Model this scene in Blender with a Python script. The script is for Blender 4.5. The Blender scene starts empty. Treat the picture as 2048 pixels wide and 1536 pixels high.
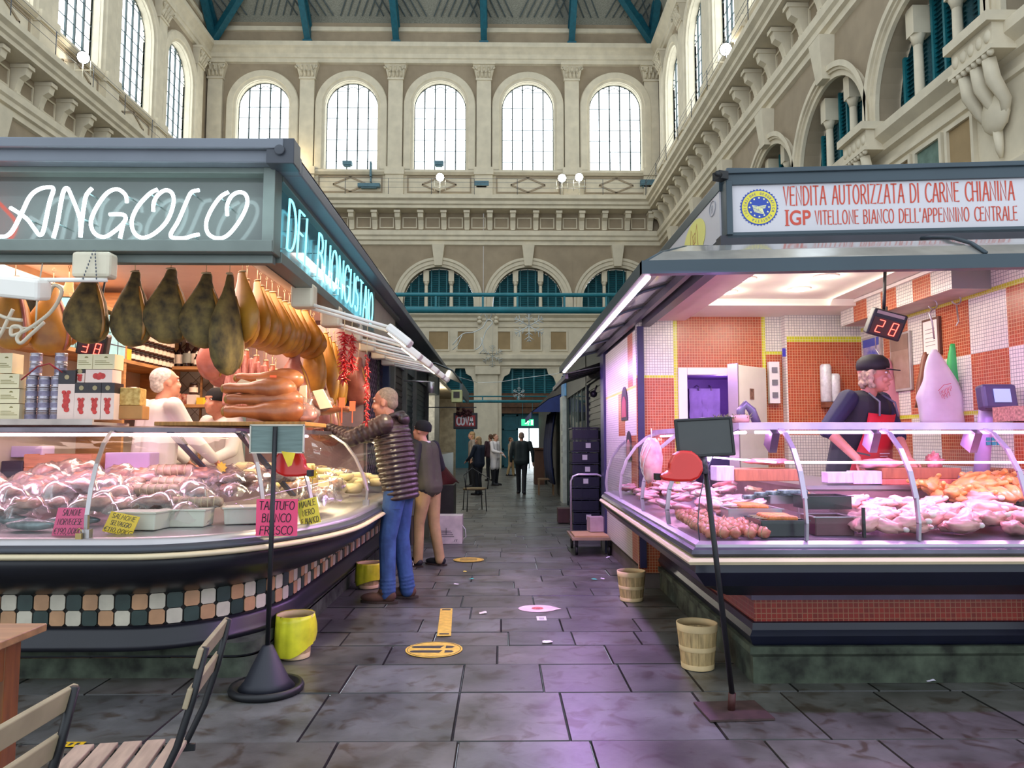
import bpy, bmesh, math, random
from mathutils import Vector, Matrix, Euler
random.seed(7)
PI = math.pi
SC = bpy.context.scene
COL = SC.collection

# ------------------------------------------------------------------ camera, world, exposure
F = 1480.0; CZ = 1.38
PITCH = math.radians(4.52); YAW = math.radians(-0.81)
cam_d = bpy.data.cameras.new('camera'); cam = bpy.data.objects.new('camera', cam_d); COL.objects.link(cam)
cam_d.sensor_width = 36.0; cam_d.lens = F/2048*36.0; cam_d.clip_start = 0.05; cam_d.clip_end = 300
cam.location = (0, 0, CZ); cam.rotation_euler = (PI/2+PITCH, 0, YAW)
SC.camera = cam
SC.view_settings.view_transform = 'Standard'; SC.view_settings.look = 'None'
SC.view_settings.gamma = 1.0; SC.view_settings.use_curve_mapping = False
SC.view_settings.exposure = 0.42
RM = Euler((PI/2+PITCH, 0, YAW)).to_matrix()

w = bpy.data.worlds.new('world'); SC.world = w; w.use_nodes = True
bg = w.node_tree.nodes['Background']; bg.inputs[0].default_value = (0.80, 0.90, 1.0, 1); bg.inputs[1].default_value = 1.25
SC.cycles.max_bounces = 6; SC.cycles.diffuse_bounces = 3; SC.cycles.glossy_bounces = 3
SC.cycles.transparent_max_bounces = 24; SC.cycles.transmission_bounces = 4
SC.cycles.sample_clamp_indirect = 4.0; SC.cycles.use_denoising = True
SC.cycles.caustics_reflective = False; SC.cycles.caustics_refractive = False
SC.cycles.use_adaptive_sampling = True; SC.cycles.adaptive_threshold = 0.03

def lin(c):
    return c/12.92 if c <= .04045 else ((c+.055)/1.055)**2.4
def H(s):
    return tuple(lin(int(s[i:i+2], 16)/255) for i in (0, 2, 4))

def area_light(name, loc, rot, sx, sy, power, col, spread=PI):
    d = bpy.data.lights.new(name, 'AREA'); d.shape = 'RECTANGLE'; d.size = sx; d.size_y = sy
    d.energy = power; d.color = col; d.spread = spread
    o = bpy.data.objects.new(name, d); COL.objects.link(o); o.location = loc; o.rotation_euler = rot
    return o
def point_light(name, loc, power, col, r=.05):
    d = bpy.data.lights.new(name, 'POINT'); d.energy = power; d.color = col; d.shadow_soft_size = r
    o = bpy.data.objects.new(name, d); COL.objects.link(o); o.location = loc
    return o
def spot_light(name, loc, to, power, col, ang=100, r=.06):
    d = bpy.data.lights.new(name, 'SPOT'); d.energy = power; d.color = col; d.shadow_soft_size = r
    d.spot_size = math.radians(ang); d.spot_blend = .6
    o = bpy.data.objects.new(name, d); COL.objects.link(o); o.location = loc
    o.rotation_euler = (Vector(to)-Vector(loc)).to_track_quat('-Z', 'Y').to_euler()
    return o

# ------------------------------------------------------------------ helpers
def P(px, py, Y):
    """point at world depth Y seen at photo pixel px, py"""
    d = RM @ Vector(((px-1024)/F, -(py-768)/F, -1))
    return Vector((0, 0, CZ)) + d*(Y/d.y)
def PX(px, py, X):
    d = RM @ Vector(((px-1024)/F, -(py-768)/F, -1))
    return Vector((0, 0, CZ)) + d*(X/d.x)
def G(px, py, z=0):
    d = RM @ Vector(((px-1024)/F, -(py-768)/F, -1))
    return Vector((0, 0, CZ)) + d*((z-CZ)/d.z)

MATS = {}
def mat(name, col, rough=.6, metal=0, var=.12, scale=6, bump=0, col2=None, emit=None, es=0, coat=0, spec=.5, det=4, stretch=None, sss=0):
    if name in MATS: return MATS[name]
    m = bpy.data.materials.new(name); MATS[name] = m; m.use_nodes = True
    nt = m.node_tree; b = nt.nodes['Principled BSDF']
    c = H(col) if isinstance(col, str) else col
    b.inputs['Roughness'].default_value = rough; b.inputs['Metallic'].default_value = metal
    b.inputs['Specular IOR Level'].default_value = spec
    if coat: b.inputs['Coat Weight'].default_value = coat; b.inputs['Coat Roughness'].default_value = .15
    if sss: b.inputs['Subsurface Weight'].default_value = sss; b.inputs['Subsurface Radius'].default_value = (.02, .008, .005); b.inputs['Subsurface Scale'].default_value = .5
    b.inputs['Base Color'].default_value = (*c, 1)
    if var or col2 or bump:
        tc = nt.nodes.new('ShaderNodeTexCoord'); n = nt.nodes.new('ShaderNodeTexNoise')
        n.inputs['Scale'].default_value = scale; n.inputs['Detail'].default_value = det
        src = tc.outputs['Object']
        if stretch:
            mp = nt.nodes.new('ShaderNodeMapping'); mp.inputs['Scale'].default_value = stretch
            nt.links.new(src, mp.inputs['Vector']); src = mp.outputs['Vector']
        nt.links.new(src, n.inputs['Vector'])
        r = nt.nodes.new('ShaderNodeValToRGB')
        c2 = (H(col2) if isinstance(col2, str) else col2) if col2 else tuple(x*(1-var*2) for x in c)
        c1 = c if col2 else tuple(min(1, x*(1+var*.6)) for x in c)
        r.color_ramp.elements[0].position = .32; r.color_ramp.elements[1].position = .68
        r.color_ramp.elements[0].color = (*c2, 1); r.color_ramp.elements[1].color = (*c1, 1)
        nt.links.new(n.outputs['Fac'], r.inputs['Fac']); nt.links.new(r.outputs['Color'], b.inputs['Base Color'])
        if bump:
            bp = nt.nodes.new('ShaderNodeBump'); bp.inputs['Strength'].default_value = bump; bp.inputs['Distance'].default_value = .02
            nt.links.new(n.outputs['Fac'], bp.inputs['Height']); nt.links.new(bp.outputs['Normal'], b.inputs['Normal'])
    if emit:
        b.inputs['Emission Color'].default_value = (*(H(emit) if isinstance(emit, str) else emit), 1)
        b.inputs['Emission Strength'].default_value = es
    return m

def glass_mat(name, tint='ffffff', refl=.5, haze=0.0, rough=.04):
    """thin sheet glass: clear with a Fresnel reflection, or partly frosted"""
    if name in MATS: return MATS[name]
    m = bpy.data.materials.new(name); MATS[name] = m; m.use_nodes = True; nt = m.node_tree
    nt.nodes.remove(nt.nodes['Principled BSDF']); out = nt.nodes['Material Output']
    t = nt.nodes.new('ShaderNodeBsdfTransparent'); t.inputs[0].default_value = (*H(tint), 1)
    g = nt.nodes.new('ShaderNodeBsdfGlossy'); g.inputs['Roughness'].default_value = rough
    fr = nt.nodes.new('ShaderNodeFresnel'); fr.inputs[0].default_value = 1.45
    mu = nt.nodes.new('ShaderNodeMath'); mu.operation = 'MULTIPLY'; mu.inputs[1].default_value = refl
    nt.links.new(fr.outputs[0], mu.inputs[0])
    mx = nt.nodes.new('ShaderNodeMixShader')
    nt.links.new(mu.outputs[0], mx.inputs[0]); nt.links.new(t.outputs[0], mx.inputs[1]); nt.links.new(g.outputs[0], mx.inputs[2])
    last = mx
    if haze:
        d = nt.nodes.new('ShaderNodeBsdfDiffuse'); d.inputs[0].default_value = (*H(tint), 1)
        m2 = nt.nodes.new('ShaderNodeMixShader'); m2.inputs[0].default_value = haze
        nt.links.new(mx.outputs[0], m2.inputs[1]); nt.links.new(d.outputs[0], m2.inputs[2]); last = m2
    nt.links.new(last.outputs[0], out.inputs[0])
    return m

def tile_mat(name, c1, c2, grout, size, gap=.08, rough=.3, axes='XZ', off=(0, 0), alt=None):
    """mosaic tiles; small squares of one colour with grout; alt = (colour, block size) makes big checker blocks"""
    if name in MATS: return MATS[name]
    m = bpy.data.materials.new(name); MATS[name] = m; m.use_nodes = True; nt = m.node_tree
    b = nt.nodes['Principled BSDF']; b.inputs['Roughness'].default_value = rough
    geo = nt.nodes.new('ShaderNodeNewGeometry'); sp = nt.nodes.new('ShaderNodeSeparateXYZ'); nt.links.new(geo.outputs['Position'], sp.inputs[0])
    cb = nt.nodes.new('ShaderNodeCombineXYZ')
    def add(a, k):
        n = nt.nodes.new('ShaderNodeMath'); n.operation = 'ADD'; n.inputs[1].default_value = k; nt.links.new(a, n.inputs[0]); return n.outputs[0]
    if axes == 'S':
        n = nt.nodes.new('ShaderNodeMath'); n.operation = 'ADD'; nt.links.new(sp.outputs['X'], n.inputs[0]); nt.links.new(sp.outputs['Y'], n.inputs[1]); ua = n.outputs[0]
    else: ua = sp.outputs[axes[0]]
    nt.links.new(add(ua, off[0]+100*size), cb.inputs[0]); nt.links.new(add(sp.outputs[axes[1] if axes != 'S' else 'Z'], off[1]+100*size), cb.inputs[1])
    br = nt.nodes.new('ShaderNodeTexBrick'); br.offset = 0; br.squash = 1
    br.inputs['Scale'].default_value = 1; br.inputs['Brick Width'].default_value = size; br.inputs['Row Height'].default_value = size
    br.inputs['Mortar Size'].default_value = size*gap; br.inputs['Mortar Smooth'].default_value = .1
    br.inputs['Color1'].default_value = (*H(c1), 1); br.inputs['Color2'].default_value = (*H(c2), 1); br.inputs['Mortar'].default_value = (*H(grout), 1)
    nt.links.new(cb.outputs[0], br.inputs['Vector'])
    nt.links.new(br.outputs['Color'], b.inputs['Base Color'])
    bp = nt.nodes.new('ShaderNodeBump'); bp.invert = True; bp.inputs['Distance'].default_value = .002; bp.inputs['Strength'].default_value = .5
    nt.links.new(br.outputs['Fac'], bp.inputs['Height']); nt.links.new(bp.outputs['Normal'], b.inputs['Normal'])
    return m

ORIG = {}
class MB:
    def __init__(s, T=None):
        s.v = []; s.f = []; s.mi = []; s.sm = []; s.T = T
    def add(s, vs, fs, m=0, sm=False):
        b = len(s.v)
        s.v += [s.T(Vector(q)) if s.T else Vector(q) for q in vs]
        s.f += [tuple(i+b for i in f) for f in fs]; s.mi += [m]*len(fs); s.sm += [sm]*len(fs)
        return s
    def box(s, c, d, rz=0, m=0, R=None, tp=1.0):
        x, y, z = d[0]/2, d[1]/2, d[2]/2
        M = R if R is not None else Matrix.Rotation(rz, 3, 'Z')
        vs = [M @ Vector((i*x*(tp if k > 0 else 1), j*y*(tp if k > 0 else 1), k*z))+Vector(c) for k in (-1, 1) for j in (-1, 1) for i in (-1, 1)]
        return s.add(vs, [(0, 2, 3, 1), (4, 5, 7, 6), (0, 1, 5, 4), (2, 6, 7, 3), (0, 4, 6, 2), (1, 3, 7, 5)], m)
    def bb(s, x0, x1, y0, y1, z0, z1, m=0):
        return s.box(((x0+x1)/2, (y0+y1)/2, (z0+z1)/2), (abs(x1-x0), abs(y1-y0), abs(z1-z0)), 0, m)
    def bar(s, p, q, w, h=None, m=0, up=(0, 0, 1)):
        p = Vector(p); q = Vector(q); h = h or w; d = q-p; L = d.length
        if L < 1e-6: return s
        z = d.normalized(); u = Vector(up)
        if abs(z.dot(u)) > .98: u = Vector((1, 0, 0))
        x = u.cross(z).normalized(); y = z.cross(x)
        R = Matrix((x, y, z)).transposed()
        return s.box((p+q)/2, (w, h, L), 0, m, R)
    def tube(s, pts, r, n=8, m=0, closed=False, cap=True):
        pts = [Vector(p) for p in pts]; N = len(pts); rs = r if isinstance(r, (list, tuple)) else [r]*N
        vs = []; up = None
        for i, p in enumerate(pts):
            a = pts[(i-1) % N] if (i or closed) else p; c = pts[(i+1) % N] if (i < N-1 or closed) else p
            t = (c-a).normalized() if (c-a).length > 1e-9 else Vector((0, 0, 1))
            if up is None: up = Vector((0, 0, 1)) if abs(t.z) < .9 else Vector((1, 0, 0))
            x = up.cross(t)
            if x.length < 1e-4: x = Vector((0, 1, 0)).cross(t)
            x.normalize(); up = t.cross(x).normalized(); y = up
            vs += [p+(x*math.cos(2*PI*k/n)+y*math.sin(2*PI*k/n))*rs[i] for k in range(n)]
        fs = []
        for i in range(N if closed else N-1):
            j = (i+1) % N
            fs += [(i*n+k, i*n+(k+1) % n, j*n+(k+1) % n, j*n+k) for k in range(n)]
        if cap and not closed: fs += [tuple(range(n-1, -1, -1)), tuple((N-1)*n+k for k in range(n))]
        return s.add(vs, fs, m, True)
    def cyl(s, p, q, r0, r1=None, n=16, m=0, sm=True):
        return s.tube([p, q], [r0, r0 if r1 is None else r1], n, m)
    def lathe(s, prof, c=(0, 0, 0), n=24, m=0, R=None, sx=1, sy=1, cap=True):
        vs = []; c = Vector(c)
        for r, z in prof:
            for k in range(n):
                q = Vector((r*sx*math.cos(2*PI*k/n), r*sy*math.sin(2*PI*k/n), z))
                vs.append((R @ q if R is not None else q)+c)
        fs = []
        for i in range(len(prof)-1):
            fs += [(i*n+k, i*n+(k+1) % n, (i+1)*n+(k+1) % n, (i+1)*n+k) for k in range(n)]
        if cap: fs += [tuple(range(n-1, -1, -1)), tuple((len(prof)-1)*n+k for k in range(n))]
        return s.add(vs, fs, m, True)
    def ell(s, c, r, R=None, n=12, m=0):
        pr = [(math.sin(PI*i/n), -math.cos(PI*i/n)) for i in range(n+1)]
        pr[0] = (1e-3, -1); pr[-1] = (1e-3, 1)
        k = 2*n; vs = []
        for a, z in pr:
            for j in range(k):
                q = Vector((a*r[0]*math.cos(2*PI*j/k), a*r[1]*math.sin(2*PI*j/k), z*r[2]))
                vs.append((R @ q if R is not None else q)+Vector(c))
        fs = [(i*k+j, i*k+(j+1) % k, (i+1)*k+(j+1) % k, (i+1)*k+j) for i in range(n) for j in range(k)]
        fs += [tuple(range(k-1, -1, -1)), tuple(n*k+j for j in range(k))]
        return s.add(vs, fs, m, True)
    def cap(s, p, q, r0, r1=None, n=10, m=0):
        """tapered limb with round ends"""
        p = Vector(p); q = Vector(q); r1 = r0 if r1 is None else r1; d = (q-p)
        L = d.length; dn = d.normalized() if L > 1e-6 else Vector((0, 0, 1))
        pts = []; rs = []
        for a in (1, .8, .5, .2): pts.append(p-dn*r0*a); rs.append(r0*math.sqrt(max(0, 1-a*a))+1e-4)
        pts.append(p); rs.append(r0); pts.append(q); rs.append(r1)
        for a in (.2, .5, .8, 1): pts.append(q+dn*r1*a); rs.append(r1*math.sqrt(max(0, 1-a*a))+1e-4)
        return s.tube(pts, rs, n, m)
    def limb(s, pts, rs, n=10, m=0):
        for i in range(len(pts)-1): s.cap(pts[i], pts[i+1], rs[i], rs[i+1], n, m)
        return s
    def prism(s, poly, t, M=None, m=0):
        """poly: 2-D outline in x,y; extruded 0..t in z; M 4x4"""
        n = len(poly); vs = [Vector((x, y, 0)) for x, y in poly]+[Vector((x, y, t)) for x, y in poly]
        if M is not None: vs = [M @ q for q in vs]
        return s.add(vs, [tuple(range(n-1, -1, -1)), tuple(range(n, 2*n))]+[(i, (i+1) % n, n+(i+1) % n, n+i) for i in range(n)], m)
    def sweep(s, path, prof, m=0, closed=False):
        """prof: (out, z) section swept along a horizontal path of (x, y); out is to the right of travel"""
        N = len(path); n = len(prof); vs = []
        for i in range(N):
            p = Vector((*path[i], 0)); a = Vector((*path[max(i-1, 0)], 0)); c = Vector((*path[min(i+1, N-1)], 0))
            d1 = (p-a).normalized() if i > 0 else (c-p).normalized(); d2 = (c-p).normalized() if i < N-1 else d1
            t = (d1+d2).normalized(); nrm = Vector((t.y, -t.x, 0)); k = 1/max(.4, t.dot(d1))
            vs += [p+nrm*o*k+Vector((0, 0, z)) for o, z in prof]
        fs = []
        for i in range(N-1):
            fs += [(i*n+k, (i+1)*n+k, (i+1)*n+(k+1) % n, i*n+(k+1) % n) for k in range(n if closed else n-1)]
        if closed: fs += [tuple(range(n)), tuple((N-1)*n+k for k in range(n-1, -1, -1))]
        return s.add(vs, fs, m)
    def build(s, name, mats, parent=None, w=True, bevel=0, flat=False, fix=False):
        me = bpy.data.meshes.new(name); o = bpy.data.objects.new(name, me); COL.objects.link(o)
        if parent is None:
            xs = [q.x for q in s.v]; ys = [q.y for q in s.v]; z0 = min(q.z for q in s.v)
            off = Vector(((min(xs)+max(xs))/2, (min(ys)+max(ys))/2, z0)); o.location = off
            ORIG[o.name] = off
        else:
            o.parent = parent; off = ORIG.get(parent.name, Vector((0, 0, 0))) if w else Vector((0, 0, 0)); ORIG[o.name] = off
        me.from_pydata([q-off for q in s.v], [], s.f)
        for mm in (mats if isinstance(mats, (list, tuple)) else [mats]): me.materials.append(mm)
        me.polygons.foreach_set('material_index', s.mi)
        me.polygons.foreach_set('use_smooth', [False]*len(s.sm) if flat else s.sm)
        if fix or True:
            bm = bmesh.new(); bm.from_mesh(me); bmesh.ops.recalc_face_normals(bm, faces=bm.faces); bm.to_mesh(me); bm.free()
        if bevel:
            b = o.modifiers.new('bevel', 'BEVEL'); b.width = bevel; b.segments = 2; b.limit_method = 'ANGLE'; b.angle_limit = .6
        me.update()
        return o
    def blob(s, name, mats, parent=None, w=True, voxel=.012, smooth=4, fac=.5):
        """fuse all pieces into one continuous skin"""
        o = s.build(name, mats, parent, w)
        r = o.modifiers.new('r', 'REMESH'); r.mode = 'VOXEL'; r.voxel_size = voxel; r.use_smooth_shade = True
        if smooth:
            q = o.modifiers.new('s', 'SMOOTH'); q.factor = fac; q.iterations = smooth
        dg = bpy.context.evaluated_depsgraph_get()
        me2 = bpy.data.meshes.new_from_object(o.evaluated_get(dg))
        o.modifiers.clear(); old = o.data; o.data = me2; bpy.data.meshes.remove(old); me2.name = name
        for p in me2.polygons: p.use_smooth = True
        return o

def props(o, label=None, cat=None, group=None, kind=None):
    if label: o['label'] = label
    if cat: o['category'] = cat
    if group: o['group'] = group
    if kind: o['kind'] = kind
    return o
def thing(name, label, cat, loc=(0, 0, 0), rz=0, group=None, kind=None, world=False):
    """Empty at the base; world=True: parts are modelled in world coordinates"""
    o = bpy.data.objects.new(name, None); COL.objects.link(o); o.empty_display_size = .1
    o.location = loc; o.rotation_euler = (0, 0, rz)
    ORIG[o.name] = Vector(loc) if world else Vector((0, 0, 0))
    return props(o, label, cat, group, kind)
def kids(o): return [c for c in list(o.children)]
def dup(o, loc=None, rz=None, label=None, group=None, rot=None, scale=None, parent=None):
    c = o.copy(); COL.objects.link(c)
    if parent: c.parent = parent
    if loc is not None: c.location = loc
    if rz is not None: c.rotation_euler = (0, 0, rz)
    if rot is not None: c.rotation_euler = rot
    if scale is not None: c.scale = scale if hasattr(scale, '__len__') else (scale,)*3
    if label: c['label'] = label
    if group: c['group'] = group
    ORIG[c.name] = ORIG.get(o.name, Vector((0, 0, 0)))
    for ch in kids(o):
        if ch is not c: dup(ch, parent=c)
    return c

# ------------------------------------------------------------------ a stroke alphabet (unit height, x advance 0.6-0.9)
def _arc(cx, cy, rx, ry, a0, a1, n=12):
    return [(cx+rx*math.cos(math.radians(a0+(a1-a0)*i/n)), cy+ry*math.sin(math.radians(a0+(a1-a0)*i/n))) for i in range(n+1)]
def oo(w=.34): return _arc(w, .5, w, .5, 90, 450, 20)
LET = {
 'A': (.72, [[(0, 0), (.34, 1), (.40, 1), (.66, 0)], [(.13, .36), (.57, .36)]]),
 'B': (.62, [[(0, 0), (0, 1)]+_arc(.2, .78, .26, .22, 90, -90, 8)+[(0, .56)], [(.2, .56)]+_arc(.22, .28, .30, .28, 90, -90, 8)+[(0, 0)]]),
 'C': (.66, [_arc(.4, .5, .40, .5, 50, 310, 16)]),
 'D': (.70, [[(0, 0), (0, 1)]+_arc(.15, .5, .47, .5, 90, -90, 12)+[(0, 0)]]),
 'E': (.56, [[(.46, 1), (0, 1), (0, 0), (.48, 0)], [(0, .55), (.4, .55)]]),
 'F': (.54, [[(.46, 1), (0, 1), (0, 0)], [(0, .55), (.38, .55)]]),
 'G': (.74, [_arc(.4, .5, .40, .5, 50, 330, 16)+[(.72, .45), (.42, .45)]]),
 'H': (.68, [[(0, 0), (0, 1)], [(.56, 0), (.56, 1)], [(0, .5), (.56, .5)]]),
 'I': (.18, [[(.03, 0), (.03, 1)]]),
 'K': (.62, [[(0, 0), (0, 1)], [(.5, 1), (0, .42), (.54, 0)]]),
 'L': (.54, [[(0, 1), (0, 0), (.46, 0)]]),
 'M': (.82, [[(0, 0), (.08, 1), (.36, .25), (.64, 1), (.72, 0)]]),
 'N': (.70, [[(0, 0), (0, 1), (.58, 0), (.58, 1)]]),
 'O': (.80, [oo()]),
 'P': (.60, [[(0, 0), (0, 1)]+_arc(.2, .74, .30, .26, 90, -90, 8)+[(0, .48)]]),
 'Q': (.80, [oo(), [(.4, .25), (.7, -.08)]]),
 'R': (.64, [[(0, 0), (0, 1)]+_arc(.2, .74, .30, .26, 90, -90, 8)+[(0, .48)], [(.24, .48), (.56, 0)]]),
 'S': (.58, [_arc(.26, .76, .24, .24, 40, 270, 10)+_arc(.26, .26, .26, .26, 90, -150, 10)]),
 'T': (.62, [[(0, 1), (.56, 1)], [(.28, 1), (.28, 0)]]),
 'U': (.68, [[(0, 1), (0, .3)]+_arc(.28, .3, .28, .3, 180, 360, 8)+[(.56, 1)]]),
 'V': (.64, [[(0, 1), (.28, 0), (.56, 1)]]),
 'Z': (.62, [[(0, 1), (.52, 1), (0, 0), (.54, 0)]]),
 '0': (.62, [_arc(.26, .5, .26, .5, 90, 450, 16)]),
 '1': (.36, [[(0, .78), (.2, 1), (.2, 0)]]),
 '2': (.60, [_arc(.25, .74, .25, .26, 160, -40, 9)+[(0, 0), (.52, 0)]]),
 '4': (.60, [[(.36, 0), (.36, 1), (0, .32), (.52, .32)]]),
 '6': (.60, [[(.42, 1)]+_arc(.27, .28, .26, .28, 160, 520, 14)]),
 '8': (.60, [_arc(.26, .76, .21, .24, 270, -90, 12)+_arc(.26, .26, .26, .26, 90, -270, 14)]),
 '9': (.60, [_arc(.26, .70, .25, .28, 0, 360, 14)+[(.48, .4), (.3, 0)]]),
 ',': (.24, [[(.08, .08), (.02, -.14)]]), '.': (.22, [[(.06, 0), (.06, .07)]]), "'": (.2, [[(.06, 1), (.03, .78)]]),
 '€': (.66, [_arc(.42, .5, .36, .48, 60, 300, 12), [(-.02, .6), (.4, .6)], [(-.02, .42), (.36, .42)]]),
 '/': (.46, [[(0, 0), (.36, 1)]]), '-': (.5, [[(.05, .5), (.38, .5)]]), ' ': (.42, []),
}
def text_strokes(s, h, wide=1.0, gap=.12, slant=0):
    out = []; x = 0
    for ch in s:
        a, st = LET.get(ch, LET[' '])
        for ln in st: out.append([((x+px*wide)*h+slant*py*h, py*h) for px, py in ln])
        x += a*wide+gap
    return out, (x-gap)*h
def ribbon(mb, pts, wd, t=.0015, m=0, M=None):
    """flat painted line of width wd"""
    n = len(pts); L = []; Rr = []
    for i in range(n):
        a = Vector(pts[max(i-1, 0)]); c = Vector(pts[min(i+1, n-1)]); d = (c-a)
        if d.length < 1e-9: d = Vector((1, 0))
        d.normalize(); nn = Vector((-d.y, d.x))*wd/2; p = Vector(pts[i])
        if i == 0: p = p-d*wd*.4
        if i == n-1: p = p+d*wd*.4
        L.append(p+nn); Rr.append(p-nn)
    vs = [Vector((q.x, q.y, 0)) for q in L+Rr]+[Vector((q.x, q.y, t)) for q in L+Rr]
    if M is not None: vs = [M @ v for v in vs]
    fs = []
    for i in range(n-1):
        fs += [(i, i+1, n+i+1, n+i), (2*n+i, 3*n+i, 3*n+i+1, 2*n+i+1), (i, 2*n+i, 2*n+i+1, i+1), (n+i, n+i+1, 3*n+i+1, 3*n+i)]
    fs += [(0, n, 3*n, 2*n), (n-1, 3*n-1, 4*n-1, 2*n-1)]
    mb.add(vs, fs, m)
def frame(o, x, up):
    """4x4 with local x along x, local y along up, local z = x cross up"""
    x = Vector(x).normalized(); z = x.cross(Vector(up)).normalized(); y = z.cross(x)
    return Matrix.Translation(Vector(o)) @ Matrix((x, y, z)).transposed().to_4x4()
def lettering(mb, s, M, h, wd, wide=1.0, gap=.12, fit=None, m=0, slant=0, t=.0015):
    st, W = text_strokes(s, h, wide, gap, slant)
    k = fit/W if fit else 1.0
    for ln in st: ribbon(mb, [(x*k, y) for x, y in ln], wd, t, m, M)
    return W*k
# ------------------------------------------------------------------ palette
STONE = mat('stone_cream', 'ddd1b8', .85, var=.06, scale=2)
STONE2 = mat('plaster_taupe', 'a3927a', .9, var=.07, scale=1.5)
TANP = mat('plaster_tan', 'a58c66', .9, var=.08, scale=1.5)
TEAL = mat('teal_paint', '17707a', .5, var=.12, scale=3)
TEALD = mat('teal_shutter_dark', '0f5560', .6, var=.12, scale=3)
IRON = mat('window_iron', '3c4a4c', .6, var=0)
DAY = mat('daylight_pane', 'ffffff', .5, var=0, emit=(.86, .95, 1.0), es=3.2)
BLACK = mat('black_metal', '15161a', .45, var=.05)
GREYM = mat('grey_metal', '5a5e66', .4, .5, var=.08)

# ------------------------------------------------------------------ hall walls
WX0, WX1, WY = -16.4, 8.8, 40.0
Tfar = lambda q: Vector((q.x, WY-q.y, q.z))
Tleft = lambda q: Vector((WX0+q.y, q.x, q.z))
Tright = lambda q: Vector((WX1-q.y, q.x, q.z))
# local wall coords: x = along, y = out of the wall, z = up

def arch_panel(mb, u0, u1, z0, z1, uc, r, zs, zb, dep, m=0, mr=None, n=18):
    """wall face between u0..u1, z0..z1 with an arched opening (half width r, sill zb, spring zs), reveals dep deep"""
    mr = m if mr is None else mr
    def q(a, b, c, d, mm): mb.add([a, b, c, d], [(0, 1, 2, 3)], mm)
    q((u0, 0, z0), (uc-r, 0, z0), (uc-r, 0, z1), (u0, 0, z1), m); q((uc+r, 0, z0), (u1, 0, z0), (u1, 0, z1), (uc+r, 0, z1), m)
    if zb > z0: q((uc-r, 0, z0), (uc+r, 0, z0), (uc+r, 0, zb), (uc-r, 0, zb), m)
    A = [(uc+r*math.cos(PI-PI*i/n), zs+r*math.sin(PI*i/n)) for i in range(n+1)]
    for i in range(n):
        (a, b), (c, d) = A[i], A[i+1]
        q((a, 0, b), (c, 0, d), (c, 0, z1), (a, 0, z1), m); q((a, 0, b), (c, 0, d), (c, -dep, d), (a, -dep, b), mr)
    for uu in (uc-r, uc+r): q((uu, 0, zb), (uu, -dep, zb), (uu, -dep, zs), (uu, 0, zs), mr)
    q((uc-r, 0, zb), (uc+r, 0, zb), (uc+r, -dep, zb), (uc-r, -dep, zb), mr)
def rect(mb, u0, u1, z0, z1, d0, d1, m=0): mb.bb(u0, u1, d0, d1, z0, z1, m)
def arch_ring(mb, uc, zs, zb, prof, n=24, m=0, a0=0, a1=180):
    """prof: (radius, out) section swept round the arch then down both sides to zb"""
    pts = []
    if zb < zs: pts.append((-1, zb))
    pts += [(math.radians(a1-(a1-a0)*i/n), None) for i in range(n+1)]
    if zb < zs: pts.append((1, zb))
    vs = []; k = len(prof)
    for a, zz in pts:
        for r, o in prof:
            if zz is not None: vs.append((uc+a*r, o, zz))
            else: vs.append((uc+r*math.cos(a), o, zs+r*math.sin(a)))
    fs = [(i*k+j, i*k+j+1, (i+1)*k+j+1, (i+1)*k+j) for i in range(len(pts)-1) for j in range(k-1)]
    mb.add(vs, fs, m)
def mould(mb, u0, u1, prof, m=0):
    """prof: (out, z) profile extruded along the wall"""
    k = len(prof)
    mb.add([(u0, o, z) for o, z in prof]+[(u1, o, z) for o, z in prof], [(j, j+1, k+j+1, k+j) for j in range(k-1)]+[tuple(range(k)), tuple(range(2*k-1, k-1, -1))], m)

NW = [0]; NT = [0]
ORD = ['first', 'second', 'third', 'fourth', 'fifth', 'sixth', 'seventh', 'eighth', 'ninth', 'tenth']
def trim(mb, mats, label, bevel=0):
    NT[0] += 1; o = mb.build('trim_%d' % NT[0], mats); props(o, label, 'trim', kind='structure'); return o
def upper_window(T, uc, label, es=None):
    NW[0] += 1
    r, zs, zb = 1.45, 20.05, 16.4
    fr = MB(T); n = 20
    for k in range(1, 5):
        u = -r+2*r*k/5; h = math.sqrt(max(0, r*r-u*u)); rect(fr, uc+u-.032, uc+u+.032, zb, zs+h, -.36, -.28)
    for z in [zb+.02]+[zb+.62*k for k in range(1, 7)]+[zs+1.02]:
        hw = r if z < zs else math.sqrt(r*r-(z-zs)**2)
        rect(fr, uc-hw, uc+hw, z-.011, z+.011, -.35, -.31)
    for uu in (-.58, 0, .58):
        fr.tube([(uc+uu+.29*math.cos(a*PI/8), -.33, zs+1.02+.26*math.sin(a*PI/8)) for a in range(9)], .02, 5)
    arch_ring(fr, uc, zs, zb, [(r-.05, -.30), (r, -.30), (r, -.38)])
    o = fr.build('window_%d' % NW[0], IRON); props(o, label, 'window', kind='structure')
    pm = MB(T)
    pts = [(uc-r, zb), (uc+r, zb)]+[(uc+r*math.cos(PI*i/n), zs+r*math.sin(PI*i/n)) for i in range(n+1)]
    vs = [(a, -.40, b) for a, b in pts]+[(a, -.43, b) for a, b in pts]; k = len(pts)
    pm.add(vs, [tuple(range(k)), tuple(range(2*k-1, k-1, -1))])
    pm.build('pane', DAY, o)
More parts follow.
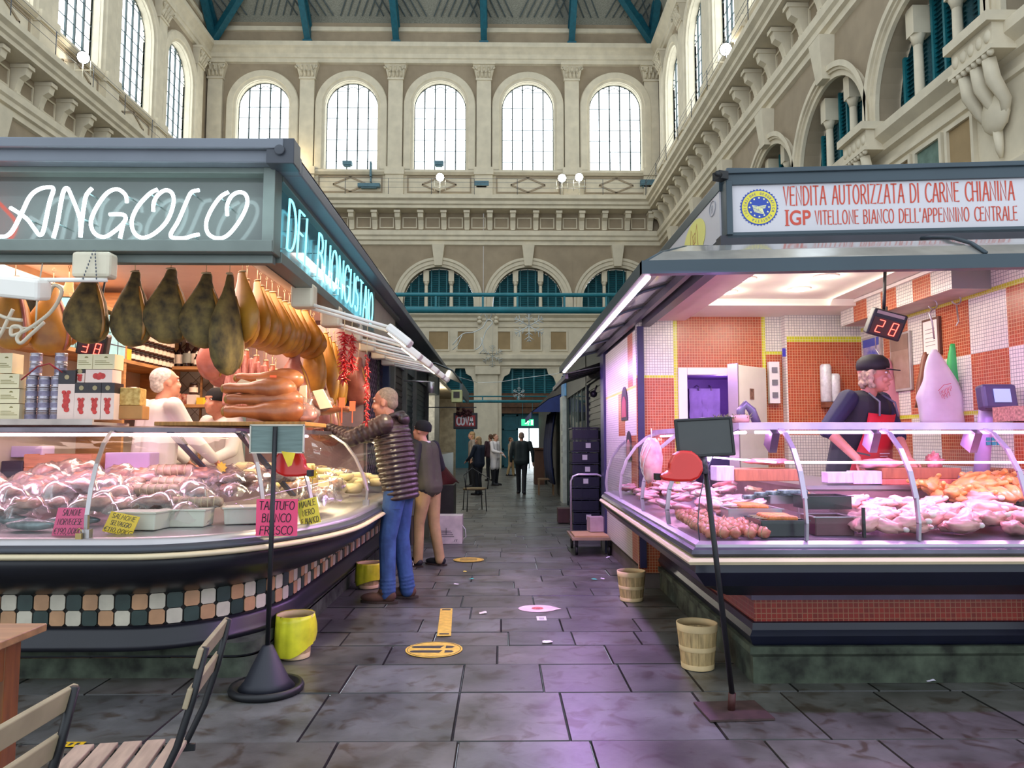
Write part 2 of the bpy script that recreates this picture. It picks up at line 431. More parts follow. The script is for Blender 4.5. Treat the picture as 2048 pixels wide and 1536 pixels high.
def shutter_window(T, uc, label, dark=False):
    """lunette with two colonnettes and louvred teal shutters"""
    NW[0] += 1
    r, zs, zb, D = 1.92, 9.03, 8.62, -.5
    o = MB(T)
    # teal backing
    n = 20; pts = [(uc-r, zb), (uc+r, zb)]+[(uc+r*math.cos(PI*i/n), zs+r*math.sin(PI*i/n)) for i in range(n+1)]
    k = len(pts); o.add([(a, D, b) for a, b in pts], [tuple(range(k))], 1)
    for u in (-1.55, -1.12, -.42, 0, .42, 1.12, 1.55):
        h = math.sqrt(r*r-u*u); wdt = .045 if abs(u) in (1.55,) else .035
        rect(o, uc+u-wdt, uc+u+wdt, zb, zs+h, D, D+.10, 0)
    z = zb+.08
    while z < zs+r-.1:
        hw = math.sqrt(max(0.01, r*r-max(0, z-zs)**2))
        for a, b in ((-hw, -.80), (-.58, .58), (.80, hw)):
            if b-a > .1: o.add([(uc+a, D+.01, z+.05), (uc+b, D+.01, z+.05), (uc+b, D+.07, z), (uc+a, D+.07, z)], [(0, 1, 2, 3)], 0)
        z += .105
    root = o.build('window_%d' % NW[0], [TEAL, TEALD]); props(root, label, 'window', kind='structure')
    for sg in (-1, 1):
        c = MB(T); u = uc+sg*.69; top = zs+math.sqrt(r*r-.69**2)
        rect(c, u-.15, u+.15, zb, zb+.16, D, D+.42); rect(c, u-.15, u+.15, top-.62, top, D, D+.42)
        c.tube([(u, D+.25, zb+.16), (u, D+.25, zb+.24), (u, D+.25, top-.82)], [.13, .105, .095], 10)
        c.tube([(u, D+.25, top-.84), (u, D+.25, top-.74), (u, D+.25, top-.62)], [.10, .12, .17], 8)
        c.build('colonnette', STONE, root)

def hall_wall(side, T, u0, u1, cs, hp, near_edge):
    """cs: bay centres; hp: half pitch"""
    nm = {'far': 'the far end wall', 'left': 'the left hall wall', 'right': 'the right hall wall'}[side]
    wl = MB(T)
    wl.add([(u0, 0, 0), (u1, 0, 0), (u1, 0, 8.4), (u0, 0, 8.4)], [(0, 1, 2, 3)], 0) if side != 'far' else None
    edges = sorted([c-hp for c in cs]+[max(cs)+hp]); lo, hi = edges[0], edges[-1]
    for c in cs:
        arch_panel(wl, c-hp, c+hp, 8.4, 12.3, c, 1.95, 9.03, 8.6, .8, 1, 1)
        arch_panel(wl, c-hp, c+hp, 12.3, 23.6, c, 1.45, 20.05, 16.4, .5, 1, 0)
    for a, b in ((u0, lo), (hi, u1)):
        if b-a > .01: wl.add([(a, 0, 8.4), (b, 0, 8.4), (b, 0, 23.6), (a, 0, 23.6)], [(0, 1, 2, 3)], 1)
    wl.add([(u0, 0, 23.6), (u1, 0, 23.6), (u1, 0, 24.9), (u0, 0, 24.9)], [(0, 1, 2, 3)], 1)
    if side == 'far':
        # openings near the aisle: shutters band and doorway are set in
        ops = [(-3.0, -1.5, 0, 5.4), (0, 2.95, 0, 5.4)]
        xs = [u0, -3.0, -1.5, 0, 2.95, u1]
        for i in range(5):
            if i in (1, 3): wl.add([(xs[i], 0, 5.4), (xs[i+1], 0, 5.4), (xs[i+1], 0, 8.4), (xs[i], 0, 8.4)], [(0, 1, 2, 3)], 0)
            else: wl.add([(xs[i], 0, 0), (xs[i+1], 0, 0), (xs[i+1], 0, 8.4), (xs[i], 0, 8.4)], [(0, 1, 2, 3)], 0)
            if i in (1, 3):
                for u in (xs[i], xs[i+1]): wl.add([(u, 0, 0), (u, -.5, 0), (u, -.5, 5.4), (u, 0, 5.4)], [(0, 1, 2, 3)], 0)
                wl.add([(xs[i], 0, 5.4), (xs[i+1], 0, 5.4), (xs[i+1], -.5, 5.4), (xs[i], -.5, 5.4)], [(0, 1, 2, 3)], 0)
    o = wl.build('wall_'+side, [STONE, STONE2]); props(o, 'cream and taupe plaster '+nm.split(' ', 1)[1]+' of the market hall', 'wall', kind='structure')
    # continuous mouldings
    t = MB(T)
    mould(t, u0, u1, [(0, 12.15), (.10, 12.2), (.10, 12.4), (.2, 12.45), (.2, 12.62), (.28, 12.7), (.28, 12.95), (0, 13.0)])
    mould(t, u0, u1, [(0, 13.98), (.75, 14.05), (.75, 14.2), (.85, 14.26), (.85, 14.42), (1.0, 14.52), (1.0, 14.72), (0, 14.74)])
    trim(t, STONE, 'deep projecting gallery cornice along '+nm)
    t = MB(T)
    mould(t, u0, u1, [(0, 16.1), (.1, 16.12), (.22, 16.25), (.22, 16.38), (0, 16.4)])
    mould(t, u0, u1, [(0, 14.74), (.12, 14.74), (.12, 15.0), (0, 15.05)])
    trim(t, STONE, 'thin window sill band above the gallery on '+nm)
    t = MB(T)
    mould(t, u0, u1, [(0, 22.45), (.16, 22.5), (.16, 22.72), (.22, 22.76), (.22, 23.0), (.38, 23.2), (.5, 23.3), (.5, 23.55), (.0, 23.6)])
    mould(t, u0, u1, [(0, 24.35), (.1, 24.38), (.1, 24.62), (0, 24.66)])
    trim(t, STONE, 'plain cream entablature under the roof on '+nm)
    t = MB(T)
    mould(t, u0, u1, [(0, 7.95), (.12, 8.0), (.12, 8.15), (.3, 8.3), (.3, 8.5), (.0, 8.62)])
    mould(t, u0, u1, [(0, 7.62), (.06, 7.65), (.06, 7.75), (0, 7.78)])
    mould(t, u0, u1, [(0, 5.5), (.12, 5.55), (.12, 5.75), (.25, 5.9), (.25, 6.1), (0, 6.2)])
    trim(t, STONE, 'cream string courses below the shuttered arches on '+nm)
    # frieze brackets
    t = MB(T); st = .62*2; nb = int((u1-u0)/1.24); st = (u1-u0)/nb
    for i in range(nb):
        u = u0+st*(i+.5)
        rect(t, u-.17, u+.17, 13.85, 13.98, 0, .62)
        t.add([(u+a, b, z) for a in (-.14, .14) for b, z in ((0, 13.05), (.16, 13.05), (.22, 13.3), (.30, 13.5), (.50, 13.62), (.55, 13.85), (0, 13.85))],
              [(0, 1, 2, 3, 4, 5, 6), (13, 12, 11, 10, 9, 8, 7)]+[(j, (j+1) % 7, 7+(j+1) % 7, 7+j) for j in range(7)])
        rect(t, u-.11, u+.11, 13.0, 13.08, 0, .22)
        v = u+st/2
        if v < u1-.3:
            for a, b, c, d in ((v-.4, v+.4, 13.12, 13.18), (v-.4, v+.4, 13.68, 13.74), (v-.4, v-.34, 13.18, 13.68), (v+.34, v+.4, 13.18, 13.68)): rect(t, a, b, c, d, 0, .05)
    trim(t, STONE, 'row of scrolled stone brackets under the cornice of '+nm)
    # arches
    for i, c in enumerate(cs):
        t = MB(T)
        arch_ring(t, c, 9.03, 8.62, [(1.93, 0), (1.93, .10), (2.08, .10), (2.08, .16), (2.26, .16), (2.30, .22), (min(2.45, hp-.02), .22), (min(2.45, hp-.02), 0)], n=28)
        t.add([(c+a, b, z) for z, w2, o2 in ((11.0, .2, .3), (12.15, .34, .42)) for a in (-w2, w2) for b in (0, o2)],
              [(0, 1, 3, 2), (4, 6, 7, 5), (0, 4, 5, 1), (2, 3, 7, 6), (1, 5, 7, 3), (0, 2, 6, 4)])
        trim(t, STONE, 'moulded arch with keystone, %s from the near end of %s' % (ORD[i], nm) if side != 'far' else 'moulded arch with keystone, %s from the left on %s' % (ORD[i], nm))
        t = MB(T)
        arch_ring(t, c, 20.05, 16.4, [(1.46, 0), (1.46, .12), (1.58, .14), (1.62, .22), (1.95, .22), (2.0, .14), (2.0, 0)], n=28)
        trim(t, STONE, 'cream surround of the tall arched window, %s %s' % (ORD[i], 'from the left on the far end wall' if side == 'far' else 'along '+nm))
        lab = '%s from the left on the far end wall' % ORD[i] if side == 'far' else '%s counted from the near end of %s' % (ORD[i], nm)
        upper_window(T, c, 'tall bright arched window, '+lab)
        shutter_window(T, c, 'arched lunette with teal louvred shutters, '+lab)
    # pilasters, dado panels, squares, corbels
    pil = [c-hp for c in cs]+[cs[-1]+hp] if cs[0] < cs[-1] else [c+hp for c in cs]+[cs[-1]-hp]
    pil = sorted(pil)
    if side == 'far': pil = [p for p in pil if u0+1.2 < p < u1-.9]+[u0+.5, u1-.45]
    for i, u in enumerate(sorted(pil)):
        if u < u0-.1 or u > u1+.1: continue
        t = MB(T); hw = .4
        rect(t, u-hw-.1, u+hw+.1, 14.74, 16.1, 0, .26); rect(t, u-hw-.14, u+hw+.14, 16.08, 16.5, 0, .34)
        rect(t, u-hw, u+hw, 16.4, 21.55, 0, .2); rect(t, u-hw-.05, u+hw+.05, 21.5, 21.6, 0, .26)
        # capital: bell, leaves, volutes, abacus
        t.add([(u+a*(hw+.02), 0, 21.6) for a in (-1, 1)]+[(u+a*(hw+.02), .22, 21.6) for a in (-1, 1)]+[(u+a*(hw+.2), 0, 22.3) for a in (-1, 1)]+[(u+a*(hw+.2), .42, 22.3) for a in (-1, 1)],
              [(0, 1, 5, 4), (2, 6, 7, 3), (0, 4, 6, 2), (1, 3, 7, 5), (0, 2, 3, 1), (4, 5, 7, 6)])
        for row, (zz, kk) in enumerate(((21.66, 4), (21.92, 3))):
            for j in range(kk):
                uu = u+(j-(kk-1)/2)*(.21 if kk == 4 else .26)
                t.tube([(uu, .22+row*.06, zz), (uu, .30+row*.06, zz+.16), (uu, .42+row*.07, zz+.26), (uu, .45+row*.07, zz+.2)], [.085, .09, .06, .03], 6)
        for sg in (-1, 1): t.tube([(u+sg*(hw-.05), .3, 22.02), (u+sg*(hw+.12), .42, 22.18), (u+sg*(hw+.2), .46, 22.1), (u+sg*(hw+.12), .45, 22.02)], .06, 6)
        rect(t, u-hw-.22, u+hw+.22, 22.3, 22.42, 0, .5)
        trim(t, STONE, 'flat upper pilaster with leafy capital, %s on %s' % (ORD[i], nm))
        if side != 'far' and u > 5:
            t = MB(T)
            rect(t, u-.62, u+.62, 8.5, 8.68, 0, .62); rect(t, u-.56, u+.56, 8.1, 8.5, 0, .5); rect(t, u-.6, u+.6, 8.02, 8.1, 0, .56)
            for j in range(8): t.ell((u-.5+j/7*1.0, .5, 8.0), (.06, .06, .07), n=5)
            for j in range(5): t.ell((u-.44+j/4*.88, .5, 8.3), (.09, .04, .12), n=5)
            for sg in (-.33, 0, .33): t.tube([(u+sg, .42, 7.95), (u+sg, .36, 7.6), (u+sg, .16, 7.25), (u+sg*.5, .08, 6.9)], [.12, .13, .1, .05], 6)
            t.ell((u, .12, 7.15), (.34, .14, .38), n=7); t.tube([(u, .1, 6.85), (u, .08, 6.5), (u, .06, 6.35)], [.09, .07, .03], 6)
            trim(t, STONE, 'ornate leafy corbel bracket under the sill, %s on %s' % (ORD[i], nm))
            t = MB(T); rect(t, u-.62, u+.62, 0, 6.2, 0, .12); rect(t, u-.7, u+.7, 5.5, 5.9, 0, .3)
            trim(t, STONE, 'broad plain lower pier, %s on %s' % (ORD[i], nm))
    for i, c in enumerate(cs):
        t = MB(T); hw = hp-.68
        for a, b, e, f in ((c-hw, c+hw, 15.12, 15.2), (c-hw, c+hw, 15.98, 16.06), (c-hw, c-hw+.08, 15.2, 15.98), (c+hw-.08, c+hw, 15.2, 15.98)): rect(t, a, b, e, f, 0, .05, 1)
        rect(t, c-hw+.08, c+hw-.08, 15.2, 15.98, 0, .012, 0); rect(t, c-hw-.3, c-hw, 14.9, 16.1, 0, .01); rect(t, c+hw, c+hw+.3, 14.9, 16.1, 0, .01); rect(t, c-hw, c+hw, 14.9, 15.12, 0, .01)
        q = [(c-.95, 15.59), (c, 16.0), (c+.95, 15.59), (c, 15.18)]
        for j in range(4):
            a, b = q[j], q[(j+1) % 4]; t.bar((a[0], .02, a[1]), (b[0], .02, b[1]), .09, .06, 1, up=(0, 1, 0))
        trim(t, [STONE, STONE2], 'diamond-patterned panel under the %s tall window of %s' % (ORD[i], nm))
    # square panels below the string course
    t = MB(T); k = 0
    if side == 'far':
        sq = [(x, .5) for x in (-8.2, -6.8, -5.1)]+[(-3.43, .52), (-1.95, .44), (-.05+.09, .43), (1.6, .52), (3.1, .42), (5.2, .5), (6.8, .5)]
        for u, h in sq:
            rect(t, u-h, u+h, 6.42, 7.4, 0, .03, 1); 
            for a, b, e, f in ((u-h-.08, u+h+.08, 6.34, 6.42), (u-h-.08, u+h+.08, 7.4, 7.48), (u-h-.08, u-h, 6.42, 7.4), (u+h, u+h+.08, 6.42, 7.4)): rect(t, a, b, e, f, 0, .07, 0)
        trim(t, [STONE, TANP], 'row of small brown square panels on '+nm)
    else:
        for c in cs:
            for dd in (-1.05, .0, 1.05):
                u = c+dd; h = .36 if dd else .42; rect(t, u-h, u+h, 6.35, 7.45, 0, .03, 2 if dd == 0 else 1)
                for a, b, e, f in ((u-h-.08, u+h+.08, 6.27, 6.35), (u-h-.08, u+h+.08, 7.45, 7.53), (u-h-.08, u-h, 6.35, 7.45), (u+h, u+h+.08, 6.35, 7.45)): rect(t, a, b, e, f, 0, .09, 0)
        trim(t, [STONE, TANP, mat('panel_green', '6d8578', .85)], 'row of tan and green panels on '+nm)

CF = [-13.27, -8.36, -3.46, 1.45, 6.35]
hall_wall('far', Tfar, WX0, WX1, CF, 2.4525, None)
CS = [36.4-4.35*k for k in range(8)]; CS.reverse()
hall_wall('left', Tleft, 2.0, WY, CS, 2.175, None)
hall_wall('right', Tright, 2.0, WY, CS, 2.175, None)
# far wall lower details: pilaster, teal louvres, brown lintel and the exit doorway
t = MB(Tfar)
rect(t, -1.45, -.05, 0, .5, 0, .22); rect(t, -1.3, -.2, .5, 5.1, 0, .14); rect(t, -1.42, -.08, 5.05, 5.5, 0, .26); rect(t, -1.3, -.2, 6.2, 7.95, 0, .1)
for uu in (-1.2, -.3):
    for z in (7.9, 8.1): t.ell((uu, .2, z), (.14, .14, .12), n=5)
trim(t, STONE, 'broad cream pilaster left of the exit doorway')
t = MB(Tfar); WOODB = mat('old_brown_wood', '5c3c22', .7, var=.2)
rect(t, 0, 2.95, 2.95, 4.05, -.45, -.15); rect(t, 0, 2.95, 3.3, 3.4, -.45, -.05); rect(t, -3, -1.5, 2.95, 4.05, -.45, -.15)
trim(t, WOODB, 'brown timber lintel over the exit doorway')
for a, b, nm in ((-3.0, -1.5, 'partly hidden louvred teal shutter left of the cream pilaster'), (0, 2.95, 'wide louvred teal shutter above the brown lintel')):
    NW[0] += 1; o = MB(Tfar)
    rect(o, a, b, 4.05, 5.4, -.5, -.45, 1); k = max(2, round((b-a)/.6))
    for j in range(k+1): rect(o, a+(b-a)*j/k-.05, a+(b-a)*j/k+.05, 4.05, 5.4, -.45, -.33)
    for j in range(13): o.add([(a, -.44, 4.1+j*.1+.05), (b, -.44, 4.1+j*.1+.05), (b, -.38, 4.1+j*.1), (a, -.38, 4.1+j*.1)], [(0, 1, 2, 3)])
    for u, sg in ((a, 1), (b, -1)):
        o.add([(u, -.02, 5.4), (u+sg*.5, -.02, 5.4), (u+sg*.42, -.02, 5.1), (u+sg*.15, -.02, 4.95), (u, -.02, 4.6)], [(0, 1, 2, 3, 4)], 2)
    q = o.build('window_%d' % NW[0], [TEAL, TEALD, STONE]); props(q, nm, 'window', kind='structure')
d = MB(Tfar); rect(d, -3.0, -1.5, 0, 2.95, -.5, -.42); d.build('sky_block_panel', TEALD); props(bpy.data.objects['sky_block_panel'], 'dark backing added to block the bright sky, left of the cream pilaster', 'door', kind='structure')  # backing added to close the opening against the bright sky behind
d = MB(Tfar)
rect(d, 0, .9, 0, 2.95, -.5, -.42); rect(d, 2.1, 2.95, 0, 2.95, -.5, -.42); rect(d, .9, 2.1, 2.15, 2.95, -.5, -.42)
for u in (.08, .86, 2.14, 2.86): rect(d, u-.05, u+.05, 0, 2.95, -.42, -.36)
for z in (.1, 1.0, 2.1, 2.85): rect(d, .05, .9, z-.05, z+.05, -.42, -.36); rect(d, 2.1, 2.9, z-.05, z+.05, -.42, -.36)
o = d.build('door_1', TEALD); props(o, 'teal exit doorway at the end of the aisle', 'door', kind='structure')
g = MB(Tfar); rect(g, .9, 2.1, .02, 2.15, -.49, -.47); g.build('glass', mat('door_daylight', 'ffffff', .5, var=0, emit=(.85, .95, 1), es=3.0), o)
g = MB(Tfar); rect(g, 1.47, 1.53, 0, 2.15, -.47, -.42); rect(g, .9, 2.1, 1.05, 1.11, -.47, -.43); g.build('glazing_bar', TEALD, o)

# roof slope seen along the top, with rafters
CEILM = mat('ceiling_boards', '9c9c90', .8, var=.25, scale=14, stretch=(1, 6, 1))
c = MB()
z0, z1 = 24.9, 30.2
c.add([(WX0, WY, z0), (WX1, WY, z0), (WX1-5, WY-7, z1), (WX0+5, WY-7, z1)], [(0, 1, 2, 3)])
c.add([(WX0, WY, z0), (WX0+5, WY-7, z1), (WX0+5, 12, z1), (WX0, 12, z0)], [(0, 1, 2, 3)])
c.add([(WX1, WY, z0), (WX1-5, WY-7, z1), (WX1-5, 12, z1), (WX1, 12, z0)], [(0, 1, 2, 3)])
for i in range(60):
    u = WX0+1+(i % 60)*.4
    for zz in (0,):
        a = .35*(1 if (int((u-WX0)/2.45) % 2) else -1)
        c.bar((u, WY-.35, z0+.2), (u+a*2.2, WY-1.6, z0+1.15), .05, .05, 1)
o = c.build('ceiling', [CEILM, mat('ceiling_batten', '5f6a6c', .8)]); props(o, 'pale boarded roof slope with diagonal battens', 'ceiling', kind='structure')
xs = [WX0+.35]+[x+2.4525 for x in CF[:-1]]+[WX1-.35]
for i, x in enumerate(xs):
    t = MB()
    t.bar((x, WY-.12, 23.62), (x, WY-.12, 24.7), .3, .24); t.bar((x, WY-.15, 23.7), (x, WY-2.2, 25.6), .24, .34, up=(1, 0, 0))
    t.bar((x, WY-.2, 24.6), (x, WY-7, 29.9), .26, .4, up=(1, 0, 0)); t.box((x, WY-.2, 23.66), (.5, .4, .12))
    if i in (0, 5):
        s = 1 if i == 0 else -1
        t.bar((x, WY-.3, 23.7), (x+s*3.2, WY-2.2, 27), .34, .4); t.bar((x, WY-.3, 23.7), (x+s*1.4, WY-.4, 26.3), .3, .3)
    props(t.build('trim_%d' % (NT[0]+1), mat('rafter_teal', '175f70', .5)), 'teal roof rafter foot, %s from the left on the far wall' % ORD[i], 'trim', kind='structure'); NT[0] += 1

# gallery rail and little lights along the ledges
def gallery(T, u0, u1, label):
    r = MB(T); n = int((u1-u0)/2.2)
    for i in range(n+1):
        u = u0+(u1-u0)*i/n; r.cyl((u, .95, 14.72), (u, .95, 15.6), .016, n=6)
    for z in (15.1, 15.4, 15.6): r.cyl((u0, .95, z), (u1, .95, z), .009, n=5)
    props(r.build('gallery_railing', GREYM), label, 'railing')
gallery(Tfar, WX0+1, WX1-1, 'thin wire gallery railing on the far wall ledge')
gallery(Tleft, 6, WY-1, 'thin wire gallery railing on the left wall ledge')
gallery(Tright, 6, WY-1, 'thin wire gallery railing on the right wall ledge')
LAMPE = mat('floodlight_glow', 'fff4d8', .5, var=0, emit=(1, .95, .8), es=60)
def floodlight(loc, to, label, pw=60):
    o = thing('floodlight', label, 'lamp', loc, world=True, group='small floodlights on the gallery ledges'); loc = Vector(loc)
    b = MB(); b.cyl(loc, loc+Vector((0, 0, 1.0)), .025); b.cyl(loc+Vector((-.3, 0, .35)), loc+Vector((-.3, 0, .95)), .02); b.cyl(loc+Vector((.3, 0, .35)), loc+Vector((.3, 0, .95)), .02)
    b.bar(loc+Vector((-.4, 0, .6)), loc+Vector((.4, 0, .6)), .03, .03); b.build('bracket', mat('lamp_post_white', 'd8d4c4', .5), o)
    d = (Vector(to)-loc).normalized(); c = loc+Vector((0, 0, 1.1)); R = d.to_track_quat('Z', 'Y').to_matrix()
    b = MB(); b.lathe([(.10, -.18), (.2, -.12), (.24, .06)], c, 16, R=R); b.build('housing', BLACK, o)
    b = MB(); b.lathe([(.001, .07), (.21, .065), (.001, .075)], c, 16, R=R, cap=False); b.build('lens', LAMPE, o)
for (px, py, Y, lab) in ((880, 354, 39.45, 'bright floodlight on the far ledge under the middle tall window'), (1124, 353, 39.5, 'bright floodlight on the far ledge left of the right corner'),
        (1158, 336, 39.35, 'dim small floodlight just behind the bright right ledge lamp')):
    p = P(px, py, Y); floodlight((p.x, p.y, 14.72+(p.z-15.82)*0), (0, 5, 3), lab)
p = PX(166, 124, -15.95); floodlight((p.x, p.y, 14.9), (0, 5, 3), 'bright floodlight on the left gallery ledge')
p = PX(1452, 112, 8.35); floodlight((p.x, p.y, 14.9), (0, 5, 3), 'bright floodlight on the right gallery ledge')
# warm uplight on the pedestal and slim equipment boxes on the ledge
o = MB(); p = P(590, 338, 39.3); o.lathe([(.02, -.1), (.2, 0), (.26, .12), (.001, .13)], p, 14, m=0); o.lathe([(.001, .135), (.2, .132), (.001, .14)], p, 14, m=1, cap=False)
props(o.build('uplight', [GREYM, mat('uplight_glow', 'ffe9a0', .5, var=0, emit=(1, .85, .4), es=12)]), 'small warm uplight at the foot of the second far pilaster', 'lamp')
point_light('uplight_bulb', p+Vector((0, -.3, .5)), 40, (1, .8, .45))
BLUEBOX = mat('slate_blue_case', '5b7f8c', .6)
for (px, py, wd, hh) in ((738, 371, 1.2, .2), (695, 327, .5, .22), (878, 327, .5, .22), (963, 368, .8, .26), (1297, 366, .9, .3), (742, 340, .1, .8)):
    p = P(px, py, 39.84 if px not in (695, 878) else 39.78); o = MB(); o.box(p, (wd, .3, hh)); o.box(p+Vector((0, 0, -hh*.7)), (wd*.7, .2, hh*.3))
    lab = {738: 'long slate-blue box on the ledge below the second tall window', 695: 'little blue box at the sill of the second far window', 878: 'little blue box at the sill of the middle far window',
           963: 'blue box on the fourth far pilaster base', 1297: 'blue box near the right corner of the ledge', 742: 'slim upright case beside the long blue ledge box'}[px]
    o2 = o.build('equipment_box', BLUEBOX); props(o2, lab, 'box', 'equipment boxes on the far ledge')

# ------------------------------------------------------------------ floor of stone slabs
FL = MB(); slabs = []
def slab(x0, x1, y0, y1, g=.006, z=0.0):
    FL.add([(x0+g, y0+g, z), (x1-g, y0+g, z), (x1-g, y1-g, z), (x0+g, y1-g, z), (x0, y0, z-.012), (x1, y0, z-.012), (x1, y1, z-.012), (x0, y1, z-.012)],
           [(0, 1, 2, 3), (4, 5, 1, 0), (5, 6, 2, 1), (6, 7, 3, 2), (7, 4, 0, 3)])
rows = [(0.3, 1.3, .9), (1.3, 2.2, .7), (2.2, 2.93, .56), (2.93, 3.55, .6), (3.55, 4.22, .56), (4.22, 4.74, .5), (4.74, 5.17, .62), (5.17, 5.53, .5), (5.53, 5.93, .55)]
y = 5.93
while y < WY+1:
    d = random.choice((.34, .38, .42, .46)); rows.append((y, y+d, random.uniform(.5, .75))); y += d
for (a, b, wd) in rows:
    x = -7.0-random.random()
    lim = 7.5 if a < 12 else 6
    while x < lim:
        k = wd*random.uniform(.8, 1.35); slab(x, min(x+k, 9), a, b, .004 if a > 8 else .007, random.uniform(-.003, .003)); x += k
FL.bb(WX0, -7.2, 0.3, WY+1, -.1, -.01); FL.bb(5.5, WX1, 0.3, WY+1, -.1, -.01)
FL.bb(-3.0, 2.2, WY-.2, WY+3, -.1, -.004)
fl = FL.build('floor', [mat('tmp_floor', '555555')]); props(fl, 'worn grey stone slab floor with dark joints', 'floor', kind='structure')
ca = fl.data.color_attributes.new('tone', 'FLOAT_COLOR', 'CORNER')
tn = []; cur = 1.0
rr = random.Random(3)
hs = {}
for p in fl.data.polygons:
    k = p.index//5
    if k not in hs: hs[k] = (rr.uniform(.72, 1.18), rr.uniform(-.05, .05))
    a, b = hs[k]; e = .18 if p.area < .02 and abs(p.normal.z) < .95 else 1
    for _ in p.loop_indices: tn += [a*e, a*e*(1+b), a*e*(1+b*1.5), 1]
ca.data.foreach_set('color', tn)
m = bpy.data.materials.new('slab_stone'); m.use_nodes = True; nt = m.node_tree; b = nt.nodes['Principled BSDF']
tc = nt.nodes.new('ShaderNodeNewGeometry')
n1 = nt.nodes.new('ShaderNodeTexNoise'); n1.inputs['Scale'].default_value = 2.2; n1.inputs['Detail'].default_value = 9; n1.inputs['Roughness'].default_value = .65
n2 = nt.nodes.new('ShaderNodeTexNoise'); n2.inputs['Scale'].default_value = 7; n2.inputs['Detail'].default_value = 6; n2.inputs['Distortion'].default_value = .8
for n in (n1, n2): nt.links.new(tc.outputs['Position'], n.inputs['Vector'])
r1 = nt.nodes.new('ShaderNodeValToRGB'); e = r1.color_ramp.elements; e[0].position = .3; e[1].position = .72; e[0].color = (*H('3d3c36'), 1); e[1].color = (*H('73736f'), 1)
nt.links.new(n1.outputs['Fac'], r1.inputs['Fac'])
r2 = nt.nodes.new('ShaderNodeValToRGB'); e = r2.color_ramp.elements; e[0].position = .53; e[1].position = .66; e[0].color = (1, 1, 1, 1); e[1].color = (.55, .44, .36, 1)
nt.links.new(n2.outputs['Fac'], r2.inputs['Fac'])
at = nt.nodes.new('ShaderNodeAttribute'); at.attribute_name = 'tone'
def mulc(a, c):
    x = nt.nodes.new('ShaderNodeMix'); x.data_type = 'RGBA'; x.blend_type = 'MULTIPLY'; x.inputs[0].default_value = 1
    nt.links.new(a, x.inputs[6]); nt.links.new(c, x.inputs[7]); return x.outputs[2]
nt.links.new(mulc(mulc(r1.outputs[0], r2.outputs[0]), at.outputs['Color']), b.inputs['Base Color'])
rr2 = nt.nodes.new('ShaderNodeMapRange'); rr2.inputs[3].default_value = .22; rr2.inputs[4].default_value = .5; nt.links.new(n1.outputs['Fac'], rr2.inputs[0]); nt.links.new(rr2.outputs[0], b.inputs['Roughness'])
bp = nt.nodes.new('ShaderNodeBump'); bp.inputs['Strength'].default_value = .25; bp.inputs['Distance'].default_value = .01
nt.links.new(n2.outputs['Fac'], bp.inputs['Height']); nt.links.new(bp.outputs['Normal'], b.inputs['Normal'])
fl.data.materials[0] = m
# ================================================================== LEFT STALL (corner delicatessen)
STEEL = mat('brushed_steel', 'b9b4b4', .32, .7, var=.05, scale=3)
DKG = mat('dark_grey_paint', '3c4048', .4, var=.06, scale=2)
MIDG = mat('canopy_grey', '70757d', .45, .2, var=.06, scale=2)
CREAMB = mat('cream_bumper', 'd9c9a4', .4, var=.04)
BODY = mat('counter_navy', '16161f', .35, var=.1)
PLINTH = mat('weathered_plinth', '56604f', .9, var=.3, scale=7, bump=.4, col2='23261f')
GLASS = glass_mat('counter_glass', 'f6fbfa', .55)
WHITEP = mat('white_plastic', 'e4e0dc', .4, var=.03)
CREAMP = mat('cream_plastic', 'cfc6ae', .5, var=.05)
WOOD = mat('shelf_wood', 'b98a58', .6, var=.18, scale=5, stretch=(1, 1, 9))
CARDM = mat('cardboard', 'b59468', .85, var=.06)
def cpath(yF, xS, a, b, x0=-6.2, y1=9.2, n=14, ns=6):
    pts = [(x0+(xS-a-x0)*i/ns, yF) for i in range(ns)]
    pts += [(xS-a+a*math.sin(PI/2*i/n), yF+b-b*math.cos(PI/2*i/n)) for i in range(n+1)]
    pts += [(xS, yF+b+(y1-yF-b)*i/ns) for i in range(1, ns+1)]
    return pts
def loft_paths(mb, rows, m=0, sm=True):
    """rows: (path, z) with equal point counts"""
    n = len(rows[0][0]); vs = []
    for p, z in rows: vs += [(x, y, z) for x, y in p]
    mb.add(vs, [(i*n+k, i*n+k+1, (i+1)*n+k+1, (i+1)*n+k) for i in range(len(rows)-1) for k in range(n-1)], m, sm)
PB = lambda o=0: cpath(4.10-o, -1.08+o, 1.0+o*.5, 1.6+o*.5)      # bumper line
PT = lambda o=0: cpath(4.38-o, -1.45+o, .75+o*.5, .9+o*.5)       # tile face
PGT = lambda o=0: cpath(4.75-o, -1.5+o, .8+o*.5, 1.2+o*.5)       # top rail
def pmix(p, q, t): return [(a[0]*(1-t)+b[0]*t, a[1]*(1-t)+b[1]*t) for a, b in zip(p, q)]

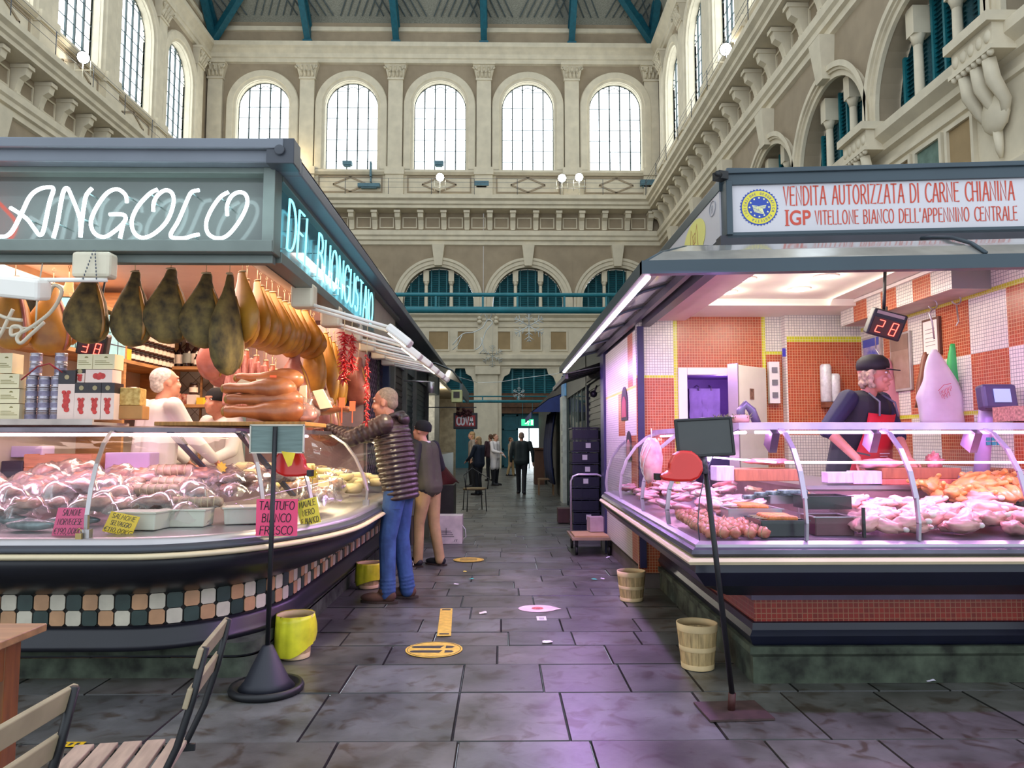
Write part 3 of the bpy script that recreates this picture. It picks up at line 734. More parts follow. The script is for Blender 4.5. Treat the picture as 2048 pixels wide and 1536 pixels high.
lc = thing('deli_counter', 'long curved glass deli counter with a check tile band, left of the aisle', 'counter', (-2.6, 5.5, 0), world=True)
b = MB(); loft_paths(b, [(PB(-.06), .86), (PB(.0), .855), (PB(.01), .825)]); loft_paths(b, [(PB(-.30), .87), (PB(-.06), .86)]); b.build('ledge', STEEL, lc)
b = MB(); loft_paths(b, [(PB(.01), .825), (PB(.05), .81), (PB(.055), .79), (PB(.02), .785)]); b.build('grey_band', DKG, lc)
b = MB(); loft_paths(b, [(PB(.02), .785), (PB(.07), .782), (PB(.085), .768), (PB(.07), .754), (PB(.02), .75)]); b.build('bumper_strip', CREAMB, lc)
b = MB(); q = PB(.02); loft_paths(b, [(q, .75), (PB(.03), .72), (PB(.0), .66), (pmix(PB(0), PT(0), .35), .58), (pmix(PB(0), PT(0), .75), .53), (PT(.03), .515), (PT(0), .51)])
b.build('lower_panel', BODY, lc)
# check tiles
cols = [mat('tile_peach', 'c99a72', .35, var=.1, scale=9), mat('tile_ivory', 'd6cdb8', .35, var=.08, scale=9), mat('tile_slate', '33443f', .35, var=.15, scale=9), mat('tile_grout', '2a2622', .8)]
b = MB(); pt = PT(.0); loft_paths(b, [(pt, .51), (pt, .33)], 3)
def resample(path, st):
    out = [Vector(path[0])]; acc = 0
    for i in range(len(path)-1):
        a, c = Vector(path[i]), Vector(path[i+1]); L = (c-a).length; d = st-acc
        while d <= L: out.append(a+(c-a)*(d/L)); d += st
        acc = (acc+L) % st
    return out
rs = resample(PT(.006), .0925)
for i in range(len(rs)-1):
    a, c = rs[i], rs[i+1]; d = (c-a).normalized(); nn = Vector((d.y, -d.x)); g = .004
    a2, c2 = a+d*g, c-d*g
    for row, (z0, z1) in enumerate(((.42, .508), (.332, .416))):
        k = (i+row*2+1) % 3; e = .012
        L = [(0, e), (e*.3, e*.3), (e, 0)]
        A = (a2.x, a2.y); C = (c2.x, c2.y); W_ = (c2-a2).length
        ol = [(e, z0), (W_-e, z0), (W_, z0+e), (W_, z1-e), (W_-e, z1), (e, z1), (0, z1-e), (0, z0+e)]
        vs = [Vector((a2.x+d.x*u+nn.x*.006, a2.y+d.y*u+nn.y*.006, z)) for u, z in ol]+[Vector((a2.x+d.x*u, a2.y+d.y*u, z)) for u, z in ol]
        b.add(vs, [tuple(range(8))]+[(j, (j+1) % 8, 8+(j+1) % 8, 8+j) for j in range(8)], k)
b.build('check_tiles', cols, lc)
b = MB(); loft_paths(b, [(PT(.01), .33), (PT(.05), .31), (PT(.035), .25), (PT(.06), .235), (PT(.06), .20), (PT(.0), .19)]); b.build('kick_trim', BODY, lc)
b = MB(); pl = lambda o: cpath(4.50-o, -1.46+o, .12, .12)
loft_paths(b, [(pl(-.1), .20), (pl(0), .20), (pl(0), .13)], 0, False); loft_paths(b, [(pl(-.015), .13), (pl(-.015), .115)], 1, False); loft_paths(b, [(pl(0), .115), (pl(.0), 0)], 0, False)
b.build('stone_plinth', [PLINTH, BODY], lc)
# inside of the case
b = MB(); ins = PB(-.08); back = cpath(5.45, -2.2, .6, .8)
loft_paths(b, [(ins, .86), (back, .90)], 0, False); b.build('display_deck', STEEL, lc)
b = MB(); loft_paths(b, [(back, .6), (back, 1.10), (cpath(5.80, -2.6, .5, .6), 1.10), (cpath(5.80, -2.6, .5, .6), .4)], 0, False); b.build('work_shelf', mat('case_back', 'b9a7ad', .4, .3), lc)
gl = [(PB(-.05), .86), (PB(-.04), .98), (pmix(PB(-.05), PGT(0), .10), 1.12), (pmix(PB(-.05), PGT(0), .28), 1.25), (pmix(PB(-.05), PGT(0), .55), 1.37), (pmix(PB(-.05), PGT(0), .82), 1.43), (PGT(.02), 1.45)]
b = MB(); loft_paths(b, gl); b.build('curved_glass', GLASS, lc)
b = MB(); TR = 10
loft_paths(b, [(PGT(.03), 1.445), (PGT(.03), 1.475), (PGT(-.28), 1.49), (PGT(-.28), 1.46), (PGT(.03), 1.445)], 0, False); b.build('top_rail', mat('rail_dark_steel', '7a7078', .3, .6), lc)
LEDV = mat('case_tube', 'ffe6f6', .5, var=0, emit=(1, .62, .80), es=4.5)
b = MB(); pp = PGT(-.06); b.tube([(x, y, 1.43) for x, y in pp[:21]], .012, 6); b.build('case_light', LEDV, lc)
def rib_at(i, t=0):
    pts = []
    for p, z in gl:
        x = p[i][0]*(1-t)+p[i+1][0]*t; y = p[i][1]*(1-t)+p[i+1][1]*t; pts.append(Vector((x, y, z)))
    return pts
pA = PB(-.05)
def idx_x(x):
    for i in range(len(pA)-1):
        if pA[i][0] <= x <= pA[i+1][0]: return i, (x-pA[i][0])/(pA[i+1][0]-pA[i][0])
def idx_y(y):
    for i in range(8, len(pA)-1):
        if pA[i][1] <= y <= pA[i+1][1] and pA[i][0] > -2: return i, (y-pA[i][1])/(pA[i+1][1]-pA[i][1])
for (i, t) in (idx_x(-4.1), idx_x(-2.28), idx_x(-1.45), idx_y(4.95), idx_y(6.25), idx_y(7.8)):
    pts = rib_at(i, t); b = MB()
    for q in range(len(pts)-1): b.bar(pts[q], pts[q+1]+(pts[q+1]-pts[q]).normalized()*.004, .022, .018)
    b.box(pts[0]+Vector((0, 0, .02)), (.05, .04, .05)); r = b.build('rib', STEEL, lc)
pts = rib_at(*idx_x(-2.28)); b = MB(); b.box(pts[0]+Vector((-.02, -.035, .01)), (.032, .016, .035)); b.tube([pts[0]+Vector((-.02+.012*math.cos(a), -.035, .03+.022*math.sin(a))) for a in [PI*k/8 for k in range(9)]], .003, 5)
b.build('padlock', mat('brass', 'b9a068', .3, .8), lc)
# struts carrying the top rail inside
for x in (-2.2, -1.75):
    b = MB(); b.bar((x+.25, 5.4, 1.0), (x, 4.95, 1.45), .05, .015); b.build('inner_bracket', DKG, lc)

# ---- stall shell
st = thing('deli_stall', 'grey framed corner stall with wide canopy and lit fascia, left of the aisle', 'market stall', (-3.5, 6.5, 0), world=True)
FASC = mat('fascia_glossy', '4c504c', .12, var=.08, scale=1.5, coat=.4)
FASS = mat('fascia_side_glossy', '34565c', .14, var=.06, scale=1.5, coat=.4)  # teal cast of the neon light is put into this panel colour
SOFF = mat('soffit_tan', 'a98468', .6, var=.08, scale=2)
b = MB(); X0 = -6.4
b.bb(X0, -1.22, 4.20, 4.42, 3.0, 3.105); b.bb(X0, -1.26, 4.16, 4.24, 3.07, 3.13)
b.bb(-1.44, -1.22, 4.42, 17.0, 3.0, 3.08)
b.add([(X0, 4.3, 3.13), (-1.25, 4.3, 3.13), (-1.25, 9.6, 3.13), (X0, 9.6, 3.13), (X0, 9.6, 3.6)], [(0, 1, 2, 3)])
b.build('roof', MIDG, st, bevel=.008)
b = MB(); b.box((-1.28, 4.24, 3.06), (.16, .14, .15)); b.cyl((-1.28, 4.16, 3.06), (-1.28, 4.15, 3.06), .03); b.build('corner_cap', DKG, st, bevel=.02)
b = MB(); b.bb(X0, -1.38, 4.36, 4.40, 2.56, 2.99); b.build('fascia_panel', FASC, st)
b = MB(); b.bb(-1.42, -1.385, 4.42, 7.72, 2.52, 2.99, 0); b.build('side_fascia_panel', FASS, st)
b = MB(); b.bb(-1.42, -1.39, 7.72, 9.6, 2.52, 2.99, 0); b.build('plain_side_panel', mat('side_panel_cream', 'a9a18e', .5, var=.05), st)
b = MB()
b.bb(X0, -1.34, 4.26, 4.42, 2.49, 2.56); b.bb(X0, -1.34, 4.28, 4.40, 2.965, 3.0); b.bb(X0, -1.36, 4.34, 4.4, 2.44, 2.49)
b.bb(-1.45, -1.33, 4.42, 9.6, 2.46, 2.53); b.bb(-1.45, -1.33, 4.42, 9.6, 2.965, 3.0)
for x, y in ((-1.37, 4.31),): b.bb(x-.035, x+.035, y-.04, y+.10, 2.49, 3.0)
b.bb(-1.44, -1.34, 7.70, 7.74, 2.5, 3.0)
b.build('fascia_frame', mat('frame_grey_green', '6d7670', .4, .3, var=.06), st, bevel=.004)
b = MB(); b.add([(X0, 4.42, 2.455), (-1.44, 4.42, 2.455), (-1.44, 9.6, 2.455), (-1.75, 9.6, 2.62), (-1.75, 4.72, 2.62), (X0, 4.72, 2.62)], [(0, 1, 4, 5), (1, 2, 3, 4)])
b.build('soffit', SOFF, st)
b = MB(); b.bb(X0, -1.7, 4.72, 9.6, 2.75, 2.8); b.build('inner_ceiling', mat('pink_white_ceiling', 'd8c8c8', .6, var=.03), st)
b = MB()
for x, y in ((-1.5, 9.5),): b.bb(x-.06, x+.06, y-.06, y+.06, .0, 3.0)
b.build('corner_post', mat('navy_post', '1c2a48', .4), st)
# back and side walls with slanted square tiles
TD = mat('wall_tile_cream', 'c9c0b6', .35, var=.05); WIREM = mat('tile_joint', '7d6f66', .8)
b = MB(); b.bb(-3.7, -2.95, 7.95, 8.0, .0, 2.75, 0); b.bb(-3.75, -3.7, 4.9, 8.0, 0, 2.75, 0)
for k in range(-8, 26):
    a = k*.17
    for sg in (1, -1):
        p0 = Vector((-3.7, 7.945, .6+a)); 
        z0 = .6+a; z1 = z0+sg*.75
        lo, hi = .9, 2.72
        t0, t1 = 0, 1
        if sg > 0: t0 = max(0, (lo-z0)/.75); t1 = min(1, (hi-z0)/.75)
        else: t0 = max(0, (z0-hi)/.75); t1 = min(1, (z0-lo)/.75)
        if t1 > t0: b.bar((-3.7+.75*t0, 7.947, z0+sg*.75*t0), (-3.7+.75*t1, 7.947, z0+sg*.75*t1), .005, .004, 1)
b.build('back_wall', [TD, WIREM], st)
b = MB(); b.bb(-2.95, -2.85, 7.6, 8.0, 0, 2.75); b.build('white_pillar', mat('pillar_offwhite', 'cbbfc0', .5), st)
b = MB(); b.bb(-2.85, -1.5, 8.3, 8.34, 0, 2.75, 0); b.build('rear_partition', mat('rear_dim', '8c7478', .6, var=.1), st)
b = MB(); b.bb(-6.4, -1.6, 5.85, 9.5, 0, .16); b.build('raised_floor', mat('stall_floor', '6a5f5a', .7), st)
# wire grille at the aisle end
b = MB()
for k in range(-14, 26):
    for sg in (1, -1):
        y0 = 8.3; y1 = 9.44; z0 = 1.1+k*.12; sl = sg*1.14*1.0
        t0, t1 = 0.0, 1.0; lo, hi = 1.0, 2.45
        if sg > 0: t0 = max(0, (lo-z0)/1.14); t1 = min(1, (hi-z0)/1.14)
        else: t0 = max(0, (z0-hi)/1.14); t1 = min(1, (z0-lo)/1.14)
        if t1 > t0: b.bar((-1.52, y0+1.14*t0, z0+sl*t0), (-1.52, y0+1.14*t1, z0+sl*t1), .006, .006)
b.bar((-1.52, 8.3, 1.0), (-1.52, 8.3, 2.46), .02); b.bar((-1.52, 8.3, 1.0), (-1.52, 9.44, 1.0), .02)
b.build('wire_grille', mat('grille_dark', '3a3038', .5), st)
b = MB(); b.bb(-1.75, -1.6, 8.35, 9.5, .2, 2.6); b.build('end_panel', mat('end_panel_pink', 'a8899c', .6, var=.1), st)
# hanging rails with hooks
b = MB(); b.cyl((-6.2, 4.98, 2.68), (-1.9, 4.98, 2.68), .014); b.cyl((-1.82, 5.0, 2.68), (-1.82, 8.9, 2.68), .014); b.cyl((-1.82, 8.9, 2.68), (-1.82, 8.9, 2.8), .01); b.cyl((-1.82, 5.0, 2.68), (-1.82, 5.0, 2.8), .01)
for x in (-5.5, -4.2, -2.9): b.cyl((x, 4.98, 2.68), (x, 4.98, 2.8), .01)
b.build('hanging_rail', STEEL, st)

# ---- neon letters
NEON_W = mat('neon_white', 'eaffff', .4, var=0, emit=(.74, .95, 1.0), es=4.5)
NEON_C = mat('neon_cyan', '9ff4ff', .4, var=0, emit=(.22, .78, .95), es=1.3)
def cr(pts, Y): return [P(x/3.84, 280+y/3.84, Y) for x, y in pts]
def smooth(pts, n=5):
    out = []; N = len(pts)
    for i in range(N-1):
        p0 = pts[max(i-1, 0)]; p1 = pts[i]; p2 = pts[i+1]; p3 = pts[min(i+2, N-1)]
        for k in range(n):
            t = k/n; out.append(.5*((2*p1)+(p2-p0)*t+(2*p0-5*p1+4*p2-p3)*t*t+(3*p1-p0-3*p2+p3)*t**3))
    out.append(pts[-1]); return out
ANG = [[(-160, 745), (-60, 748), (0, 742), (50, 737), (100, 690), (170, 555), (230, 435), (300, 378), (385, 362), (410, 385), (380, 480), (335, 690), (305, 730), (270, 690), (200, 600), (80, 520)],
 [(410, 752), (440, 640), (470, 470), (490, 390), (515, 370), (540, 410), (612, 600), (618, 745)], [(618, 745), (632, 600), (655, 450), (675, 405), (708, 370)],
 [(975, 480), (962, 420), (900, 378), (820, 410), (740, 520), (698, 630), (725, 715), (800, 745), (880, 700), (945, 640), (965, 600), (940, 572), (840, 572)], [(950, 630), (922, 755)],
 [(1210, 380), (1150, 412), (1060, 510), (1012, 620), (1030, 710), (1090, 750), (1180, 722), (1280, 625), (1330, 500), (1325, 415), (1275, 385), (1215, 420), (1182, 480), (1177, 548)],
 [(1530, 385), (1470, 402), (1430, 480), (1370, 620), (1312, 720), (1330, 750), (1420, 752), (1480, 735), (1530, 725)],
 [(1755, 400), (1690, 440), (1620, 540), (1583, 640), (1600, 720), (1670, 755), (1750, 730), (1840, 620), (1897, 500), (1890, 425), (1840, 400), (1780, 430), (1745, 500), (1745, 580)]]
sg = thing('neon_sign', 'glowing white neon script reading ANGOLO on the front fascia', 'sign', (-3, 4.3, 2.6), world=True)
nm = ['letter']*8
for ln in ANG:
    pts = smooth(cr(ln, 4.27)); b = MB(); b.tube(pts, .0110, 8, 0)
    for q in (1, len(ln)-2):
        p = cr([ln[q]], 4.27)[0]; b.cyl(p, p+Vector((0, .09, 0)), .004, n=5, m=1)
    b.build('letter', [NEON_W, mat('clip_glass', 'a8c0c0', .3)], sg)
b = MB(); b.tube(smooth([P(x, y, 4.27) for x, y in ((-90, 380), (-60, 375), (-30, 400), (-8, 432), (-30, 470), (-80, 480))]), .011, 8); props(b.build('neon_letter', mat('neon_red', 'ff5040', .4, var=0, emit=(1, .10, .05), es=7)), 'red neon letter end just entering at the left edge', 'sign')
sg2 = thing('neon_sign', 'glowing cyan neon lettering reading DEL BUONGUSTAIO on the aisle side fascia', 'sign', (-1.33, 6, 2.55), world=True)
M = frame((-1.33, 4.52, 2.575), (0, 1, 0), (0, 0, 1))
strk, W_ = text_strokes('DEL BUONGUSTAIO', .33, 1.0, .14, .12); k = 3.05/W_
x = 0
x = 0
for ch in 'DEL BUONGUSTAIO':
    adv, sts = LET[ch]; b = MB()
    for ln in sts:
        pts = [M @ Vector(((x+px_)*.33*k+.12*py_*.33, py_*.33, 0)) for px_, py_ in ln]
        if len(pts) == 2: pts = [pts[0], (pts[0]+pts[1])/2, pts[1]]
        b.tube(pts, .0075, 7); b.cyl(pts[0], pts[0]+Vector((-.05, 0, 0)), .004, n=5, m=1)
    if sts: b.build('letter', [NEON_C, MATS['clip_glass']], sg2)
    x += adv+.14
area_light('neon_glow_front', (-2.9, 4.2, 2.75), (PI/2, 0, 0), 3.4, .3, 2, (.7, .95, 1))
area_light('neon_glow_side', (-1.28, 6, 2.75), (0, PI/2, 0), .3, 3.2, 1.0, (.35, .85, 1))

# ---- stall lighting
area_light('deli_ceiling_light', (-3.4, 5.7, 2.7), (0, 0, 0), 4.2, 1.2, 85, (1, .74, .64))
area_light('deli_side_light', (-2.2, 7.2, 2.7), (0, 0, 0), .8, 2.8, 60, (1, .68, .45))
for x in (-4.6, -3.4, -2.4): area_light('deli_case_tube', (x, 4.86, 1.42), (.35, 0, 0), 1.1, .05, 6, (1, .58, .80))
area_light('deli_case_tube_side', (-1.62, 6.6, 1.42), (0, -.35, 0), .05, 2.6, 14, (1, .80, .5))

# swing-arm floodlights over the aisle
HEADG = mat('lamp_head_white', 'ece8df', .4, var=.02)
WARM = mat('lamp_tube_glow', 'fff2c8', .5, var=0, emit=(1, .86, .55), es=8)
def arm_lamp(Y, hx, hz, lab, lit):
    o = thing('arm_floodlight', lab, 'lamp', (-1.36, Y, 2.4), world=True, group='arm floodlights along the deli eave')
    b = MB(); b.box((-1.40, Y, 2.41), (.16, .13, .17)); b.build('control_box', CREAMP, o, bevel=.02)
    b = MB(); b.cyl((-1.38, Y-.03, 2.36), (hx-.04, Y-.03, hz+.05), .012); b.cyl((-1.38, Y+.04, 2.34), (hx-.04, Y+.04, hz+.03), .012); b.build('arm', HEADG, o)
    b = MB(); R = Euler((0, math.radians(38), 0)).to_matrix(); b.box((hx, Y, hz), (.20, .16, .06), R=R); b.build('lamp_head', HEADG, o, bevel=.015)
    b = MB(); b.box(Vector((hx, Y, hz))+R @ Vector((-.0, 0, -.034)), (.15, .03, .01), R=R); b.build('tube', WARM if lit else HEADG, o)
    if lit: spot_light('arm_lamp_beam', (hx-.03, Y, hz-.07), (-1.9, Y, 1.0), 45, (1, .82, .5), 110)
for i, (Y, hx, hz, lit) in enumerate(((5.2, -.72, 2.13, 1), (6.05, -.74, 2.13, 1), (6.95, -.74, 2.16, 0), (7.7, -.74, 2.17, 1), (8.4, -.73, 2.18, 0), (9.1, -.73, 2.2, 0))):
    arm_lamp(Y, hx, hz, 'cream floodlight on a long arm over the aisle, %s nearest under the deli eave' % ORD[i], lit)
o = thing('arm_floodlight', 'cream floodlight and chained junction box at the front under the neon letters', 'lamp', (-2.35, 4.2, 2.4), world=True)
c = P(190, 532, 4.22); b = MB(); b.box(c, (.22, .10, .15)); b.build('junction_box', CREAMP, o, bevel=.02)
b = MB(); a = P(215, 560, 4.2); e = P(60, 560, 4.1); b.cyl(a, e, .013); b.build('arm', HEADG, o)
c2 = P(46, 576, 4.1); b = MB(); b.box(c2, (.25, .13, .12), R=Euler((.2, .1, 0)).to_matrix()); b.build('lamp_head', HEADG, o, bevel=.02)
b = MB()
for (x0, y0, x1, y1) in ((188, 498, 165, 560), (190, 498, 193, 560)):
    p, q = P(x0, y0, 4.16), P(x1, y1, 4.15)
    for k in range(9): b.ell(p+(q-p)*(k+.5)/9, (.004, .004, .008), n=4)
b.build('chain', GREYM, o)
# unlit curly tube figure
b = MB(); CURL = [[(-40, 1330), (60, 1370), (170, 1385)], [(100, 1300), (60, 1380), (0, 1500), (-60, 1560)], [(320, 1190), (370, 1200), (400, 1130), (440, 1120), (475, 1160), (440, 1250), (370, 1340), (250, 1430), (160, 1480), (90, 1500), (90, 1440), (140, 1430), (170, 1460), (130, 1520), (160, 1560), (230, 1500), (340, 1400)]]
for ln in CURL: b.tube(smooth(cr(ln, 4.32)), .011, 7)
b.cyl(cr([(285, 1200)], 4.32)[0], cr([(275, 1440)], 4.32)[0], .005); b.cyl(cr([(275, 1440)], 4.32)[0], cr([(0, 1445)], 4.32)[0], .005); p_ = cr([(285, 1200)], 4.32)[0]; b.cyl(p_, (p_.x, 4.36, 2.47), .004)
props(b.build('glass_tube_ornament', mat('unlit_tube', 'c9bda6', .25, var=.02)), 'unlit pale curly glass tube ornament hanging at the far left under the fascia', 'ornament')

# ---- hams
HG = mat('ham_rind_mould', '7c6a38', .75, var=.5, scale=14, bump=.5, col2='3a311e')
HY = mat('ham_fat_ochre', 'c08a2c', .5, var=.25, scale=5, bump=.25, col2='8a5a1c', coat=.3)
HP = mat('ham_meat_pink', 'b06a5c', .45, var=.25, scale=6, bump=.2, col2='7c3d33', coat=.3)
ROPE = mat('string', 'c8b590', .8)
def ham_mesh(L=.66, W=.29, T=.15, mats=None, hook=True, bone=False):
    """hanging leg: shank up, round butt down; hung from z=0"""
    prof = [(.02, -.02), (.034, -.05), (.042, -.10), (.062, -.16), (.092, -.23), (.122, -.31), (.142, -.40), (.146, -.48), (.134, -.55), (.105, -.605), (.06, -.642), (.005, -.655)]
    k = L/.655; b = MB(); vs = []; n = 20
    for r, z in prof:
        for j in range(n):
            a = 2*PI*j/n; cx = .02*math.sin((z+.1)*6)
            ww = r*(W/.29); tt = r*(T/.29)*(1.0+.15*math.sin(a*2+z*9))
            vs.append(Vector((cx+ww*math.cos(a)*(1+.04*math.sin(3*a+z*20)), tt*math.sin(a), z*k-.06)))
    b.add(vs, [(i*n+j, i*n+(j+1) % n, (i+1)*n+(j+1) % n, (i+1)*n+j) for i in range(len(prof)-1) for j in range(n)]+[tuple(range(n)), tuple((len(prof)-1)*n+j for j in range(n))], 0, True)
    return b
def make_ham(label, m1, m2, group, L=.54, W=.29, T=.15, name='cured_ham'):
    o = thing(name, label, 'ham', (0, 0, 0), group=group)
    b = ham_mesh(L, W, T); b.build('rind', m1, o, w=False)
    b = MB(); pts = []; pf = [(.062, -.16), (.092, -.23), (.122, -.31), (.142, -.40), (.146, -.48), (.134, -.55), (.105, -.605)]
    for r, z in pf: pts.append(Vector((.02*math.sin((z+.1)*6)+r*W/.29*math.cos(-.55), r*T/.29*math.sin(-.55), z*L/.655-.06)))
    b.tube(pts, [.006, .012, .014, .014, .013, .011, .005], 6); b.build('fat_edge', m2, o, w=False)
    b = MB(); b.tube([(0, 0, .0), (.012, 0, .02), (0, 0, .035), (-.012, 0, .02), (0, 0, 0)], .003, 5); b.cyl((0, 0, -.09), (0, 0, 0), .003, n=5); b.ell((0, 0, -.085), (.032*W/.29+.004, .02, .008), n=5)
    b.build('string', ROPE, o, w=False)
    return o
HAMF = 'grey-rinded hams hanging in a row across the front'
h0 = make_ham('grey-green mould-rinded ham hanging at the front, right of the junction box', HG, HY, HAMF)
h0.location = (P(180, 600, 4.98).x, 4.98, 2.64); h0.rotation_euler = (0, 0, .1)
for i, (px, rz, dz, lab) in enumerate(((268, -.15, -.02, 'grey-green ham at the front, second from the left of the dark row'), (340, .3, -.0, 'slimmer grey ham at the front, third of the dark row'), (411, .2, -.03, 'grey ham with a pale fat edge, last full one of the dark front row'))):
    dup(h0, (P(px, 600, 4.98).x, 4.98, 2.64+dz), rz, lab)
c = dup(h0, (P(458, 600, 5.0).x, 5.0, 2.64), 1.25, 'dark ham turned edge-on at the corner of the hanging row'); c.scale = (1, 1, 1.35)
hy = make_ham('smooth pinkish ham hanging at the far left end of the front', HY, HP, 'pink and ochre hams at the far left')
hy.location = (P(28, 600, 5.15).x, 5.15, 2.62)
for px, rz, z, lab in ((105, .4, 2.60, 'large ochre ham left of the dark front row'), (-60, 0, 2.6, 'ochre ham just cut by the left edge'), (70, -.3, 2.72, 'small pink ham higher up behind the curly glass tube')):
    dup(hy, (P(px, 600, 5.3).x, 5.3 if px != 70 else 5.7, z), rz, lab)
sideh = make_ham('ochre ham hanging in the dense row along the aisle side', HY, HP, 'ochre hams along the aisle side rail', L=.54, W=.36, T=.11)
sideh.location = (-1.82, 5.14, 2.66); sideh.rotation_euler = (.0, 0, 2.5)
for i in range(1, 14):
    dup(sideh, (-1.82+random.uniform(-.02, .02), 5.14+i*.145, 2.66-random.uniform(0, .03)), 2.5+random.uniform(-.2, .2), None, scale=(1, 1, 1.0-.018*i+random.uniform(-.03, .03)))
sideh2 = make_ham('long narrow yellow ham towards the far end of the aisle side rail', HY, HP, 'long yellow hams at the far end of the side rail', L=.74, W=.30, T=.14)
sideh2.location = (-1.82, 7.12, 2.6); sideh2.rotation_euler = (0, 0, 2.6)
for i in range(1, 9): dup(sideh2, (-1.82+random.uniform(-.04, .04), 7.12+i*.18, 2.6-random.uniform(0, .06)), 2.5+random.uniform(-.3, .3), None, scale=(1, 1, random.uniform(.9, 1.08)))
hp = make_ham('pink leg of ham in a paper sleeve, hanging behind the aisle row', HP, HY, 'pink hams in the inner row', L=.44, W=.20, T=.11)
hp.location = (-2.35, 6.0, 2.38); hp.rotation_euler = (0, 0, .6)
for i in range(1, 8): dup(hp, (-2.38+random.uniform(-.04, .04)+i*.01, 6.0+i*.24, 2.36-.02*i), .6+random.uniform(-.3, .3))
hm = make_ham('big glossy netted ham hanging low above the stacked legs', HP, HY, 'low hanging hams near the customer', L=.55, W=.34, T=.26)
hm.location = P(590, 700, 6.5); hm.rotation_euler = (0, 0, .2); hm.location.z = 2.25
for px, Y, z, lab in ((645, 7.2, 2.15, 'long yellow ham hanging just left of the red chilli string'), (665, 7.9, 2.1, 'yellow ham hanging behind the customer\'s hands'), (718, 8.2, 2.4, 'dark ham hanging beyond the chilli strings'), (700, 8.6, 2.42, 'darker ham furthest along beyond the chilli strings')):
    dup(hm, (P(px, 700, Y).x, Y, z), random.uniform(-.5, .5), lab, scale=(.8, 1, 1.25) if px < 700 else (.9, .9, 1.0))
# pancetta and sausages bunch hanging inside
PANC = mat('pancetta', 'c9918a', .5, var=.3, scale=18, col2='8f4b46', stretch=(6, 6, 1))
o = None
for i in range(6):
    p = P(462+i*13, 740, 6.3+i*.1)
    if o is None:
        o = thing('pancetta_slab', 'pink pancetta slab hanging inside above the stacked legs', 'pancetta', (p.x, p.y, 2.22), group='pancetta slabs hanging inside')
        b = MB(); b.box((0, 0, -.28), (.07, .22, .5), tp=.5); b.build('meat', PANC, o, w=False, bevel=.03); b = MB(); b.tube([(0, 0, 0), (0, 0, .36)], .003, 5); b.build('string', ROPE, o, w=False)
    else: dup(o, (p.x, p.y, 2.22-.02*i), .15*i)
# chilli strings
CH = mat('chilli_red', 'b5171a', .3, coat=.3, var=.15)
def chilli_string(px, py0, py1, Y, lab, n=60, sp=.045):
    p = P(px, py0, Y); q = P(px, py1, Y); L = p.z-q.z
    o = thing('chilli_string', lab, 'chillies', (p.x, p.y, p.z), group='dried chilli strings on the deli eave')
    b = MB(); b.cyl((0, 0, -L), (0, 0, max(.0, 2.44-p.z)), .003, n=5); b.build('string', ROPE, o, w=False)
    b = MB(); rnd = random.Random(int(px))
    for i in range(n):
        z = -L*i/n; a = rnd.random()*2*PI; d = Vector((math.cos(a), math.sin(a), rnd.uniform(-1.4, .2))).normalized(); l = rnd.uniform(.6, 1.2)*sp
        c0 = Vector((0, 0, z)); b.tube([c0, c0+d*l*.6, c0+d*l+Vector((0, 0, -.01))], [.007, .006, .001], 5)
    b.build('chillies', CH, o, w=False)
chilli_string(689, 665, 762, 5.95, 'long bunched string of red chillies hanging above the customer', 110, .06)
chilli_string(704, 668, 742, 6.1, 'second fuller red chilli string right beside the longest one', 80, .05)
chilli_string(734, 710, 850, 6.3, 'thin red chilli string hanging in front of the customer\'s face', 80, .035)

# ---- queue number display
def queue_display(c, tilt, digits, lab, w=.16, h=.15, face=(0, -1, 0), yaw=0):
    o = thing('queue_display', lab, 'number display', c)
    o.rotation_euler = (tilt[0], tilt[1], yaw)
    b = MB(); b.box((0, .05, 0), (w, .1, h)); b.build('casing', BLACK, o, w=False, bevel=.012)
    b = MB(); b.box((0, -.002, -.02), (w*.84, .006, h*.62)); b.build('screen', mat('display_dark_red', '3a0406', .3, var=0), o, w=False)
    b = MB(); seg = {'2': 'abged', '8': 'abcdefg', '3': 'abgcd', '0': 'abcdef'}; s = h*.23
    for i, ch in enumerate(digits):
        ox = (-.5+i)*w*.40-s*.42+ (0); oz = -.02-s*1.0
        pt = {'a': ((0, 2), (1, 2)), 'b': ((1, 2), (1, 1)), 'c': ((1, 1), (1, 0)), 'd': ((0, 0), (1, 0)), 'e': ((0, 0), (0, 1)), 'f': ((0, 1), (0, 2)), 'g': ((0, 1), (1, 1))}
        for k in seg[ch]:
            (x0, z0), (x1, z1) = pt[k]; b.bar((ox+x0*s*.85+.004*z0, -.007, oz+z0*s), (ox+x1*s*.85+.004*z1, -.007, oz+z1*s), .008, .004)
    b.build('digits', mat('digit_red', 'ff2a1c', .4, var=0, emit=(1, .06, .04), es=7), o, w=False)
    b = MB(); b.box((0, -.003, h*.40), (w*.8, .005, h*.12)); b.build('name_plate', mat('plate_grey', '9a9488', .5), o, w=False)
    return o
c = P(183, 690, 5.35); o = queue_display(c, (.25, .18), '38', 'red number display showing 38 above the stacked cartons', .2, .17, yaw=.25)
b = MB(); b.bar((0, .06, .08), (0, .06, 2.76-c.z), .012); b.build('bracket', BLACK, o, w=False)
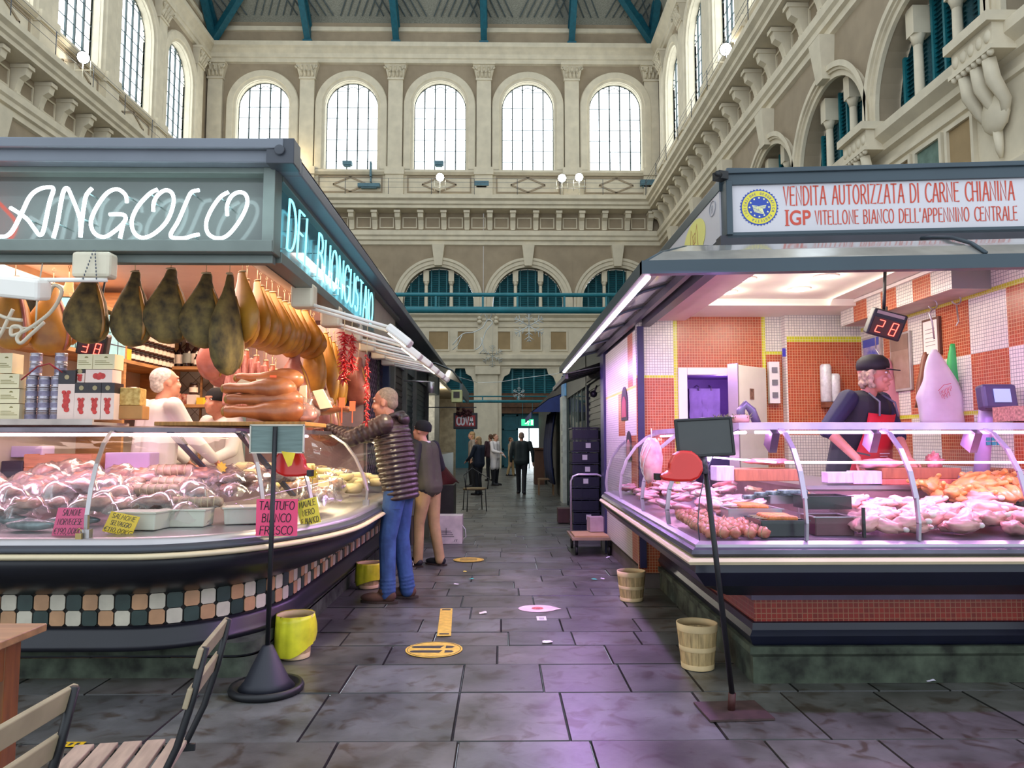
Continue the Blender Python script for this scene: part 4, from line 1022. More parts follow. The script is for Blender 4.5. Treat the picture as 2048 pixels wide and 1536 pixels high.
# ================================================================== goods on and in the deli stall
from mathutils import noise as NZ
def lump(mb, c, r, seed=0, amp=.18, fr=9, R=None, n=9, m=0):
    """irregular rounded lump"""
    i0 = len(mb.v); mb.ell((0, 0, 0), (1, 1, 1), n=n, m=m)
    for i in range(i0, len(mb.v)):
        q = mb.v[i]; k = 1+amp*NZ.noise(Vector((q.x, q.y, q.z))*(fr/6)+Vector((seed*3.7, seed, 0)))*1.6
        q = Vector((q.x*r[0]*k, q.y*r[1]*k, q.z*r[2]*k))
        mb.v[i] = (R @ q if R is not None else q)+Vector(c)
def sheet(mb, w_, d_, seed, amp=.02, n=9, m=0, z=0, t=0):
    """crumpled film"""
    vs = []
    for i in range(n+1):
        for j in range(n+1):
            x = (i/n-.5)*w_; y = (j/n-.5)*d_; e = max(abs(i/n-.5), abs(j/n-.5))*2
            vs.append((x, y, z*(1-e**3)+amp*NZ.noise(Vector((x*22, y*22, seed*5)))*(1.0)))
    mb.add(vs, [(i*(n+1)+j, (i+1)*(n+1)+j, (i+1)*(n+1)+j+1, i*(n+1)+j+1) for i in range(n) for j in range(n)], m, True)
FILM = glass_mat('clear_film', 'fbf6f6', .45, haze=.07, rough=.16)
# --- shelves
JARG = glass_mat('jar_glass', 'f2f2ea', .8, haze=.05)
sh = thing('wall_shelves', 'wooden wall shelves in the back corner of the deli stall', 'shelves', (-3.4, 6.5, 1.5), world=True)
for z, a, e in ((2.11, 5.47, 7.6), (1.74, 5.47, 7.6), (2.52, 5.62, 7.6)): b = MB(); b.bb(-3.70, -3.30, a, e, z-.03, z); b.build('shelf', WOOD, sh)
for z in (2.14, 1.76, 2.50): b = MB(); b.bb(-3.30, -2.92, 7.42, 7.68, z-.03, z); b.build('shelf', WOOD, sh)
for y in (6.525, 7.62): b = MB(); b.bb(-3.70, -3.31, y-.02, y+.02, 1.2, 2.7); b.build('upright', WOOD, sh)
b = MB(); b.bb(-3.12, -3.10, 7.68, 7.7, 1.0, 2.7); b.build('upright', WOOD, sh)
# --- jars
def jar(label, group, r, h, lab, lid, body=None):
    o = thing('jar', label, 'jar', (0, 0, 0), group=group)
    b = MB(); b.lathe([(r*.9, 0), (r, .01), (r, h*.78), (r*.8, h*.86)], n=14); b.build('glass_body', body or JARG, o, w=False)
    b = MB(); b.lathe([(r*1.01, h*.2), (r*1.01, h*.62)], n=14, cap=False); b.build('paper_label', lab, o, w=False)
    b = MB(); b.lathe([(r*.86, h*.84), (r*.88, h), (r*.5, h*1.005)], n=14); b.build('lid', lid, o, w=False)
    return o
WLAB = mat('white_label', 'ece4d6', .6, var=.04); BLID = mat('dark_lid', '2a2428', .4); YLAB = mat('yellow_label', 'e8c22e', .6, var=.03); REDF = mat('pepper_red', 'a8321f', .35, var=.3, scale=20, coat=.5)
BRNF = mat('dark_preserve', '3a2018', .3, coat=.5)
j0 = jar('small white-labelled jar in the stacked rows on the deli side shelf', 'small jars stacked on the side shelf', .040, .098, WLAB, BLID, BRNF)
first = True
for lv in range(3):
    for i in range(10):
        loc = (-3.345, 6.68+i*.088, 2.112+lv*.101)
        if first: j0.location = loc; first = False
        else: dup(j0, loc)
for lv in range(3):
    o = MB(); o.box((-3.36, 6.59, 2.16+lv*.105), (.09, .09, .10)); q = o.build('tin', YLAB if lv != 1 else mat('black_label', '241f1c', .5)); 
    props(q, ['yellow tin at the bottom of the column beside the small jars', 'black tin in the middle of the column beside the small jars', 'yellow tin on top of the column beside the small jars'][lv], 'tin')
jr = jar('big jar of red peppers under the blue boxes', None, .06, .17, REDF, mat('steel_lid', 'b8b0b0', .3, .7), REDF); jr.location = (-3.38, 5.95, 1.742)
dup(jr, (-3.38, 6.12, 1.742), label='second big jar of red peppers, right of the first under the blue boxes')
dup(jr, (-3.40, 6.55, 1.742), label='jar of yellow-green preserves on the lower side shelf', scale=.9); dup(jr, (-3.38, 6.8, 1.742), label='dark red jar furthest back on the lower side shelf', scale=.85)
# light blue boxes
BLUEP = mat('pale_blue_paper', '8fd0e0', .5, var=.06, scale=20); RIB = mat('navy_ribbon', '25304e', .4)
k = 0
for i, (y, z, hh) in enumerate(((5.62, 2.112, .2), (5.88, 2.112, .2), (6.14, 2.112, .2), (6.39, 2.112, .2), (5.74, 2.314, .17), (6.00, 2.314, .17), (6.27, 2.314, .14))):
    o = thing('gift_box', 'pale blue gift-wrapped box, %s on the deli side shelf' % (['front left of the lower row', 'second of the lower row', 'third of the lower row', 'right end of the lower row', 'left of the upper row', 'middle of the upper row', 'right of the upper row'][i]), 'box', (-3.42, y, z), rz=.05*((i*7) % 5-2))
    b = MB(); b.box((0, 0, hh/2), (.22, .235, hh)); b.build('carton', BLUEP, o, w=False)
    b = MB(); b.box((.111, .0, hh/2), (.003, .008, hh)); b.box((.111, 0, hh*.5), (.003, .236, .008)); b.build('ribbon', RIB, o, w=False)
# bottles
BOT = mat('dark_bottle', '1c0f12', .15, coat=.6, var=0)
def bottle(label, px, Y, z, r, h, labm, capm, group=None, lw=.5):
    p = P(px, 700, Y); o = thing('bottle', label, 'bottle', (p.x, Y, z), group=group)
    b = MB(); b.lathe([(r*.92, 0), (r, .01), (r, h*.55), (r*.7, h*.66), (r*.34, h*.72), (r*.32, h*.95)], n=16); b.build('glass_body', BOT, o, w=False)
    b = MB(); b.lathe([(r*1.02, h*.14), (r*1.02, h*.14+h*.36*lw*2)], n=16, cap=False); b.build('paper_label', labm, o, w=False)
    b = MB(); b.lathe([(r*.38, h*.9), (r*.38, h), (r*.2, h*1.002)], n=12); b.build('cap', capm, o, w=False)
bottle('dark wine bottle with white label, leftmost on the back shelf', 345, 7.55, 2.142, .04, .26, WLAB, BLID)
bottle('dark wine bottle with white label, second on the back shelf', 360, 7.55, 2.142, .04, .26, WLAB, BLID)
bottle('tall dark bottle with grey label and white cap on the back shelf', 375, 7.52, 2.142, .042, .28, mat('grey_label', '8b9490', .6), WHITEP)
bottle('tall dark bottle with white cap, rightmost of the big ones on the back shelf', 391, 7.55, 2.142, .042, .28, WLAB, WHITEP)
for i, px in enumerate((392, 401, 409)): bottle('little white-labelled bottle, %s of three at the right end of the back shelf' % ORD[i], px+1, 7.46, 2.142, .023, .14-.04*(i == 2), WLAB, YLAB if i == 1 else WHITEP)
RCAN = mat('tomato_can', 'a52a22', .35, var=.3, scale=30, col2='d8c0a8')
for i, (px, dz) in enumerate(((348, 0), (360, 0), (371, 0), (354, 0))):
    p = P(px, 790, 7.56-.1*(i == 3)); o = MB(); o.lathe([(.037, 0), (.037, .11)], (p.x, p.y, 1.762), 14)
    props(o.build('food_can', RCAN), 'red printed food can, %s on the lower back shelf' % ['left one', 'middle one', 'right one', 'one standing in front'][i], 'can')
jj = jar('dark jar standing on a white tub on the lower back shelf', None, .042, .12, WLAB, BLID, BRNF); jj.location = (P(387, 780, 7.55).x, 7.55, 1.864)
o = MB(); p = P(387, 790, 7.55); o.bb(p.x-.045, p.x+.045, 7.5, 7.6, 1.762, 1.862); props(o.build('tub', WHITEP), 'white tub under the dark jar on the lower back shelf', 'tub')
o = MB(); p = P(404, 795, 7.5); o.bb(p.x-.035, p.x+.035, 7.45, 7.55, 1.762, 1.83); props(o.build('small_box', YLAB), 'little yellow box at the right end of the lower back shelf', 'box')
# plate and stickers on the pillar
p = P(439, 746, 7.57); o = thing('oval_plate', 'white oval plaque hung on the white pillar', 'plaque', p)
b = MB(); b.prism([(.045*math.cos(a), .09*math.sin(a)) for a in [2*PI*k/20 for k in range(20)]], .02, frame((0, .03, 0), (1, 0, 0), (0, 0, 1))); b.build('plate', WHITEP, o, w=False)
b = MB(); [b.box((0, .0075, z), (.03, .002, .004)) for z in (-.03, -.01, .01, .03)]; b.build('faint_print', BLID, o, w=False)
for (px, py, r, c_, lb) in ((437, 714, .05, '30489a', 'small blue notice on the white pillar'), (431, 785, .022, '7a7f86', 'round grey sticker on the white pillar'), (441, 785, .022, '3a5fb0', 'round blue sticker on the white pillar')):
    p = P(px, py, 7.6); o = MB()
    if r > .04: o.bb(p.x-.03, p.x+.03, 7.585, 7.6, p.z-.06, p.z+.06)
    else: o.prism([(r*math.cos(a), r*math.sin(a)) for a in [2*PI*k/14 for k in range(14)]], .006, frame((p.x, 7.6, p.z), (1, 0, 0), (0, 0, 1)))
    props(o.build('sticker', mat('sticker_'+c_, c_, .5)), lb, 'sticker')
p = P(432, 812, 7.6); o = MB()
for k in range(7):
    a = PI*k/6; o.bar((p.x+.012*math.cos(a), 7.592, p.z+.012*math.sin(a)), (p.x+.05*math.cos(a), 7.592, p.z+.06*math.sin(a)), .009, .006)
o.tube([(p.x+.03*math.cos(a), 7.59, p.z-.03+.03*math.sin(a)) for a in [2*PI*k/14 for k in range(15)]], .005, 5)
props(o.build('sticker', mat('sticker_red', 'b8304a', .5)), 'red ray-shaped sticker low on the white pillar', 'sticker')

# --- cartons, cans and cheese on the counter ledge
tr = MB(); tr.bb(-5.6, -2.62, 4.80, 5.25, 1.492, 1.512, 0); tr.bb(-5.6, -2.62, 4.78, 4.80, 1.492, 1.53, 0)
props(tr.build('counter_shelf', mat('pale_ledge', 'c8b8ae', .5)), 'pale ledge along the deli counter top carrying cartons and tins', 'shelf')
CART = mat('pink_white_carton', 'f0d8cc', .5, var=.03); BLKC = mat('black_carton_top', '2b2126', .4, var=.03); TOM = mat('tomato_print', 'd23a34', .5, var=.15, scale=30); CRC = mat('cream_carton', 'e6dcb4', .5, var=.04); GOLD = mat('gold_seal', 'b9a878', .4)
def carton(label, px, y0, y1, wpx, Y=5.0, tall=True, rz=0, kind='tomato', d=.12, group=None):
    k = Y/F; w_ = wpx*k; h = (y1-y0)*k; p = P(px, y1, Y); o = thing('carton', label, 'carton', (p.x, Y+d/2, p.z), rz, group)
    b = MB(); m = CART if kind == 'tomato' else CRC
    if kind == 'tomato' and tall:
        b.box((0, 0, h*.36), (w_, d, h*.72), m=0); b.build('box', m, o, w=False)
        b = MB(); b.box((0, 0, h*.86), (w_, d, h*.28)); b.build('lid', BLKC, o, w=False)
        b = MB(); b.prism([(.016*math.cos(a), .016*math.sin(a)) for a in [2*PI*q/14 for q in range(14)]], .002, frame((0, -d/2, h*.86), (1, 0, 0), (0, 0, 1))); b.build('seal', GOLD, o, w=False)
        b = MB()
        for q, (x, z, r) in enumerate(((0, .48, .020), (.004, .38, .022), (-.003, .28, .020), (.008, .2, .016), (.018, .55, .012), (-.016, .55, .012))):
            b.prism([(x*w_/.12+r*w_/.10*math.cos(a), z*h+r*w_/.10*math.sin(a)) for a in [2*PI*t/12 for t in range(12)]], .002+.0006*q, frame((0, -d/2, 0), (1, 0, 0), (0, 0, 1)))
        b.build('tomato_picture', TOM, o, w=False)
    else:
        b.box((0, 0, h/2), (w_, d, h)); b.build('box', m, o, w=False)
        b = MB()
        if kind == 'tomato':
            for q, (x, z, r) in enumerate(((-.02, .5, .02), (.0, .45, .022), (.025, .5, .02), (.01, .62, .014))): b.prism([(x+r*math.cos(a), z*h+r*math.sin(a)) for a in [2*PI*t/12 for t in range(12)]], .002+.0006*q, frame((0, -d/2, 0), (1, 0, 0), (0, 0, 1)))
            b.build('tomato_picture', TOM, o, w=False)
        else:
            Mx = frame((-w_*.4, -d/2, h*.3), (1, 0, 0), (0, 0, 1))
            for q in range(3): ribbon(b, [(0, q*.012), (w_*(.8-.15*q), q*.012)], .004, .001, 0, Mx)
            b.prism([(.012*math.cos(a), .012*math.sin(a)*.8) for a in [PI*t/8 for t in range(9)]], .002, frame((w_*.1, -d/2, h*.75), (1, 0, 0), (0, 0, 1)))
            b.build('print', mat('carton_print', '8a8048', .6), o, w=False)
    return o
carton('tall black-topped carton with tomato picture, left of the carton group', 130, 741, 839, 33)
for i, px in enumerate((160, 187, 213)): carton('black-topped tomato carton, %s of the front row of three' % ORD[i], px, 766, 839, 26.5)
carton('short black carton with gold seal, left of the lying tomato carton', 159, 739, 765, 19, Y=5.02)
carton('carton lying on its side with tomato picture, on the front row', 197, 739, 765, 53, tall=False)
carton('cream carton, left one of the top pair by the number display', 169, 708, 738, 30, tall=False, kind='cream', Y=5.02); carton('cream carton, right one of the top pair by the number display', 207, 708, 738, 43, tall=False, kind='cream', Y=5.02)
for i, (px, y0, y1, w_) in enumerate(((17, 748, 776, 40), (17, 778, 806, 40), (17, 808, 839, 40), (9, 706, 746, 28), (-28, 748, 776, 40), (-28, 778, 806, 40), (-28, 808, 839, 40))):
    carton('cream printed carton, %s' % ['top of the left stack of three', 'middle of the left stack of three', 'bottom of the left stack of three', 'upright one on the left stack', 'top one cut by the left edge', 'middle one cut by the left edge', 'bottom one cut by the left edge'][i], px, y0, y1, w_, tall=False, kind='cream')
CANM = mat('tin_can', 'b6b0b8', .25, .8, var=.1); CANL = mat('can_label', '8d86a0', .4, var=.2, scale=30)
cn = thing('food_can', 'silver food can in the stacked columns on the counter ledge', 'can', (0, 0, 0), group='silver cans stacked on the counter ledge')
b = MB(); b.lathe([(.036, 0), (.040, .003), (.040, .008), (.038, .012), (.038, .068), (.040, .072), (.040, .077), (.034, .078)], n=18); b.build('tin', CANM, cn, w=False)
b = MB(); b.lathe([(.0385, .022), (.0385, .055)], n=18, cap=False); b.build('paper_label', CANL, cn, w=False)
k = 0
for px, n_ in ((52, 6), (78, 4), (103, 6)):
    for i in range(n_):
        p = P(px+(5 if i > 3 else 0), 839, 5.0); loc = (p.x, 5.05+.012*((k*3) % 3), 1.513+i*.079)
        if k == 0: cn.location = loc
        else: dup(cn, loc)
        k += 1
o = MB(); p = P(90, 730, 4.98); o.tube([P(42, 760, 4.96), P(75, 733, 4.96), P(100, 727, 4.96), P(125, 745, 4.98)], .005, 6); o.tube([P(98, 727, 4.96), P(112, 738, 4.97)], .004, 6)
props(o.build('eyeglasses', mat('red_frame', 'a02830', .4)), 'red-rimmed glasses lying on the silver cans', 'glasses')
o = MB(); p = P(257, 812, 5.1); o.box(p+Vector((0, .06, .065)), (.13, .16, .12), .2); props(o.build('cheese_block', mat('grain_cheese', 'd9bd72', .6, var=.3, scale=40, col2='b08a40'), bevel=.006), 'speckled yellow nougat-like cheese block stacked on a tan one', 'cheese')
o = MB(); p = P(257, 840, 5.1); o.box(p+Vector((0, .07, .052)), (.155, .18, .095), .2); props(o.build('cheese_block', mat('tan_cheese', 'b8864a', .6, var=.1), bevel=.006), 'tan block under the speckled cheese block', 'cheese')
bd = MB(); bd.bb(-2.33, -1.32, 5.0, 5.6, 1.492, 1.52); props(bd.build('serving_board', mat('board_wood', 'b07c3c', .6, var=.15, stretch=(8, 1, 1)), bevel=.004), 'long wooden board on the counter under the cured legs', 'board')
# cured legs stacked on the board
LEG = mat('cured_leg', 'b06a3e', .4, var=.3, scale=7, bump=.3, col2='7c3c22', coat=.35)
CUT = mat('cut_end', '9a7a3c', .6, var=.3)
def leg(label, px, py, Y, rz, L=.55, sc=1.0, tilt=0):
    p = P(px, py, Y); o = thing('cured_pork', label, 'ham', (p.x, Y, p.z), group=None)
    o.rotation_euler = (0, tilt, rz); b = MB(); n = 16
    prof = [(.030, 0), (.040, .02), (.042, .06), (.038, .12), (.048, .2), (.066, .28), (.082, .36), (.088, .43), (.075, .5), (.03, .545)]
    vs = []
    for r, x in prof:
        for j in range(n):
            a = 2*PI*j/n; rr = r*sc*(1+.08*math.sin(3*a+x*25)); vs.append((x*sc, rr*math.cos(a)*1.15, rr*math.sin(a)+.05*sc))
    b.add(vs, [(i*n+j, i*n+(j+1) % n, (i+1)*n+(j+1) % n, (i+1)*n+j) for i in range(len(prof)-1) for j in range(n)]+[tuple(range(n)), tuple((len(prof)-1)*n+j for j in range(n))], 0, True)
    b.build('meat', LEG, o, w=False); b = MB(); b.ell((0.005, 0, .05*sc), (.022*sc, .042*sc, .034*sc), n=7); b.build('knuckle_end', CUT, o, w=False)
leg('cured pork leg at the bottom of the stack on the board', 447, 838, 5.25, .05, sc=1.05)
leg('cured pork leg second from the bottom of the stack', 452, 812, 5.30, .1, sc=.98)
leg('smaller cured leg end on top of the stack', 446, 790, 5.32, .0, sc=.95)
leg('cured leg lying across behind the top of the stack', 470, 768, 5.5, .2, sc=.9)
leg('long cured leg end pointing to the customer\'s hands', 622, 838, 5.45, 2.6, sc=.8)
leg('thin ochre leg lying in front of the clear bags', 700, 826, 5.9, 3.0, sc=.6)
# clear bags and parchment papers on top
BAGP = mat('parchment', 'e6cfae', .7, var=.08)
for i, (pts, Y, lab) in enumerate((([(600, 772), (592, 820), (612, 812), (612, 770)], 5.5, 'upright paper wedge standing between the clear bags'), ([(625, 782), (645, 778), (664, 815), (640, 818)], 5.55, 'slanted paper wedge right of the other on the counter'), ([(468, 770), (482, 758), (505, 765), (512, 778), (490, 782)], 5.35, 'folded parchment paper on top of the stacked legs'), ([(512, 758), (535, 757), (538, 778), (515, 780)], 5.4, 'small white paper beside the folded parchment'))):
    o = MB(); vs = [P(x, y, Y) for x, y in pts]; n = len(vs); o.add(vs+[q+Vector((.0, .03, 0)) for q in vs], [tuple(range(n)), tuple(range(2*n-1, n-1, -1))]+[(j, (j+1) % n, n+(j+1) % n, n+j) for j in range(n)])
    props(o.build('paper_wedge', BAGP), lab, 'paper')
HAMS = mat('sliced_ham', 'c4806a', .4, var=.3, scale=10, col2='8e4c36', coat=.4)
for i, (px, py, Y, r) in enumerate(((560, 830, 5.35, .12), (600, 826, 5.5, .11), (560, 795, 5.45, .10), (640, 805, 5.8, .09), (612, 842, 5.3, .08), (580, 808, 5.5, .09))):
    p = P(px, py, Y); o = thing('bagged_ham_piece', 'ham piece in a clear bag on the board, %s' % ['low centre', 'right of centre', 'upper left', 'under the slanted paper', 'small front right one', 'middle of the pile'][i], 'ham', (p.x, p.y, max(1.52, p.z-.06)))
    b = MB(); lump(b, (0, 0, r*.62), (r, r*.9, r*.62), i, .2); b.build('meat', HAMS, o, w=False)
    b = MB(); lump(b, (0, 0, r*.72), (r*1.2, r*1.1, r*.85), i+9, .35, n=8); b.build('clear_bag', FILM, o, w=False)
for i, (px, py, c_) in enumerate(((546, 761, 'orange tag'), (684, 805, 'left orange tag'), (705, 812, 'right orange tag'))):
    p = P(px, py, 5.7 if i else 5.3); o = MB(); o.box(p, (.045, .006, .075), .1); o.bar(p+Vector((0, 0, -.03)), (p.x, p.y, 1.53), .006)
    props(o.build('price_tag', mat('orange_tag', 'f0542a', .5, var=.05, emit=(1, .2, .05), es=.15)), 'small '+c_+' on a stick %s' % ('above the stacked legs' if i == 0 else 'in front of the customer'), 'tag')  # faint glow put into the tag colour, the tags are no lamps

# --- inside the glass case
SALM = mat('salami_casing', '7a5a44', .55, var=.35, scale=30, col2='b09a84', bump=.3); MPK = mat('cured_meat_pack', '7e4636', .4, var=.4, scale=22, col2='b58a72', coat=.5)
SILV = mat('silver_pack', '7f8f90', .25, .5, var=.3, scale=20); CHEE = mat('cream_cheese', 'e8d29a', .5, var=.08); WTUB = mat('white_tub_case', 'd9d2c0', .4, var=.04)
protos = {}
def proto(kind):
    if kind in protos: return None
def put(kind, x, y, z, rz, sc=1.0, tilt=0):
    if kind in protos:
        c = dup(protos[kind], (x, y, z), None, rot=(tilt, 0, rz), scale=sc); return c
    if kind == 'salami':
        o = thing('salami', 'netted brown salami among the bagged meats in the case', 'salami', (x, y, z), rz, 'salamis in the deli case')
        b = MB(); b.cap((-.09, 0, .032), (.09, 0, .032), .030, .032, 12); b.build('casing', SALM, o, w=False)
        b = MB(); [b.tube([(u, .033*math.cos(a), .032+.033*math.sin(a)) for a in [2*PI*k/10 for k in range(11)]], .002, 4) for u in (-.07, -.035, 0, .035, .07)]; b.build('netting', ROPE, o, w=False)
    elif kind == 'pack':
        o = thing('meat_packet', 'clear wrapped packet of cured meat heaped in the deli case', 'packet', (x, y, z), rz, 'wrapped meat packets in the deli case')
        b = MB(); lump(b, (0, 0, .035), (.085, .06, .034), 3, .3, 14); b.build('meat', MPK, o, w=False)
        b = MB(); sheet(b, .24, .17, 5, .04, 9, 0, .075); b.build('film', FILM, o, w=False)
    elif kind == 'silver':
        o = thing('vacuum_pack', 'silvery vacuum pack lying at the front of the case', 'packet', (x, y, z), rz, 'silvery vacuum packs at the front left of the case')
        b = MB(); lump(b, (0, 0, .03), (.15, .05, .03), 8, .12, 12); b.build('pack', SILV, o, w=False)
        b = MB(); sheet(b, .34, .13, 2, .02, 9, 0, .066); b.build('film', FILM, o, w=False)
    elif kind == 'wheel':
        o = thing('cream_cheese', 'small cream cheese wheel in the side case', 'cheese', (x, y, z), rz, 'cream cheese wheels in the side case')
        b = MB(); b.lathe([(.055, 0), (.07, .012), (.073, .035), (.07, .058), (.055, .07)], n=20); b.build('rind', CHEE, o, w=False)
        b = MB(); b.lathe([(.03, .0705), (.03, .072)], n=14); b.build('round_label', mat('cheese_label', 'c8d8b0', .6), o, w=False)
    elif kind == 'wedge':
        o = thing('cheese_wedge', 'pale cheese wedge in the side case', 'cheese', (x, y, z), rz, 'pale cheese wedges in the side case')
        b = MB(); b.prism([(0, 0), (.14, -.04), (.15, 0), (.14, .04)], .06); b.build('paste', mat('wedge_paste', 'ecd9a0', .5, var=.05), o, w=False)
        b = MB(); b.prism([(.141, -.041), (.156, 0), (.141, .041), (.151, 0)], .061); b.build('rind', mat('wedge_rind', 'b08a4a', .6), o, w=False)
    elif kind == 'tub':
        o = thing('storage_tub', 'white plastic tub at the front of the deli case', 'tub', (x, y, z), rz, 'white tubs at the front of the deli case')
        b = MB(); b.box((0, 0, .05), (.26, .17, .1), tp=1.06); b.build('tub_body', WTUB, o, w=False, bevel=.006)
        b = MB(); b.bb(-.145, .145, -.10, .10, .098, .106); b.build('rim', WTUB, o, w=False)
    protos[kind] = o; o.rotation_euler = (tilt, 0, rz); return o
rnd = random.Random(11)
# front run: silver packs left, tubs, salamis and heaps
for x, y, rz in ((-3.05, 4.36, .05), (-2.72, 4.37, -.05), (-2.62, 4.62, .1), (-3.35, 4.4, 0), (-3.0, 4.62, -.1), (-3.7, 4.45, .1), (-4.0, 4.4, -.1)): put('silver', x, y, .875, rz)
for x, y, rz in ((-1.93, 4.62, .05), (-2.13, 4.46, -.1), (-1.62, 4.78, .35)): put('tub', x, y, .872, rz)
tops = []
for i in range(74):
    x = rnd.uniform(-3.5, -1.55); y = rnd.uniform(4.62, 5.34)
    if x > -1.9 and y < 4.62+(x+1.9)*1.3: continue
    z = .90+(y-4.6)*.28+rnd.uniform(0, .07)
    k = 'salami' if rnd.random() < .35 and x > -2.6 else 'pack'
    put(k, x, y, z, rnd.uniform(-.9, .9), rnd.uniform(.8, 1.35), rnd.uniform(-.2, .3))
for i, (px, py, Y) in enumerate(((315, 985, 4.85), (350, 970, 5.0), (345, 945, 5.15), (300, 1012, 4.75), (270, 1015, 4.72), (375, 1000, 4.9), (330, 1012, 4.72))):
    p = P(px, py, Y); put('salami', p.x, Y, max(.9, p.z-.03), rnd.uniform(-.3, .3), 1.35)
for i in range(70):
    y = rnd.uniform(5.3, 7.9); x = rnd.uniform(-2.1, -1.28)
    z = .905+(-1.2-x)*.22+rnd.uniform(0, .05)
    k = rnd.choice(('wheel', 'wedge', 'pack', 'wheel')) if y > 5.7 else 'pack'
    put(k, x, y, z, rnd.uniform(0, 6), rnd.uniform(.85, 1.3), rnd.uniform(-.15, .15))
# crate, trays and boards on the work shelf
o = thing('wooden_crate', 'pinkish wooden crate on the shelf inside the case, at the left', 'crate', (P(115, 950, 5.5).x, 5.6, 1.105))
for z in (.045, .14): b = MB(); b.box((0, -.1, z), (.49, .015, .088)); b.build('slat', mat('crate_wood', 'c98a6a', .6, var=.12, stretch=(1, 6, 6)), o, w=False)
b = MB(); b.box((0, .1, .095), (.49, .015, .19)); b.box((-.24, 0, .095), (.012, .2, .19)); b.box((.24, 0, .095), (.012, .2, .19)); b.box((0, 0, .01), (.48, .2, .015)); b.build('box_sides', MATS['crate_wood'], o, w=False)
for (px0, px1, y0, y1, Y, c_, nm, lb) in ((0, 46, 922, 955, 5.48, '2a2438', 'tray', 'dark tray left of the pink crate'), (12, 85, 892, 915, 5.66, 'c8b8e0', 'storage_box', 'white box with lilac light in its colour, behind the pink crate'),  # lilac light on the two white boxes is put into their colours
   (208, 300, 905, 950, 5.6, 'c9b0e0', 'storage_box', 'white box with lilac light in its colour, right of the pink crate'), (196, 330, 950, 966, 5.48, 'd08a78', 'cutting_board', 'long pink board below the lilac-tinted box')):
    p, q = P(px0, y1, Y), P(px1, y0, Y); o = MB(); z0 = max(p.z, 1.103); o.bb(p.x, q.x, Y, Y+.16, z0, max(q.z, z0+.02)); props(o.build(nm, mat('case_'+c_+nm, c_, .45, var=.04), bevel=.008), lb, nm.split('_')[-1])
SALMN = mat('smoked_salmon', 'd8653c', .35, var=.25, scale=18, coat=.5)
for i, (px, py) in enumerate(((98, 968), (122, 978), (147, 966), (135, 988))):
    p = P(px, py, 5.15); o = thing('salmon_piece', 'orange smoked salmon piece in film, %s' % ['left one', 'centre one', 'right one', 'front one'][i], 'salmon', (p.x, 5.15-.1*(i == 3), p.z-.04)); b = MB(); lump(b, (0, 0, .04), (.055, .05, .045), i, .3); b.build('flesh', SALMN, o, w=False)
    b = MB(); sheet(b, .2, .18, i, .05, 9, 0, .1); b.build('film', FILM, o, w=False)
# price cards
def card(pts_px, Y, colr, lines, lab, wd=.0026, tilt=.05, cat='price card'):
    (x0, y0), (x1, y1), (x2, y2) = pts_px   # bottom-left, bottom-right, top-left
    A, B, C_ = P(x0, y0, Y), P(x1, y1, Y), P(x2, y2, Y+tilt); M = frame(A, B-A, C_-A); w_ = (B-A).length; h = (C_-A).length
    o = thing('price_card', lab, cat, A+Vector((w_/2, 0, 0)), world=True)
    b = MB(); b.prism([(0, 0), (w_, 0), (w_, h), (0, h)], -.004, M); b.build('card', mat('card_'+colr, colr, .6, var=.03), o)
    n = len(lines)
    for i, (s, fw) in enumerate(lines):
        b = MB()
        lh = h/n*.66; yy = h-(i+.86)*h/n
        lettering(b, s, M @ Matrix.Translation((w_*(1-fw)/2, yy, .0005)), lh, wd, fit=w_*fw, slant=.1)
        b.build('handwriting', mat('marker_ink', '2a1c28', .6, var=0), o)
    return o
card([(511, 1072), (594, 1072), (511, 998)], 4.44, 'f2507c', [('TARTUFO', .86), ('BIANCO', .7), ('FRESCO', .8)], 'pink handwritten card TARTUFO BIANCO FRESCO on the glass', .005, .0)
card([(103, 1071), (164, 1071), (108, 1016)], 4.22, 'ef5a86', [('SALMONE', .6), ('NORVEGESE', .8), ('€190,00KG', .92)], 'pink handwritten price card for salmon at the left', .0024)
card([(204, 1062), (262, 1074), (222, 1022)], 4.26, 'edc02c', [('SALMONE', .8), ('SELVAGGIO', .7), ('€110,00KG', .95)], 'yellow handwritten price card SALMONE SELVAGGIO', .0024)
card([(602, 1054), (642, 1044), (593, 1003)], 4.84, 'e6d84a', [('MAIALE', .8), ('NERO', .6), ('E BIANCO', .85)], 'yellow handwritten card right of the pink truffle card', .0035, .02)
for i, (px, py, Y) in enumerate(((443, 935, 5.2), (625, 948, 5.4))):
    p = P(px, py, Y); o = thing('price_tag', 'little star-shaped yellow tag, %s' % ['above the front meat packets', 'by the side case cheeses'][i], 'tag', (p.x, p.y, .95), world=True); b = MB()
    b.prism([((.028 if k % 2 else .042)*math.cos(2*PI*k/16), (.028 if k % 2 else .042)*math.sin(2*PI*k/16)) for k in range(16)], .004, frame(p, (1, 0, 0), (0, 0, 1))); b.build('tag', mat('tag_yellow', 'e8c22c', .5), o)
    b = MB(); b.bar((p.x, p.y+.004, .96), (p.x, p.y+.004, p.z), .005); b.build('stick', ROPE, o)
